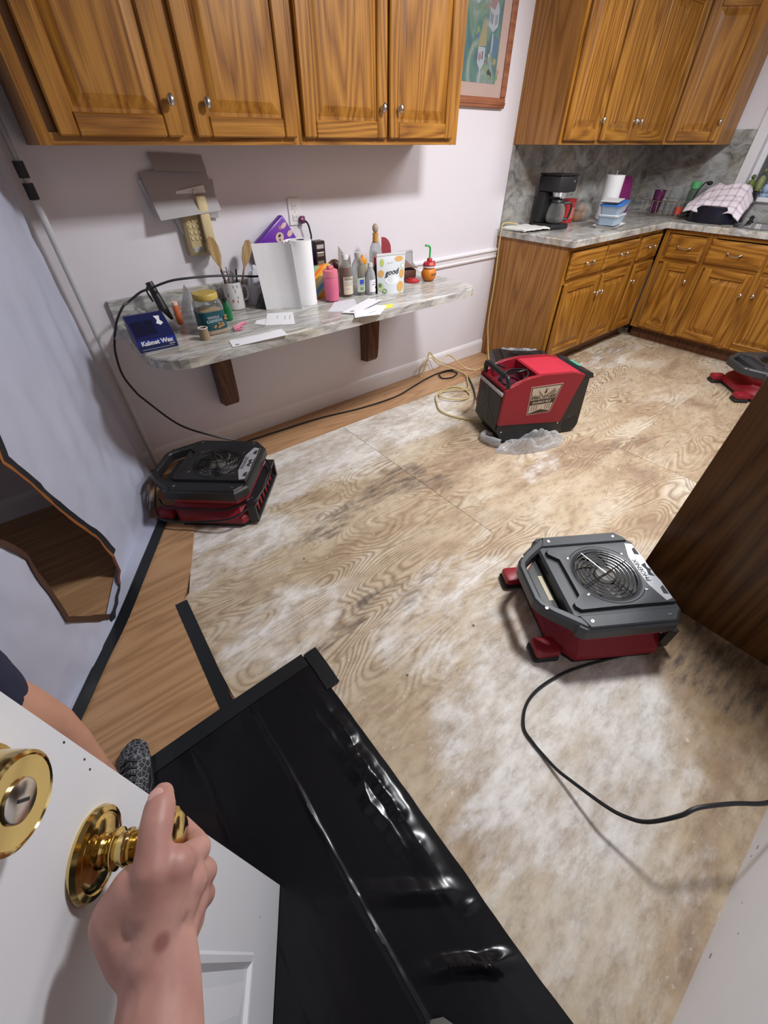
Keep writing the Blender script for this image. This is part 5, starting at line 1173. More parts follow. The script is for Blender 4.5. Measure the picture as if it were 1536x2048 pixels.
def shoe(parent, M, upper, name='shoe'):
    secs = [(-0.085, 0.030, 0.060), (-0.075, 0.036, 0.080), (-0.04, 0.037, 0.088), (0.0, 0.037, 0.082), (0.05, 0.040, 0.068), (0.10, 0.046, 0.056), (0.14, 0.045, 0.048), (0.175, 0.036, 0.038), (0.192, 0.018, 0.026)]
    bm = BM(); rings = []
    for y, w_, h in secs:
        rings.append([bm.verts.new(M @ Vector((w_ * cos(a) * (1.0 if sin(a) < 0.3 else 0.86), y, 0.018 + max(0, sin(a)) * (h - 0.018) if sin(a) > 0 else 0.018))) for a in [2 * pi * k / 16 for k in range(16)]])
    for A, B in zip(rings, rings[1:]):
        for i in range(16): bm.faces.new((A[i], A[(i + 1) % 16], B[(i + 1) % 16], B[i]))
    bm.faces.new(rings[0]); bm.faces.new(rings[-1]); s_ = obj(name, bm, upper, parent, 50)
    bm = BM(); n = 24; P = []
    for k in range(n):
        a = 2 * pi * k / n; P.append((0.050 * cos(a) * (0.82 if sin(a) < -0.1 else 1.0), 0.054 + 0.146 * sin(a)))
    prism(bm, [tuple(p) for p in P], 0.0, 0.020, M, inset=0.003); obj('sole', bm, rubber, s_)
    bm = BM()
    for y in (0.055, 0.075, 0.095, 0.115): tube(bm, [M @ Vector((-0.022, y, 0.062 - (y - 0.055) * 0.24)), M @ Vector((0, y + 0.006, 0.075 - (y - 0.055) * 0.25)), M @ Vector((0.022, y, 0.062 - (y - 0.055) * 0.24))], 0.003, 6, 3)
    obj('lace', bm, rubber, s_, True); return s_
shoe(pn, T(-0.362 - P0.x, -1.655 - P0.y, 0.0085) @ RZ(-14), shoe_m); shoe(pn, T(-0.597 - P0.x, -1.69 - P0.y, 0.005) @ RZ(8), shoe_m)
sl = thing('shoe', 'toe of a dark grey shoe on the black plastic at the bottom edge', 'shoe', (0.045, -2.615, 0.0))
shoe(sl, T(0, 0, 0.012) @ RZ(12), simple('shoe_grey', (0.10, 0.095, 0.085), 0.7, var=0.3, scale=40), 'upper')
# ------------------------------------------------------------------ things on the wall shelf (top at z = 0.760)
ZS = 0.7602
def on(name, label, cat, x, y, rz=0, group=None, z=ZS): return thing(name, label, cat, (x, y, z), radians(rz), group)
def part(t, name, prof, m, seg=24, sm=40, M=None, sx=1, sy=1, label=None, cap=True):
    bm = BM(); lathe(bm, prof, seg, M, sx=sx, sy=sy, cap=cap); return obj(name, bm, m, t, sm, label=label)
FRONT = Matrix(((1, 0, 0, 0), (0, 0, -1, 0), (0, 1, 0, 0), (0, 0, 0, 1)))      # flat art stood up facing -y
def arc_label(t, name, r, z0, z1, a0, a1, m, n=14):
    bm = BM(); V = [[bm.verts.new((r * sin(radians(a0 + (a1 - a0) * k / n)), -r * cos(radians(a0 + (a1 - a0) * k / n)), z)) for z in (z0, z1)] for k in range(n + 1)]
    for A, B in zip(V, V[1:]): bm.faces.new((A[0], B[0], B[1], A[1]))
    return obj(name, bm, m, t, True)
# carton of wax in a clear bag
navy_card = simple('navy_card', (0.012, 0.018, 0.085), 0.35); navy_dk = simple('navy_card_dark', (0.008, 0.010, 0.035), 0.35); band_blue = simple('band_blue', (0.012, 0.03, 0.28), 0.35)
t = on('wax_carton', 'dark blue carton lettered Kabnet Wax at the left end of the shelf', 'box', 0.338, -0.355, -3)
bm = BM(); side_prism_pts = [(-0.085, 0.0), (-0.085, 0.045), (0.045, 0.105), (0.085, 0.098), (0.085, 0.0)]
A = [bm.verts.new((-0.07, p[0], p[1])) for p in side_prism_pts]; B = [bm.verts.new((0.075, p[0], p[1])) for p in side_prism_pts]
for i in range(5): bm.faces.new((A[i], A[(i + 1) % 5], B[(i + 1) % 5], B[i]))
bm.faces.new(A); bm.faces.new(B); obj('carton', bm, navy_card, t)
bm = BM(); box(bm, (-0.068, -0.0858, 0.024), (0.073, -0.0852, 0.044)); bd_ = obj('band', bm, band_blue, t)
text('lettering', 'Kabnet Wax', 0.023, T(0.003, -0.0864, 0.032) @ FRONT, paper_white, bd_, sx=1.0, bold=0.0009)
bm = BM(); box(bm, (-0.060, -0.0858, 0.008), (0.060, -0.0853, 0.010)); box(bm, (0.045, -0.0858, 0.0145), (0.066, -0.0853, 0.019)); obj('print_line', bm, grey_ink, t)
MT = T(0.0, -0.020, 0.0758) @ RX(24.8)
for a, b_, m in (((-0.060, -0.05), (-0.015, 0.03), navy_dk), ((-0.010, -0.045), (0.02, 0.03), navy_dk)):
    bm = BM(); box(bm, (a[0], a[1], 0.0), (b_[0], b_[1], 0.0006), M=MT); obj('print_panel', bm, m, t)
bm = BM(); prism(bm, [(0.032, 0.005), (0.045, -0.008), (0.058, 0.004), (0.05, 0.02), (0.056, 0.045), (0.034, 0.048), (0.040, 0.022)], 0.0002, 0.0010, MT); obj('print_figure', bm, paper_white, t)
def crumple(name, label, cx, cy, rx, ry, h, seed, m, z=ZS, rz=0, cat='plastic bag', group=None):
    bm = BM()
    def f(u, v):
        a = 2 * pi * u; rr2 = v ** 0.8
        k = 1 + 0.18 * fbm(cos(a) * 1.4 + seed, sin(a) * 1.4, 2.0)
        x = rx * k * cos(a) * rr2; y = ry * k * sin(a) * rr2
        zz = h * max(0, 1 - v ** 2.0) * (0.8 + 0.7 * fbm(x * 14 + seed, y * 14, seed)) + 0.006 * abs(fbm(x * 45, y * 45, seed))
        return Vector((x, y, max(0.001, zz * (1 if v < 0.92 else (1 - v) * 12.5) + 0.001)))
    gridmesh(bm, 34, 12, f); return tag(obj(name, bm, m, None, True, loc=(cx, cy, z), rot=(0, 0, radians(rz))), label, cat, group)
crumple('plastic_bag', 'flattened clear bag with a pale blue edge wrapped behind the wax carton', 0.36, -0.20, 0.13, 0.060, 0.075, 2.2, bag_plastic)
crumple('plastic_bag', 'crumpled clear bag standing behind the gold-lidded jar', 0.60, -0.175, 0.085, 0.07, 0.13, 5.1, bag_plastic)
crumple('plastic_bag', 'small white plastic bag puffed up behind the utensil mug', 0.945, -0.092, 0.06, 0.045, 0.16, 7.7, simple('bag_white', (0.6, 0.6, 0.66), 0.4))
crumple('plastic_bag', 'dark crumpled bag low behind the paper towel sheets', 0.945, -0.175, 0.06, 0.040, 0.075, 9.4, simple('bag_dark', (0.06, 0.06, 0.055), 0.35))
# black stick appliance and orange tube
t = on('hand_blender', 'black handled kitchen tool leaning against the wall at the left', 'kitchen tool', 0.462, -0.10)
bm = BM(); tube(bm, [(0.012, -0.03, 0.012), (0.004, -0.012, 0.08), (-0.010, 0.012, 0.165)], 0.017, 12, 4, radii=[0.022, 0.021, 0.019, 0.017, 0.016]); obj('handle', bm, black_plastic, t, True)
bm = BM(); tube(bm, [(-0.022, 0.0, 0.09), (-0.03, 0.012, 0.13), (-0.018, 0.02, 0.15)], 0.004, 8, 4); obj('lever', bm, black_plastic, t, True)
t = on('pill_tube', 'small orange tube with a white cap beside the black handle', 'bottle', 0.508, -0.175)
part(t, 'tube', [(0.013, 0), (0.014, 0.002), (0.014, 0.075), (0.012, 0.08)], simple('orange_tube', (0.62, 0.15, 0.06), 0.3), 16); part(t, 'cap', [(0.0125, 0.0805), (0.0125, 0.092), (0.011, 0.094), (0, 0.094)], simple('cap_peach', (0.75, 0.50, 0.40), 0.4), 16)
# jar of nuts
t = on('nut_jar', 'clear jar of whole nuts with gold lid and teal label', 'jar', 0.592, -0.36)
sqp = [(0.046, 0.0), (0.052, 0.004), (0.052, 0.105), (0.048, 0.122), (0.042, 0.130)]
def sq(prof, e=0.35, seg=32):
    bm = BM(); rings = []
    for r_, z in prof:
        row = []
        for k in range(seg):
            a = 2 * pi * k / seg; c_, s_ = cos(a), sin(a); q_ = r_ * 1.05 * (abs(c_) ** 4 + abs(s_) ** 4) ** -0.25
            row.append(bm.verts.new((q_ * c_, q_ * s_, z)))
        rings.append(row)
    for A, B in zip(rings, rings[1:]):
        for i in range(seg): bm.faces.new((A[i], A[(i + 1) % seg], B[(i + 1) % seg], B[i]))
    bm.faces.new(list(reversed(rings[0]))); bm.faces.new(rings[-1]); return bm
obj('jar', sq(sqp), clear_plastic, t, 40)
nut_m = simple('nuts', (0.42, 0.27, 0.14), 0.6, var=0.5, scale=60)
bm = sq([(0.048, 0.006), (0.049, 0.085), (0.040, 0.092)]); 
for v in bm.verts:
    if v.co.z > 0.05: v.co.z += 0.006 * fbm(v.co.x * 60, v.co.y * 60, 1)
o = obj('nuts', bm, nut_m, t, 60); o['kind'] = 'stuff'
obj('label_band', sq([(0.0526, 0.018), (0.0526, 0.090)]), simple('teal_label', (0.008, 0.075, 0.09), 0.4), t, 40)
obj('label_foot', sq([(0.0527, 0.003), (0.0527, 0.0178)]), simple('tan_label', (0.36, 0.26, 0.19), 0.5), t, 40)
text('lettering', 'WHOLE', 0.014, T(-0.006, -0.0560, 0.069) @ FRONT, grey_ink, t, bold=0.0006); text('lettering', 'CASHEWS', 0.015, T(-0.004, -0.0560, 0.055) @ FRONT, simple('label_pale', (0.30, 0.42, 0.46), 0.5), t, bold=0.0006)
rnd = random.Random(2)
for k in range(14):
    bm = BM(); x = rnd.uniform(-0.01, 0.05); z = 0.024 + rnd.random() * (0.012 + max(0, x) * 0.7)
    ball(bm, (min(x, 0.047), -0.0558, z), (0.006, 0.0018, 0.0045), su=8, sv=6); obj('printed_nut', bm, simple('nut_print_%d' % k, (0.35 + 0.1 * rnd.random(), 0.2, 0.09), 0.6), t)
part(t, 'lid', [(0.049, 0.131), (0.051, 0.134), (0.051, 0.150), (0.048, 0.155), (0, 0.156)], simple('gold_lid', (0.50, 0.36, 0.085), 0.4), 32)
# small cardboard cup
t = on('paper_cup', 'tiny brown cardboard cup in front of the nut jar', 'cup', 0.524, -0.438)
part(t, 'cup', [(0.021, 0), (0.0215, 0.002), (0.0185, 0.044), (0.0195, 0.046), (0.0175, 0.046), (0.018, 0.004), (0, 0.004)], simple('kraft', (0.33, 0.24, 0.15), 0.8), 20, cap=False)
bm = BM(); lathe(bm, [(0.0186, 0.0445), (0.0205, 0.046), (0.0186, 0.0475), (0.0168, 0.046), (0.0186, 0.0445)], 20, cap=False); obj('rim', bm, paper_white, t, True, label='white rim')
# green glass bottle behind the jar
t = on('green_bottle', 'small green glass bottle behind the nut jar', 'bottle', 0.705, -0.262)
part(t, 'bottle', [(0.016, 0), (0.020, 0.004), (0.021, 0.045), (0.016, 0.062), (0.009, 0.072), (0.009, 0.082)], green_glass, 20); part(t, 'cap', [(0.0105, 0.083), (0.0105, 0.097), (0, 0.098)], rubber, 16)
for k, (x, y, a) in enumerate(((0.688, -0.395, 12), (0.716, -0.372, 30), (0.676, -0.425, -10))):
    t = on('hair_clip', ('pink plastic clip nearest the nut jar', 'longest pink plastic clip right of the nut jar', 'smallest pink plastic clip in front of the others')[k], 'clip', x, y, a, 'pink clips by the nut jar')
    L0 = (0.05, 0.075, 0.035)[k]; bm = BM(); box(bm, (-L0 / 2, -0.005, 0), (L0 / 2, 0.005, 0.008), 0.003); obj('bar', bm, simple('pink_clip_%d' % k, (0.62, 0.16, 0.26), 0.4), t)
    bm = BM(); box(bm, (-L0 / 2, -0.004, 0.0082), (L0 / 4, 0.004, 0.014), 0.002); obj('jaw', bm, simple('pink_clip_b%d' % k, (0.70, 0.30, 0.36), 0.4), t)
# mug of utensils
t = on('utensil_mug', 'white flowered mug holding spatulas and pens, by the back wall', 'mug', 0.812, -0.105)
mugw = simple('mug_white', (0.66, 0.66, 0.66), 0.25)
part(t, 'cup', [(0.040, 0), (0.044, 0.004), (0.046, 0.118), (0.044, 0.120), (0.042, 0.118), (0.040, 0.008), (0, 0.008)], mugw, 32, cap=False)
bm = BM(); tube(bm, [(0.044, 0, 0.095), (0.070, 0.0, 0.09), (0.075, 0, 0.06), (0.065, 0, 0.035), (0.044, 0, 0.03)], 0.005, 8, 5); obj('handle', bm, mugw, t, True)
rnd = random.Random(9)
for k in range(10):
    a = rnd.uniform(-60, 70); z = rnd.uniform(0.02, 0.105); w_ = rnd.uniform(4, 9)
    arc_label(t, 'flower_print', 0.0468, z, z + 0.012, a, a + w_, rnd.choice([simple('fl_red', (0.45, 0.13, 0.16), 0.4), grey_ink, grey_ink]), 4)
def paddle(nm, label, x, y, lean, turn, L0, wd, m):
    t = thing(nm, label, 'utensil', (x, y, ZS + 0.0105), 0, 'utensils in the flowered mug'); M = RZ(turn) @ RY(lean)
    bm = BM(); tube(bm, [(0, 0, 0), (0, 0, L0 * 0.62)], 0.0048, 8, M=M); obj('handle', bm, m, t, True)
    bm = BM(); prism(bm, [(-0.005, L0 * 0.6), (0.005, L0 * 0.6), (wd * 0.42, L0 * 0.72), (wd * 0.5, L0 * 0.86), (wd * 0.3, L0 * 0.97), (0, L0), (-wd * 0.3, L0 * 0.97), (-wd * 0.5, L0 * 0.86), (-wd * 0.42, L0 * 0.72)], -0.0025, 0.0025, M @ Matrix(((1, 0, 0, 0), (0, 0, -1, 0), (0, 1, 0, 0), (0, 0, 0, 1)))); obj('blade', bm, m, t); return t
paddle('wooden_spatula', 'wooden spatula leaning left in the flowered mug', 0.806, -0.105, -9, 0, 0.300, 0.050, spoon_wood)
paddle('wooden_spatula', 'wooden spatula leaning right in the flowered mug', 0.828, -0.095, 24, 0, 0.292, 0.046, spoon_wood)
for k, (x, y, ln, tn, L0, m, lb) in enumerate(((0.798, -0.112, -10, 20, 0.17, ink, 'black pen leaning left in the flowered mug'), (0.812, -0.120, -4, 60, 0.165, steel, 'silver pen upright in the flowered mug'), (0.825, -0.11, 9, 10, 0.16, ink, 'black pen leaning right in the flowered mug'), (0.82, -0.095, 5, 200, 0.172, grey_ink, 'grey pen at the back of the flowered mug'))):
    t = thing('pen', lb, 'pen', (x, y, ZS + 0.0105), 0, 'utensils in the flowered mug'); M = RZ(tn) @ RY(ln); bm = BM(); lathe(bm, [(0.0015, 0), (0.004, 0.012), (0.004, L0 * 0.7)], 8, M); obj('barrel', bm, m, t, 40); bm = BM(); lathe(bm, [(0.0042, L0 * 0.7), (0.0042, L0 - 0.003), (0.003, L0)], 8, M); obj('cap', bm, m, t, 40)
t = thing('scissors', 'mauve handled scissors in the flowered mug', 'scissors', (0.808, -0.098, ZS + 0.0105), 0, 'utensils in the flowered mug'); bm = BM(); box(bm, (-0.006, -0.001, 0.0), (0.006, 0.001, 0.11)); obj('blade', bm, steel, t)
for s in (-1, 1):
    bm = BM(); tube(bm, [(s * 0.012 + 0.011 * cos(2 * pi * k / 16), 0.0, 0.133 + 0.02 * sin(2 * pi * k / 16)) for k in range(16)], 0.003, 6, closed=True); obj('finger_loop', bm, simple('mauve_grip%d' % s, (0.20, 0.10, 0.14), 0.4), t, True)
# paper towel roll with two sheets hanging off it
t = on('paper_towel_roll', 'standing white paper towel roll with two sheets unrolled, on the shelf', 'paper towel', 1.136, -0.252)
part(t, 'roll', [(0.052, 0), (0.052, 0.278), (0.021, 0.278), (0.021, 0.20)], towel_paper, 36, 30, cap=False); part(t, 'core', [(0.0208, 0.0), (0.0208, 0.2775), (0.0195, 0.2775), (0.0195, 0.0)], simple('core_grey', (0.10, 0.10, 0.11), 0.8), 24, cap=False)
def strip_sheet(nm, pts, z0, z1, lean=0.0, top=0.0):
    bm = BM(); P = smoothpath([(x, y, 0) for x, y in pts], 8); V = []
    for p in P: V.append([bm.verts.new((p.x + lean * k, p.y + top * k, z0 + (z1 - z0) * k)) for k in (0, 0.25, 0.5, 0.75, 1.0)])
    for A, B in zip(V, V[1:]):
        for k in range(4): bm.faces.new((A[k], B[k], B[k + 1], A[k + 1]))
    solidify(bm, 0.0009); return obj(nm, bm, towel_paper, t, True)
strip_sheet('hanging_sheet', [(0.0, 0.0525), (-0.04, 0.036), (-0.062, 0.0), (-0.070, -0.045), (-0.072, -0.072)], 0.0005, 0.279, -0.018)
strip_sheet('hanging_sheet', [(-0.0735, -0.073), (-0.10, -0.040), (-0.14, -0.012), (-0.180, 0.006), (-0.222, 0.022)], 0.0005, 0.281, -0.018, 0.004)
# purple cookie packet
t = thing('cookie_packet', 'purple cookie packet leaning on the wall behind the paper towels', 'packet', (1.144, -0.058, 0.948), 0)
MPk = RY(58) @ RX(-3)
purple = simple('purple_foil', (0.13, 0.025, 0.34), 0.3); cream = simple('cookie_cream', (0.62, 0.46, 0.38), 0.6)
bm = BM(); box(bm, (-0.14, -0.024, -0.10), (0.14, 0.024, 0.10), 0.012, MPk, 2); obj('wrapper', bm, purple, t, 40)
def disc(nm, x, z, rx, rz, m, y=-0.0245, k=14, M=MPk, par=t, rot=0.0):
    bm = BM(); f_ = []
    for i in range(k):
        a = 2 * pi * i / k; px, pz = rx * cos(a), rz * sin(a); f_.append(bm.verts.new(M @ Vector((x + px * cos(rot) - pz * sin(rot), y, z + px * sin(rot) + pz * cos(rot)))))
    bm.faces.new(f_); solidify(bm, 0.0003); return obj(nm, bm, m, par)
disc('cookie_print', -0.082, 0.020, 0.021, 0.024, cream); disc('cookie_print', -0.055, -0.005, 0.020, 0.018, paper_grey, -0.0247); disc('cookie_print', -0.105, 0.072, 0.010, 0.018, cream); disc('cookie_print', -0.060, 0.078, 0.012, 0.018, cream); disc('cookie_print', -0.020, 0.060, 0.016, 0.012, cream); disc('cookie_print', -0.110, 0.050, 0.009, 0.010, simple('cookie_pink', (0.40, 0.16, 0.28), 0.5)); disc('cookie_print', -0.052, 0.030, 0.012, 0.008, paper_white, -0.0247, rot=0.8)
disc('cookie_mark', -0.088, 0.024, 0.006, 0.009, ink, -0.0252); disc('cookie_mark', -0.074, 0.014, 0.005, 0.004, ink, -0.0252)
# dark box, striped packet, tumbler, bottles
t = on('dark_carton', 'tall dark brown carton right behind the paper towel roll', 'box', 1.325, -0.095); bm = BM(); box(bm, (-0.03, -0.025, 0), (0.03, 0.025, 0.238), 0.002); obj('carton', bm, simple('choc', (0.035, 0.018, 0.016), 0.4), t)
for z, h_, m in ((0.205, 0.018, paper_grey), (0.17, 0.012, tan2), (0.185, 0.005, paper_white), (0.13, 0.02, tan2)):
    bm = BM(); box(bm, (-0.022, -0.0258, z), (0.012 + z * 0.04, -0.0252, z + h_)); obj('print_patch', bm, m, t)
t = on('brown_pouch', 'low brown and grey pouch behind the pink tumbler', 'pouch', 1.418, -0.100); bm = BM(); ball(bm, (0, 0, 0.07), (0.060, 0.03, 0.075)); 
for v in bm.verts: v.co.z = max(0.0, v.co.z); v.co.y += 0.006 * fbm(v.co.x * 30, v.co.z * 30, 2)
obj('pouch', bm, simple('pouch_brown', (0.22, 0.10, 0.06), 0.4, var=0.4), t, True)
def stripes():
    m, N, L, b = nt('rainbow_stripes'); tc = N.new('ShaderNodeTexCoord'); mp = N.new('ShaderNodeMapping'); mp.inputs['Rotation'].default_value = (0, radians(38), 0); L.new(tc.outputs['Object'], mp.inputs['Vector'])
    sx = N.new('ShaderNodeSeparateXYZ'); L.new(mp.outputs[0], sx.inputs[0]); mu = math_node(N, 'MULTIPLY_ADD', b=10.5); mu.inputs[2].default_value = 0.2; L.new(sx.outputs['Z'], mu.inputs[0]); fr = math_node(N, 'FRACT'); L.new(mu.outputs[0], fr.inputs[0])
    r = ramp(N, [(0.0, (0.72, 0.62, 0.30)), (0.17, (0.78, 0.38, 0.03)), (0.34, (0.75, 0.17, 0.02)), (0.50, (0.30, 0.42, 0.18)), (0.66, (0.10, 0.24, 0.55)), (0.84, (0.38, 0.50, 0.28))]); r.color_ramp.interpolation = 'CONSTANT'
    L.new(fr.outputs[0], r.inputs[0]); L.new(r.outputs[0], b.inputs['Base Color']); b.inputs['Roughness'].default_value = 0.35; return m
t = on('striped_packet', 'rainbow striped packet between the paper towels and pink tumbler', 'packet', 1.262, -0.205, -4); bm = BM(); box(bm, (-0.05, -0.02, 0), (0.055, 0.02, 0.15), 0.008, seg=2)
for v in bm.verts: v.co.z += 0.10 * max(0, v.co.z - 0.12) * (v.co.x * 20)
obj('packet', bm, stripes(), t, 40)
t = on('pink_tumbler', 'pink drinking bottle with a flip lid, left of the brown syrup bottle', 'bottle', 1.262, -0.298); pk = simple('pink_silicone', (0.60, 0.135, 0.235), 0.45); pk2 = simple('pink_lid', (0.68, 0.19, 0.25), 0.4)
part(t, 'body', [(0.028, 0), (0.036, 0.006), (0.038, 0.05), (0.039, 0.108), (0.037, 0.112)], pk, 28); part(t, 'lid', [(0.0385, 0.1125), (0.0395, 0.116), (0.038, 0.142), (0.030, 0.146), (0, 0.147)], pk2, 28)
bm = BM(); box(bm, (-0.014, -0.012, 0.147), (0.016, 0.014, 0.162), 0.005, seg=2); obj('spout', bm, pk2, t, 40)
def bottle(nm, label, x, y, prof, m, liquid=None, cap=None, group=None, cat='bottle', sx=1, sy=1):
    t = on(nm, label, cat, x, y, 0, group); part(t, 'glass', prof, m, 24, 40, sx=sx, sy=sy)
    if liquid: part(t, 'liquid', liquid[0], liquid[1], 24, 40, sx=sx, sy=sy)
    if cap: part(t, 'cap', cap[0], cap[1], 20, 40)
    return t
syr = simple('syrup', (0.13, 0.030, 0.010), 0.08, spec=0.6); capw = simple('cap_white', (0.62, 0.62, 0.63), 0.4)
t = bottle('syrup_bottle', 'brown syrup bottle with white cap and cream label', 1.374, -0.272, [(0.030, 0), (0.034, 0.004), (0.034, 0.128), (0.030, 0.142), (0.014, 0.160), (0.013, 0.176)], clear_plastic, ([(0.029, 0.003), (0.0332, 0.007), (0.0332, 0.127), (0.029, 0.140), (0.0, 0.140)], syr), ([(0.0155, 0.172), (0.0155, 0.192), (0.0135, 0.195), (0, 0.195)], capw), sx=1.1, sy=0.85)
creaml = simple('cream_label', (0.60, 0.54, 0.42), 0.7); lb = arc_label(t, 'label', 0.0362, 0.014, 0.098, -58, 48, creaml)
for z, a0, a1, m in ((0.092, -45, 10, ink), (0.085, -48, 32, ink), (0.081, -40, 20, grey_ink), (0.072, -46, 34, grey_ink), (0.065, -46, 30, grey_ink), (0.058, -46, 25, grey_ink), (0.04, -40, 0, grey_ink)): arc_label(lb, 'print_line', 0.0366, z, z + 0.003, a0, a1, m, 8)
t = bottle('clear_bottle', 'empty clear bottle with a green and blue label', 1.447, -0.285, [(0.032, 0), (0.036, 0.004), (0.036, 0.120), (0.032, 0.145), (0.016, 0.172), (0.014, 0.180)], clear_plastic, None, ([(0.0165, 0.178), (0.0165, 0.197), (0, 0.198)], glass_mat('cap_clear', (0.8, 0.8, 0.82), 0.2, 0.4, 0.7)))
lb = arc_label(t, 'label', 0.0366, 0.018, 0.085, -48, 42, simple('pale_green', (0.50, 0.56, 0.44), 0.6)); arc_label(lb, 'print_patch', 0.0369, 0.056, 0.078, -26, 16, simple('royal', (0.03, 0.07, 0.42), 0.5)); arc_label(lb, 'print_line', 0.0369, 0.050, 0.053, -26, 16, ink_blue)
for a in (-20, -4): arc_label(lb, 'print_patch', 0.0369, 0.026, 0.043, a, a + 11, simple('sage_%d' % a, (0.10, 0.16, 0.09), 0.6), 4)
t = bottle('vinegar_bottle', 'slim clear bottle with white label, left of the printed pouch', 1.498, -0.325, [(0.024, 0), (0.027, 0.004), (0.027, 0.085), (0.022, 0.108), (0.012, 0.128), (0.012, 0.134)], glass_mat('milky', (0.85, 0.87, 0.90), 0.1, 0.5, 0.6), None, ([(0.014, 0.132), (0.014, 0.150), (0, 0.151)], capw))
lb = arc_label(t, 'label', 0.0276, 0.016, 0.075, -50, 55, paper_white); arc_label(lb, 'print_line', 0.0279, 0.06, 0.064, -10, 40, grey_ink); arc_label(lb, 'print_patch', 0.0279, 0.03, 0.042, 22, 44, simple('label_red', (0.45, 0.03, 0.04), 0.5)); arc_label(lb, 'print_line', 0.0279, 0.05, 0.053, -20, 30, ink_blue)
t = bottle('honey_bottle', 'bottle with an orange cap behind the slim clear bottle', 1.520, -0.225, [(0.026, 0), (0.030, 0.004), (0.030, 0.11), (0.018, 0.13)], glass_mat('honey', (0.8, 0.66, 0.4), 0.1, 0.4, 0.6), None, ([(0.024, 0.131), (0.026, 0.14), (0.022, 0.152), (0.008, 0.158), (0.006, 0.170), (0, 0.171)], simple('cap_orange', (0.75, 0.30, 0.02), 0.35)))
t = bottle('sauce_bottle', 'red capped sauce bottle tucked behind the printed pouch', 1.560, -0.300, [(0.016, 0), (0.018, 0.003), (0.018, 0.115), (0.012, 0.135)], simple('sauce_dark', (0.08, 0.02, 0.015), 0.15), None, ([(0.0145, 0.1355), (0.0145, 0.165), (0, 0.166)], simple('cap_red', (0.45, 0.02, 0.03), 0.4)))
t = bottle('cruet_bottle', 'tall clear cruet with wooden ball stopper, behind the printed pouch', 1.660, -0.165, [(0.032, 0), (0.036, 0.004), (0.036, 0.16), (0.030, 0.185), (0.016, 0.215), (0.013, 0.245), (0.015, 0.25)], clear_plastic, ([(0.031, 0.003), (0.0345, 0.006), (0.0345, 0.06), (0, 0.06)], simple('oil', (0.42, 0.30, 0.06), 0.1)))
part(t, 'collar', [(0.0165, 0.205), (0.0155, 0.24), (0.0165, 0.2505), (0.012, 0.251)], simple('collar_ochre', (0.58, 0.30, 0.06), 0.45), 18); bm = BM(); ball(bm, (0, 0, 0.272), (0.017, 0.017, 0.022)); obj('stopper', bm, simple('stopper_wood', (0.42, 0.33, 0.24), 0.6), t, True)
t = on('folded_pouch', 'grey foil pouch standing open behind the clear bottle', 'pouch', 1.445, -0.165); bm = BM()
gridmesh(bm, 8, 8, lambda u, v: Vector(((u - 0.5) * 0.10 * (1 - 0.25 * v), 0.025 * sin(pi * u) * (1 - v * 0.6), v * (0.215 - 0.075 * u + 0.03 * (u > 0.9)))))
solidify(bm, 0.001); obj('foil', bm, simple('foil_grey', (0.34, 0.30, 0.28), 0.4), t, True)
# printed snack pouch
t = on('snack_pouch', 'white stand-up pouch printed with kiwi and fruit pieces, script lettering good', 'pouch', 1.601, -0.372, -14)
bm = BM(); V = gridmesh(bm, 12, 12, lambda u, v: Vector(((u - 0.5) * (0.158 + 0.012 * v), -0.026 * sin(pi * u) * (1 - v) ** 0.7 - 0.002, v * 0.180)))
V = gridmesh(bm, 12, 12, lambda u, v: Vector(((u - 0.5) * (0.158 + 0.012 * v), 0.026 * sin(pi * u) * (1 - v) ** 0.7 + 0.002, v * 0.180)))
obj('pouch', bm, simple('pouch_white', (0.62, 0.66, 0.70), 0.35), t, True)
bm = BM(); box(bm, (-0.085, -0.0045, 0.1785), (0.085, 0.0045, 0.190), 0.001); obj('seal', bm, capw, t)
def on_pouch(nm, x, z, rx, rz, m, d=0.0, k=14, rot=0):
    bm = BM(); f_ = []
    for i in range(k):
        a = 2 * pi * i / k + rot; xx, zz = x + rx * cos(a), z + rz * sin(a); u = max(0, min(1, xx / (0.158 + 0.012 * zz / 0.18) + 0.5)); v = zz / 0.18
        f_.append(bm.verts.new((xx, -0.026 * sin(pi * u) * max(0, 1 - v) ** 0.7 - 0.0032 - d, zz)))
    bm.faces.new(f_); solidify(bm, 0.0002); return obj(nm, bm, m, t)
frO = simple('fruit_orange', (0.62, 0.36, 0.12), 0.5); frG = simple('fruit_green', (0.42, 0.50, 0.12), 0.5); kiw = simple('kiwi', (0.48, 0.60, 0.36), 0.5); kiw2 = simple('kiwi_core', (0.16, 0.22, 0.10), 0.5); frP = simple('fruit_pale', (0.74, 0.76, 0.78), 0.5)
for a in ((-0.055, 0.150, 0.011, 0.018, frG), (0.045, 0.162, 0.026, 0.012, frO), (0.068, 0.128, 0.013, 0.012, kiw), (-0.062, 0.100, 0.016, 0.017, frO), (0.062, 0.092, 0.015, 0.022, frO), (-0.065, 0.036, 0.016, 0.022, kiw), (-0.045, 0.016, 0.013, 0.012, kiw2), (0.052, 0.030, 0.024, 0.026, frO), (0.0, 0.068, 0.042, 0.020, frP)): on_pouch('printed_fruit', *a)
on_pouch('printed_fruit', -0.068, 0.044, 0.009, 0.011, kiw2, 0.0004); on_pouch('printed_fruit', -0.045, 0.016, 0.008, 0.007, kiw, 0.0004); on_pouch('printed_fruit', 0.068, 0.128, 0.009, 0.008, frP, 0.0004)
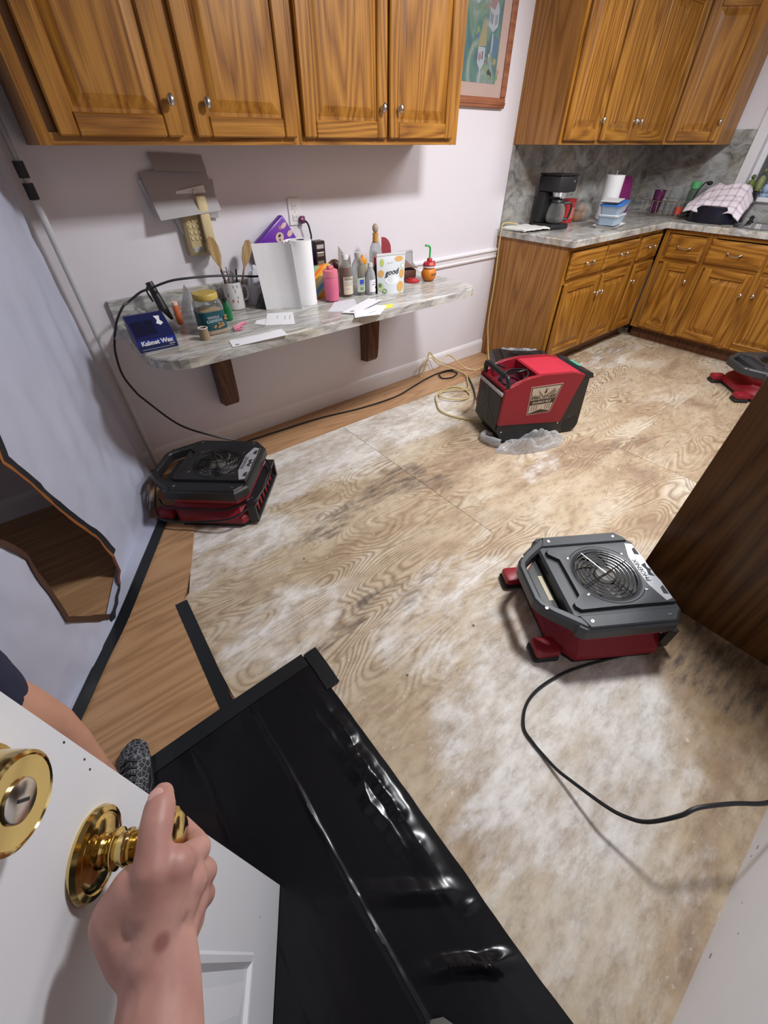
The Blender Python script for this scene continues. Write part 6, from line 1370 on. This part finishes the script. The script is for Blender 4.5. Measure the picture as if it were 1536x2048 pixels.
text('lettering', 'just', 0.020, T(-0.010, -0.0098, 0.143) @ FRONT @ RZ(8), ink, t, shear=0.3, bold=0.0003); text('lettering', 'that', 0.014, T(-0.002, -0.0118, 0.127) @ FRONT @ RZ(8), ink, t, shear=0.3); text('lettering', 'good', 0.038, T(-0.002, -0.0175, 0.104) @ FRONT @ RZ(5), ink, t, shear=0.3, bold=0.0006)
# right end
t = on('red_pouch', 'red foil pouch standing behind the printed pouch', 'pouch', 1.800, -0.098); bm = BM(); gridmesh(bm, 8, 8, lambda u, v: Vector(((u - 0.5) * 0.085 * (1 - 0.35 * v * u), 0.012 * sin(pi * u) * (1 - v), v * (0.215 - 0.05 * u * u)))); solidify(bm, 0.002); obj('foil', bm, simple('foil_red', (0.30, 0.045, 0.06), 0.35, bump=0.3, scale=40), t, True)
t = on('silver_tin', 'flat pale metal tin standing against the wall behind the brown basket', 'tin', 2.005, -0.035); bm = BM(); box(bm, (-0.07, -0.01, 0), (0.062, 0.01, 0.112), 0.006, RX(-6), 2); obj('tin', bm, simple('tin_pale', (0.50, 0.50, 0.48), 0.35, 0.6), t, 40); bm = BM(); box(bm, (-0.06, -0.0115, 0.008), (0.052, -0.0102, 0.102), 0.004, RX(-6)); obj('lid_panel', bm, silver_label, t)
t = on('leather_case', 'open brown leather case between the printed pouch and the orange cup', 'case', 1.850, -0.170, -6); lea = simple('leather', (0.10, 0.045, 0.032), 0.5, var=0.3)
bm = BM(); box(bm, (-0.075, -0.05, 0), (0.085, 0.05, 0.055), 0.014, seg=2); obj('body', bm, lea, t, 40)
bm = BM(); gridmesh(bm, 8, 5, lambda u, v: Vector((-0.07 + 0.15 * u, 0.03 - 0.09 * v, 0.060 + 0.045 * sin(pi * u) * (1 - v) + 0.012 * sin(3 * u)))); solidify(bm, 0.004); obj('flap', bm, simple('leather_tan', (0.20, 0.11, 0.075), 0.5), t, True)
bm = BM(); tube(bm, [(-0.05, 0.01, 0.058), (-0.03, 0.0, 0.10), (0.0, -0.02, 0.075), (0.02, -0.03, 0.06)], 0.008, 8, 5); obj('strap', bm, rubber, t, True)
t = on('plastic_cover', 'round red plastic cover lying in front of the leather case', 'cover', 1.857, -0.268); rl = simple('lid_red', (0.42, 0.025, 0.03), 0.35)
part(t, 'rim', [(0.042, 0), (0.044, 0.002), (0.044, 0.009), (0.040, 0.012), (0.030, 0.013)], rl, 32); part(t, 'dome', [(0.030, 0.0132), (0.026, 0.018), (0.0, 0.020)], rl, 32)
t = on('orange_cup', 'round orange novelty cup with red lid and bent green straw', 'cup', 1.955, -0.305)
part(t, 'cup', [(0.022, 0), (0.034, 0.006), (0.044, 0.026), (0.045, 0.042), (0.038, 0.060), (0.030, 0.068)], simple('cup_orange', (0.62, 0.19, 0.015), 0.45), 28, 60)
part(t, 'collar', [(0.031, 0.0685), (0.038, 0.072), (0.038, 0.078), (0.030, 0.081)], capw, 28, label='white collar'); part(t, 'lid', [(0.037, 0.0812), (0.038, 0.086), (0.030, 0.098), (0.016, 0.102), (0.015, 0.114), (0.012, 0.118), (0, 0.118)], rl, 24)
bm = BM()
for s in (-1, 1): box(bm, (s * 0.036 - 0.006, -0.008, 0.084), (s * 0.036 + 0.006, 0.008, 0.100), 0.003)
obj('lug', bm, rl, t)
bm = BM(); tube(bm, [(0.0, 0, 0.110), (0.0, 0, 0.160), (-0.004, 0, 0.172), (-0.016, 0, 0.180), (-0.040, 0.0, 0.184)], 0.0055, 10, 5); obj('straw', bm, simple('straw_green', (0.06, 0.42, 0.12), 0.35), t, True)
for k, ch in enumerate('SIP'): 
    a = radians(-16 + 15 * k); text('lettering', ch, 0.018, T(0.0452 * sin(a), -0.0452 * cos(a), 0.038) @ Matrix.Rotation(a, 4, 'Z') @ FRONT, ink, t, bold=0.0008)
# papers on the shelf
def flat(nm, label, pts, z, marks=(), m=paper_white, group=None, cat='paper'):
    cx = sum(p[0] for p in pts) / len(pts); cy = sum(p[1] for p in pts) / len(pts); t = thing(nm, label, cat, (cx, cy, z), 0, group)
    P = [(p[0] - cx, p[1] - cy) for p in pts]; ar = sum(P[i - 1][0] * P[i][1] - P[i][0] * P[i - 1][1] for i in range(len(P)))
    if ar < 0: P = P[::-1]
    bm = BM(); prism(bm, P, 0.0, 0.0022); obj('leaf', bm, m, t)
    for (x, y, a, b_, an, mm) in marks:
        bm = BM(); box(bm, (-a / 2, -b_ / 2, 0.0023), (a / 2, b_ / 2, 0.0027), M=T(x - cx, y - cy, 0) @ RZ(an)); obj('print_mark', bm, mm, t)
    return t
GP = 'mail on the shelf'
flat('envelope', 'long white envelope lying along the front edge of the shelf', [(0.575, -0.600), (0.592, -0.520), (0.835, -0.530), (0.820, -0.612)], ZS, [(0.60, -0.588, 0.015, 0.008, 0, ink), (0.70, -0.535, 0.16, 0.002, 0, grey_ink)], group=GP)
flat('note_card', 'square white note card below the hanging paper towels', [(0.800, -0.442), (0.886, -0.290), (0.998, -0.345), (0.915, -0.510)], ZS + 0.0001, [(0.925, -0.40, 0.05, 0.003, 60, grey_ink), (0.945, -0.41, 0.06, 0.003, 60, grey_ink), (0.90, -0.37, 0.04, 0.003, 60, grey_ink)], group=GP)
flat('paper_slip', 'small white slip under the left corner of the square note card', [(0.770, -0.395), (0.800, -0.352), (0.848, -0.352), (0.801, -0.436)], ZS, group=GP)
flat('envelope', 'white envelope at the back of the mail heap, under the others', [(1.135, -0.452), (1.250, -0.335), (1.370, -0.345), (1.300, -0.470), (1.200, -0.500)], ZS, m=simple('env_grey', (0.62, 0.62, 0.68), 0.8), group=GP)
flat('envelope', 'white envelope with a round dark stamp on top of the mail heap', [(1.170, -0.520), (1.220, -0.570), (1.462, -0.470), (1.420, -0.405)], ZS + 0.0048, [(1.222, -0.535, 0.024, 0.018, 20, grey_ink), (1.435, -0.455, 0.008, 0.006, 20, ink)], group=GP)
flat('envelope', 'white envelope fanned out at the front of the mail heap', [(1.180, -0.615), (1.215, -0.560), (1.385, -0.520), (1.420, -0.560), (1.305, -0.650), (1.215, -0.590 - 0.03)], ZS + 0.0024, [(1.30, -0.60, 0.06, 0.003, 15, grey_ink)], group=GP)
flat('sticky_note', 'yellow sticky note under the front of the mail heap', [(1.275, -0.560), (1.270, -0.592), (1.440, -0.585), (1.470, -0.545), (1.400, -0.530)], ZS, m=simple('note_yellow', (0.72, 0.70, 0.08), 0.7), group=GP)

# ------------------------------------------------------------------ things on the worktop (z = 0.907)
ZK = 0.9073
t = on('folded_cloth', 'folded white cloth at the left end of the worktop', 'cloth', 3.078, -0.135, 0, z=ZK); bm = BM(); gridmesh(bm, 12, 8, lambda u, v: Vector(((u - 0.5) * 0.27, (v - 0.5) * 0.20 - 0.04 * u, 0.012 + 0.006 * fbm(u * 5, v * 5, 3) - 0.006 * (abs(u - 0.5) * 2) ** 4))); solidify(bm, 0.010); obj('cloth', bm, simple('cloth_white', (0.70, 0.69, 0.66), 0.9), t, True)
t = on('coffee_maker', 'black drip coffee maker with a glass carafe on the worktop', 'coffee maker', 3.298, -0.185, -12, z=ZK)
bm = BM(); box(bm, (-0.085, -0.115, 0), (0.085, 0.10, 0.032), 0.010, seg=2); obj('base', bm, black_plastic, t, 40)
bm = BM(); box(bm, (-0.082, 0.02, 0.0325), (0.082, 0.098, 0.215), 0.010, seg=2); obj('tower', bm, black_plastic, t, 40)
bm = BM(); box(bm, (-0.085, -0.105, 0.2155), (0.085, 0.10, 0.305), 0.012, seg=2); obj('brew_head', bm, black_plastic, t, 40)
bm = BM(); box(bm, (-0.088, -0.108, 0.3055), (0.088, 0.10, 0.315), 0.004); obj('lid', bm, rubber, t)
part(t, 'filter_cone', [(0.052, 0.190), (0.060, 0.215)], steel, 24, M=T(0, -0.045, 0), label='steel band under the brew head')
part(t, 'carafe', [(0.045, 0.034), (0.060, 0.045), (0.064, 0.085), (0.056, 0.125), (0.044, 0.145), (0.046, 0.152)], clear_plastic, 28, 60, M=T(0, -0.045, 0)); part(t, 'coffee', [(0.044, 0.036), (0.057, 0.046), (0.058, 0.060), (0, 0.060)], simple('coffee', (0.012, 0.006, 0.004), 0.1), 24, M=T(0, -0.045, 0))
part(t, 'carafe_lid', [(0.046, 0.1525), (0.050, 0.158), (0.046, 0.172), (0.02, 0.178), (0, 0.178)], black_plastic, 24, M=T(0, -0.045, 0)); bm = BM(); tube(bm, [(0.045, -0.06, 0.150), (0.088, -0.085, 0.150), (0.095, -0.09, 0.11), (0.085, -0.085, 0.06), (0.060, -0.068, 0.055)], 0.008, 8, 5); obj('carafe_handle', bm, black_plastic, t, True)
bm = BM(); lathe(bm, [(0.006, 0), (0.006, 0.002), (0, 0.003)], 10, T(0.05, -0.1055, 0.275) @ RX(90)); obj('switch', bm, nickel, t)
t = on('red_can', 'red tin right of the coffee maker', 'tin', 3.640, -0.110, z=ZK); part(t, 'can', [(0.046, 0), (0.050, 0.003), (0.050, 0.135), (0.047, 0.138)], simple('can_red', (0.42, 0.035, 0.035), 0.35), 24); part(t, 'lid', [(0.0505, 0.1385), (0.0505, 0.150), (0.046, 0.153), (0, 0.153)], simple('can_lid', (0.32, 0.02, 0.025), 0.35), 24); arc_label(t, 'label', 0.0504, 0.03, 0.10, -40, 60, simple('can_label', (0.55, 0.16, 0.12), 0.5))
t = on('bread_bag', 'small clear bag of brown rolls between the red tin and towel roll', 'bread', 3.80, -0.135, z=ZK)
for x, y, z, r_ in ((-0.055, 0, 0.035, 0.045), (0.02, -0.01, 0.035, 0.048), (0.075, 0.015, 0.03, 0.04), (-0.01, 0.01, 0.085, 0.045), (0.045, 0.0, 0.08, 0.038)):
    bm = BM(); ball(bm, (x, y, z), (r_, r_ * 0.9, r_ * 0.78)); obj('roll', bm, simple('crust', (0.36, 0.17, 0.09), 0.5, var=0.35, scale=40), t, True)
bm = BM(); ball(bm, (0.01, 0, 0.055), (0.115, 0.06, 0.07))
for v in bm.verts: v.co *= 1 + 0.08 * fbm(v.co.x * 30, v.co.y * 30, v.co.z * 30); v.co.z = max(0.001, v.co.z)
obj('bag', bm, clear_plastic, t, True)
t = on('paper_towel_roll', 'white paper towel roll on a holder on the worktop', 'paper towel', 4.02, -0.225, z=ZK); part(t, 'base', [(0.075, 0), (0.075, 0.008), (0.07, 0.011), (0, 0.011)], nickel, 28); part(t, 'roll', [(0.068, 0.012), (0.068, 0.288), (0.02, 0.288), (0.02, 0.25)], towel_paper, 36, 30, cap=False); part(t, 'post', [(0.006, 0.011), (0.006, 0.315), (0, 0.316)], nickel, 12)
bm = BM(); tube(bm, [(0.078, 0.0, 0.008), (0.082, 0.0, 0.15), (0.080, 0.0, 0.27)], 0.005, 8, 3); obj('arm', bm, simple('arm_copper', (0.35, 0.18, 0.2), 0.3, 0.8), t, True)
# stacked tubs on a white tray
t = on('white_tray', 'white serving tray under the stacked blue tubs', 'tray', 3.690, -0.455, 12, z=ZK); bm = BM(); out = [(-0.13, -0.085), (0.13, -0.085), (0.145, -0.07), (0.145, 0.07), (0.13, 0.085), (-0.13, 0.085), (-0.145, 0.07), (-0.145, -0.07)]
prism(bm, [(x * 0.85, y * 0.8) for x, y in out], 0, 0.006); loft(bm, [[(x * 0.85, y * 0.8, 0.006) for x, y in out], [(x, y, 0.018) for x, y in out], [(x * 0.98, y * 0.97, 0.018) for x, y in out], [(x * 0.84, y * 0.79, 0.0075) for x, y in out]]); obj('tray', bm, simple('tray_white', (0.74, 0.74, 0.73), 0.3), t)
def tub(label, x, y, z, rz, tilt, w_, d_, h, lidm, m):
    t = thing('food_tub', label, 'food container', (x, y, z), radians(rz), 'stacked food tubs on the white tray'); M = RY(tilt); o_ = lambda k: [(-w_ * k, -d_ * k + 0.015), (-w_ * k + 0.015, -d_ * k), (w_ * k - 0.015, -d_ * k), (w_ * k, -d_ * k + 0.015), (w_ * k, d_ * k - 0.015), (w_ * k - 0.015, d_ * k), (-w_ * k + 0.015, d_ * k), (-w_ * k, d_ * k - 0.015)]
    bm = BM(); rs = [[M @ Vector((a, b_, zz)) for a, b_ in o_(k)] for k, zz in ((0.86, 0), (0.98, h - 0.004), (1.02, h - 0.004), (1.02, h), (0.96, h), (0.84, 0.003))]; loft(bm, rs); obj('tub', bm, m, t)
    bm = BM(); loft(bm, [[M @ Vector((a, b_, zz)) for a, b_ in o_(k)] for k, zz in ((1.04, h + 0.0005), (1.05, h + 0.008), (0.97, h + 0.012))]); obj('lid', bm, lidm, t); return t
lid_clear = glass_mat('lid_clear', (0.8, 0.86, 0.92), 0.15, 0.4, 0.8)
tub('clear food tub with a bluish lid, lower of the two on the white tray', 3.690, -0.455, ZK + 0.0195, 12, 0, 0.115, 0.070, 0.052, lid_clear, blue_tub)
tub('tilted clear tub with a bright blue lid, upper of the two on the white tray', 3.692, -0.452, ZK + 0.0905, 14, -4, 0.118, 0.072, 0.050, simple('lid_blue', (0.05, 0.17, 0.52), 0.35), blue_tub)
t = thing('tub_lid', 'flat dark and white lid lying on top of the stacked tubs', 'lid', (3.650, -0.450, ZK + 0.159), radians(14)); bm = BM(); box(bm, (-0.09, -0.06, 0), (0.06, 0.06, 0.006), 0.002, RY(-4)); obj('panel', bm, simple('lid_smoke', (0.12, 0.12, 0.13), 0.3), t); bm = BM(); box(bm, (-0.094, -0.064, 0.006), (0.064, 0.064, 0.010), 0.002, RY(-4)); obj('rim', bm, capw, t)
# behind: board, dish rack with glassware, green bottle
t = thing('chopping_board', 'magenta plastic chopping board leaning on the stone splashback', 'chopping board', (4.56, -0.085, ZK), 0); bm = BM(); Mb = RX(-7)
prism(bm, [(-0.10, 0.0), (0.10, 0.0), (0.115, 0.02), (0.115, 0.20), (0.09, 0.245), (0.04, 0.262), (-0.04, 0.262), (-0.09, 0.245), (-0.115, 0.20), (-0.115, 0.02)], -0.005, 0.005, Mb @ Matrix(((1, 0, 0, 0), (0, 0, -1, 0), (0, 1, 0, 0), (0, 0, 0, 1)))); obj('board', bm, simple('magenta', (0.30, 0.022, 0.19), 0.5), t)
bm = BM(); tube(bm, [Mb @ Vector((0.02 * cos(2 * pi * k / 16), -0.0055, 0.225 + 0.012 * sin(2 * pi * k / 16))) for k in range(16)], 0.002, 6, closed=True); obj('hang_hole', bm, ink, t)
t = on('dish_rack', 'wire dish rack on the worktop corner under the corner cabinet', 'dish rack', 4.695, -0.42, z=ZK); bm = BM()
for z in (0.015, 0.11): tube(bm, [(-0.16, -0.17, z), (0.16, -0.17, z), (0.16, 0.17, z), (-0.16, 0.17, z)], 0.004, 6, closed=True)
for k in range(8):
    y = -0.15 + k * 0.043; tube(bm, [(-0.16, y, 0.11), (-0.15, y, 0.02), (0.15, y, 0.02), (0.16, y, 0.11)], 0.0022, 5)
for x in (-0.15, 0.15):
    for y in (-0.15, 0.15): tube(bm, [(x, y, 0.0), (x, y, 0.016)], 0.006, 6)
obj('wire_frame', bm, nickel, t, True)
def glassy(nm, label, cat, x, y, z, prof, m, extra=None):
    t = thing(nm, label, cat, (x, y, z), 0); bm = BM(); lathe(bm, prof, 20); obj('vessel', bm, m, t, 50); bm = BM(); r_, z_ = prof[-1]
    lathe(bm, [(r_, z_), (r_ + 0.002, z_ + 0.002), (r_ + 0.001, z_ + 0.005), (r_ - 0.001, z_ + 0.004)], 20, cap=False); obj('rim', bm, m, t, True); return t
ZR = ZK + 0.0245
glassy('purple_tumbler', 'dark purple plastic tumbler in the dish rack', 'glass', 4.585, -0.365, ZR, [(0.030, 0), (0.034, 0.003), (0.044, 0.15)], simple('purple_cup', (0.09, 0.015, 0.06), 0.12))
glassy('clear_jug', 'clear plastic jug upside down in the dish rack', 'jug', 4.635, -0.475, ZR, [(0.050, 0), (0.052, 0.003), (0.044, 0.17)], clear_plastic)
t = glassy('twisted_glass', 'tall clear bottle standing in the dish rack', 'bottle', 4.735, -0.500, ZR, [(0.030, 0), (0.032, 0.02), (0.028, 0.06), (0.032, 0.10), (0.026, 0.14), (0.014, 0.19)], clear_plastic)
t = thing('green_bottle', 'green topped clear drinking bottle at the back of the dish rack', 'bottle', (4.80, -0.545, ZR)); part(t, 'bottle', [(0.030, 0), (0.034, 0.003), (0.034, 0.15), (0.028, 0.165)], glass_mat('greenish', (0.55, 0.72, 0.58), 0.06, 0.6, 0.3), 22); part(t, 'cap', [(0.036, 0.166), (0.036, 0.205), (0.030, 0.212), (0, 0.212)], simple('cap_green', (0.10, 0.40, 0.16), 0.4), 22)
t = thing('red_cup', 'small orange-red beaker at the front of the dish rack', 'cup', (4.600, -0.555, ZR)); part(t, 'cup', [(0.022, 0), (0.026, 0.003), (0.032, 0.05), (0.030, 0.05), (0.024, 0.005), (0, 0.005)], simple('beaker_red', (0.55, 0.06, 0.04), 0.35), 22, cap=False); part(t, 'foot', [(0.020, -0.0005), (0.0235, 0.0025), (0.020, 0.0045)], simple('beaker_foot', (0.5, 0.08, 0.05), 0.4), 22)
t = thing('ladle', 'black ladle leaning in the dish rack beside the towel', 'utensil', (4.775, -0.585, ZR)); bm = BM(); tube(bm, [(0, 0, 0.0), (0.0, 0.01, 0.12), (0.01, -0.02, 0.20), (0.02, -0.04, 0.21)], 0.005, 8, 5); obj('handle', bm, rubber, t, True); bm = BM(); ball(bm, (0.028, -0.055, 0.205), (0.022, 0.022, 0.014)); obj('bowl', bm, rubber, t, True)
# dark roasting pan with a checked tea towel draped on it
t = on('roasting_pan', 'dark oval roasting pan upside down by the sink under the towel', 'pan', 4.60, -0.835, z=ZK); enam = simple('enamel', (0.012, 0.012, 0.022), 0.15)
part(t, 'pan', [(0.175, 0), (0.185, 0.006), (0.175, 0.012), (0.150, 0.085), (0.120, 0.105), (0.0, 0.108)], enam, 36, 50, sx=0.85, sy=1.0)
for s in (-1, 1):
    bm = BM(); tube(bm, [(-0.04, s * 0.165, 0.02), (-0.03, s * 0.205, 0.02), (0.03, s * 0.205, 0.02), (0.04, s * 0.165, 0.02)], 0.006, 8, 4); obj('handle', bm, enam, t, True)
t = on('black_bowl', 'black bowl standing tilted behind the tea towel', 'bowl', 4.825, -0.895, z=ZK); part(t, 'bowl', [(0.05, 0), (0.06, 0.01), (0.11, 0.13), (0.118, 0.19), (0.112, 0.19), (0.055, 0.016), (0, 0.016)], enam, 30, 50, cap=False); part(t, 'foot_ring', [(0.052, -0.0003), (0.054, 0.004), (0.05, 0.006)], enam, 24)
def check_mat():
    m, N, L, b = nt('checked_towel'); uv = N.new('ShaderNodeUVMap'); uv.uv_map = 'UVMap'; sx = N.new('ShaderNodeSeparateXYZ'); L.new(uv.outputs[0], sx.inputs[0]); outs = []
    for ax in ('X', 'Y'):
        mu = math_node(N, 'MULTIPLY', b=7.0); L.new(sx.outputs[ax], mu.inputs[0]); fr = math_node(N, 'PINGPONG', b=0.5); L.new(mu.outputs[0], fr.inputs[0]); r = ramp(N, [(0.10, (1, 1, 1)), (0.14, (0, 0, 0))]); L.new(fr.outputs[0], r.inputs[0]); outs.append(r.outputs[0])
    ad = math_node(N, 'ADD'); L.new(outs[0], ad.inputs[0]); L.new(outs[1], ad.inputs[1]); mh = math_node(N, 'MULTIPLY', b=0.5); L.new(ad.outputs[0], mh.inputs[0])
    mx = N.new('ShaderNodeMix'); mx.data_type = 'RGBA'; mx.inputs['A'].default_value = (0.76, 0.68, 0.74, 1); mx.inputs['B'].default_value = (0.42, 0.30, 0.36, 1); L.new(mh.outputs[0], mx.inputs['Factor']); L.new(mx.outputs['Result'], b.inputs['Base Color']); b.inputs['Roughness'].default_value = 0.9; return m
t = on('tea_towel', 'pink and white checked tea towel draped over the dark pan and bowl', 'towel', 4.69, -0.82, z=ZK)
bm = BM(); uvl = None
def tw(u, v):
    x = -0.20 + 0.36 * u; y = 0.215 - 0.42 * v + 0.05 * (u - 0.5)
    top = 0.118 + 0.125 * math.exp(-((x - 0.07) / 0.13) ** 2 - ((y + 0.06) / 0.15) ** 2)+ 0.08 * math.exp(-((x - 0.09) / 0.10) ** 2 - ((y - 0.12) / 0.08) ** 2)
    drop = 0.24 * max(0, (0.22 - u)) + 0.30 * max(0, v - 0.86) + 0.05 * max(0, 0.15 - v)
    z = top - drop + 0.016 * fbm(x * 11, y * 11, 3.0)
    return Vector((x, y, max(0.02, z)))
V = gridmesh(bm, 40, 40, tw); uvl = bm.loops.layers.uv.new('UVMap'); idx = {v: (i / 40, j / 40) for i, row in enumerate(V) for j, v in enumerate(row)}
for f in bm.faces:
    for lp in f.loops: lp[uvl].uv = idx[lp.vert]
solidify(bm, 0.0025); obj('cloth', bm, check_mat(), t, True)
# window sill
GS = 'small things on the window sill'
for k, (y, h, m, lb) in enumerate(((-0.885, 0.13, (0.16, 0.22, 0.06), 'mossy green figurine nearest the casing on the window sill'), (-0.945, 0.17, (0.25, 0.28, 0.12), 'taller green and brown figurine on the window sill'), (-1.005, 0.10, (0.30, 0.42, 0.58), 'pale blue cup on the window sill'))):
    t = thing('sill_ornament', lb, 'ornament', (XR + 0.0, y, WZ0 + 0.0005), 0, GS); mm = simple('ornament_%d' % k, m, 0.5, var=0.5, scale=60)
    part(t, 'base', [(0.026, 0), (0.028, 0.004), (0.026, 0.02), (0.02, 0.024)], mm, 16); bm = BM(); ball(bm, (0, 0, 0.024 + h * 0.3), (0.030, 0.028, h * 0.34), su=12, sv=8)
    for v in bm.verts: v.co += Vector((1, 1, 0)) * 0.008 * fbm(v.co.x * 70, v.co.y * 70, v.co.z * 50 + k)
    obj('body', bm, mm, t, True); bm = BM(); ball(bm, (-0.004, 0.002, h - 0.01), 0.016, su=10, sv=8); obj('top', bm, simple('ornament_top_%d' % k, tuple(c * 0.6 for c in m), 0.5), t, True)

# ------------------------------------------------------------------ ceiling fixtures (above the frame)
def fixture(label, x, y, sx, sy):
    t = thing('ceiling_light', label, 'ceiling light', (x, y, 2.4495)); bm = BM(); box(bm, (-sx / 2 - 0.03, -sy / 2 - 0.03, -0.055), (sx / 2 + 0.03, sy / 2 + 0.03, 0.0), 0.01); obj('housing', bm, white_paint, t)
    bm = BM(); box(bm, (-sx / 2, -sy / 2, -0.066), (sx / 2, sy / 2, -0.0555), 0.004); obj('diffuser', bm, simple('diffuser', (0.9, 0.9, 0.88), 0.5, emit=1.0), t)
fixture('long white box ceiling light over the middle of the kitchen', 3.15, -1.6, 1.15, 0.28); fixture('small square ceiling light near the tall dark cabinet', 1.75, -1.72, 0.30, 0.30)
bpy.context.view_layer.update()
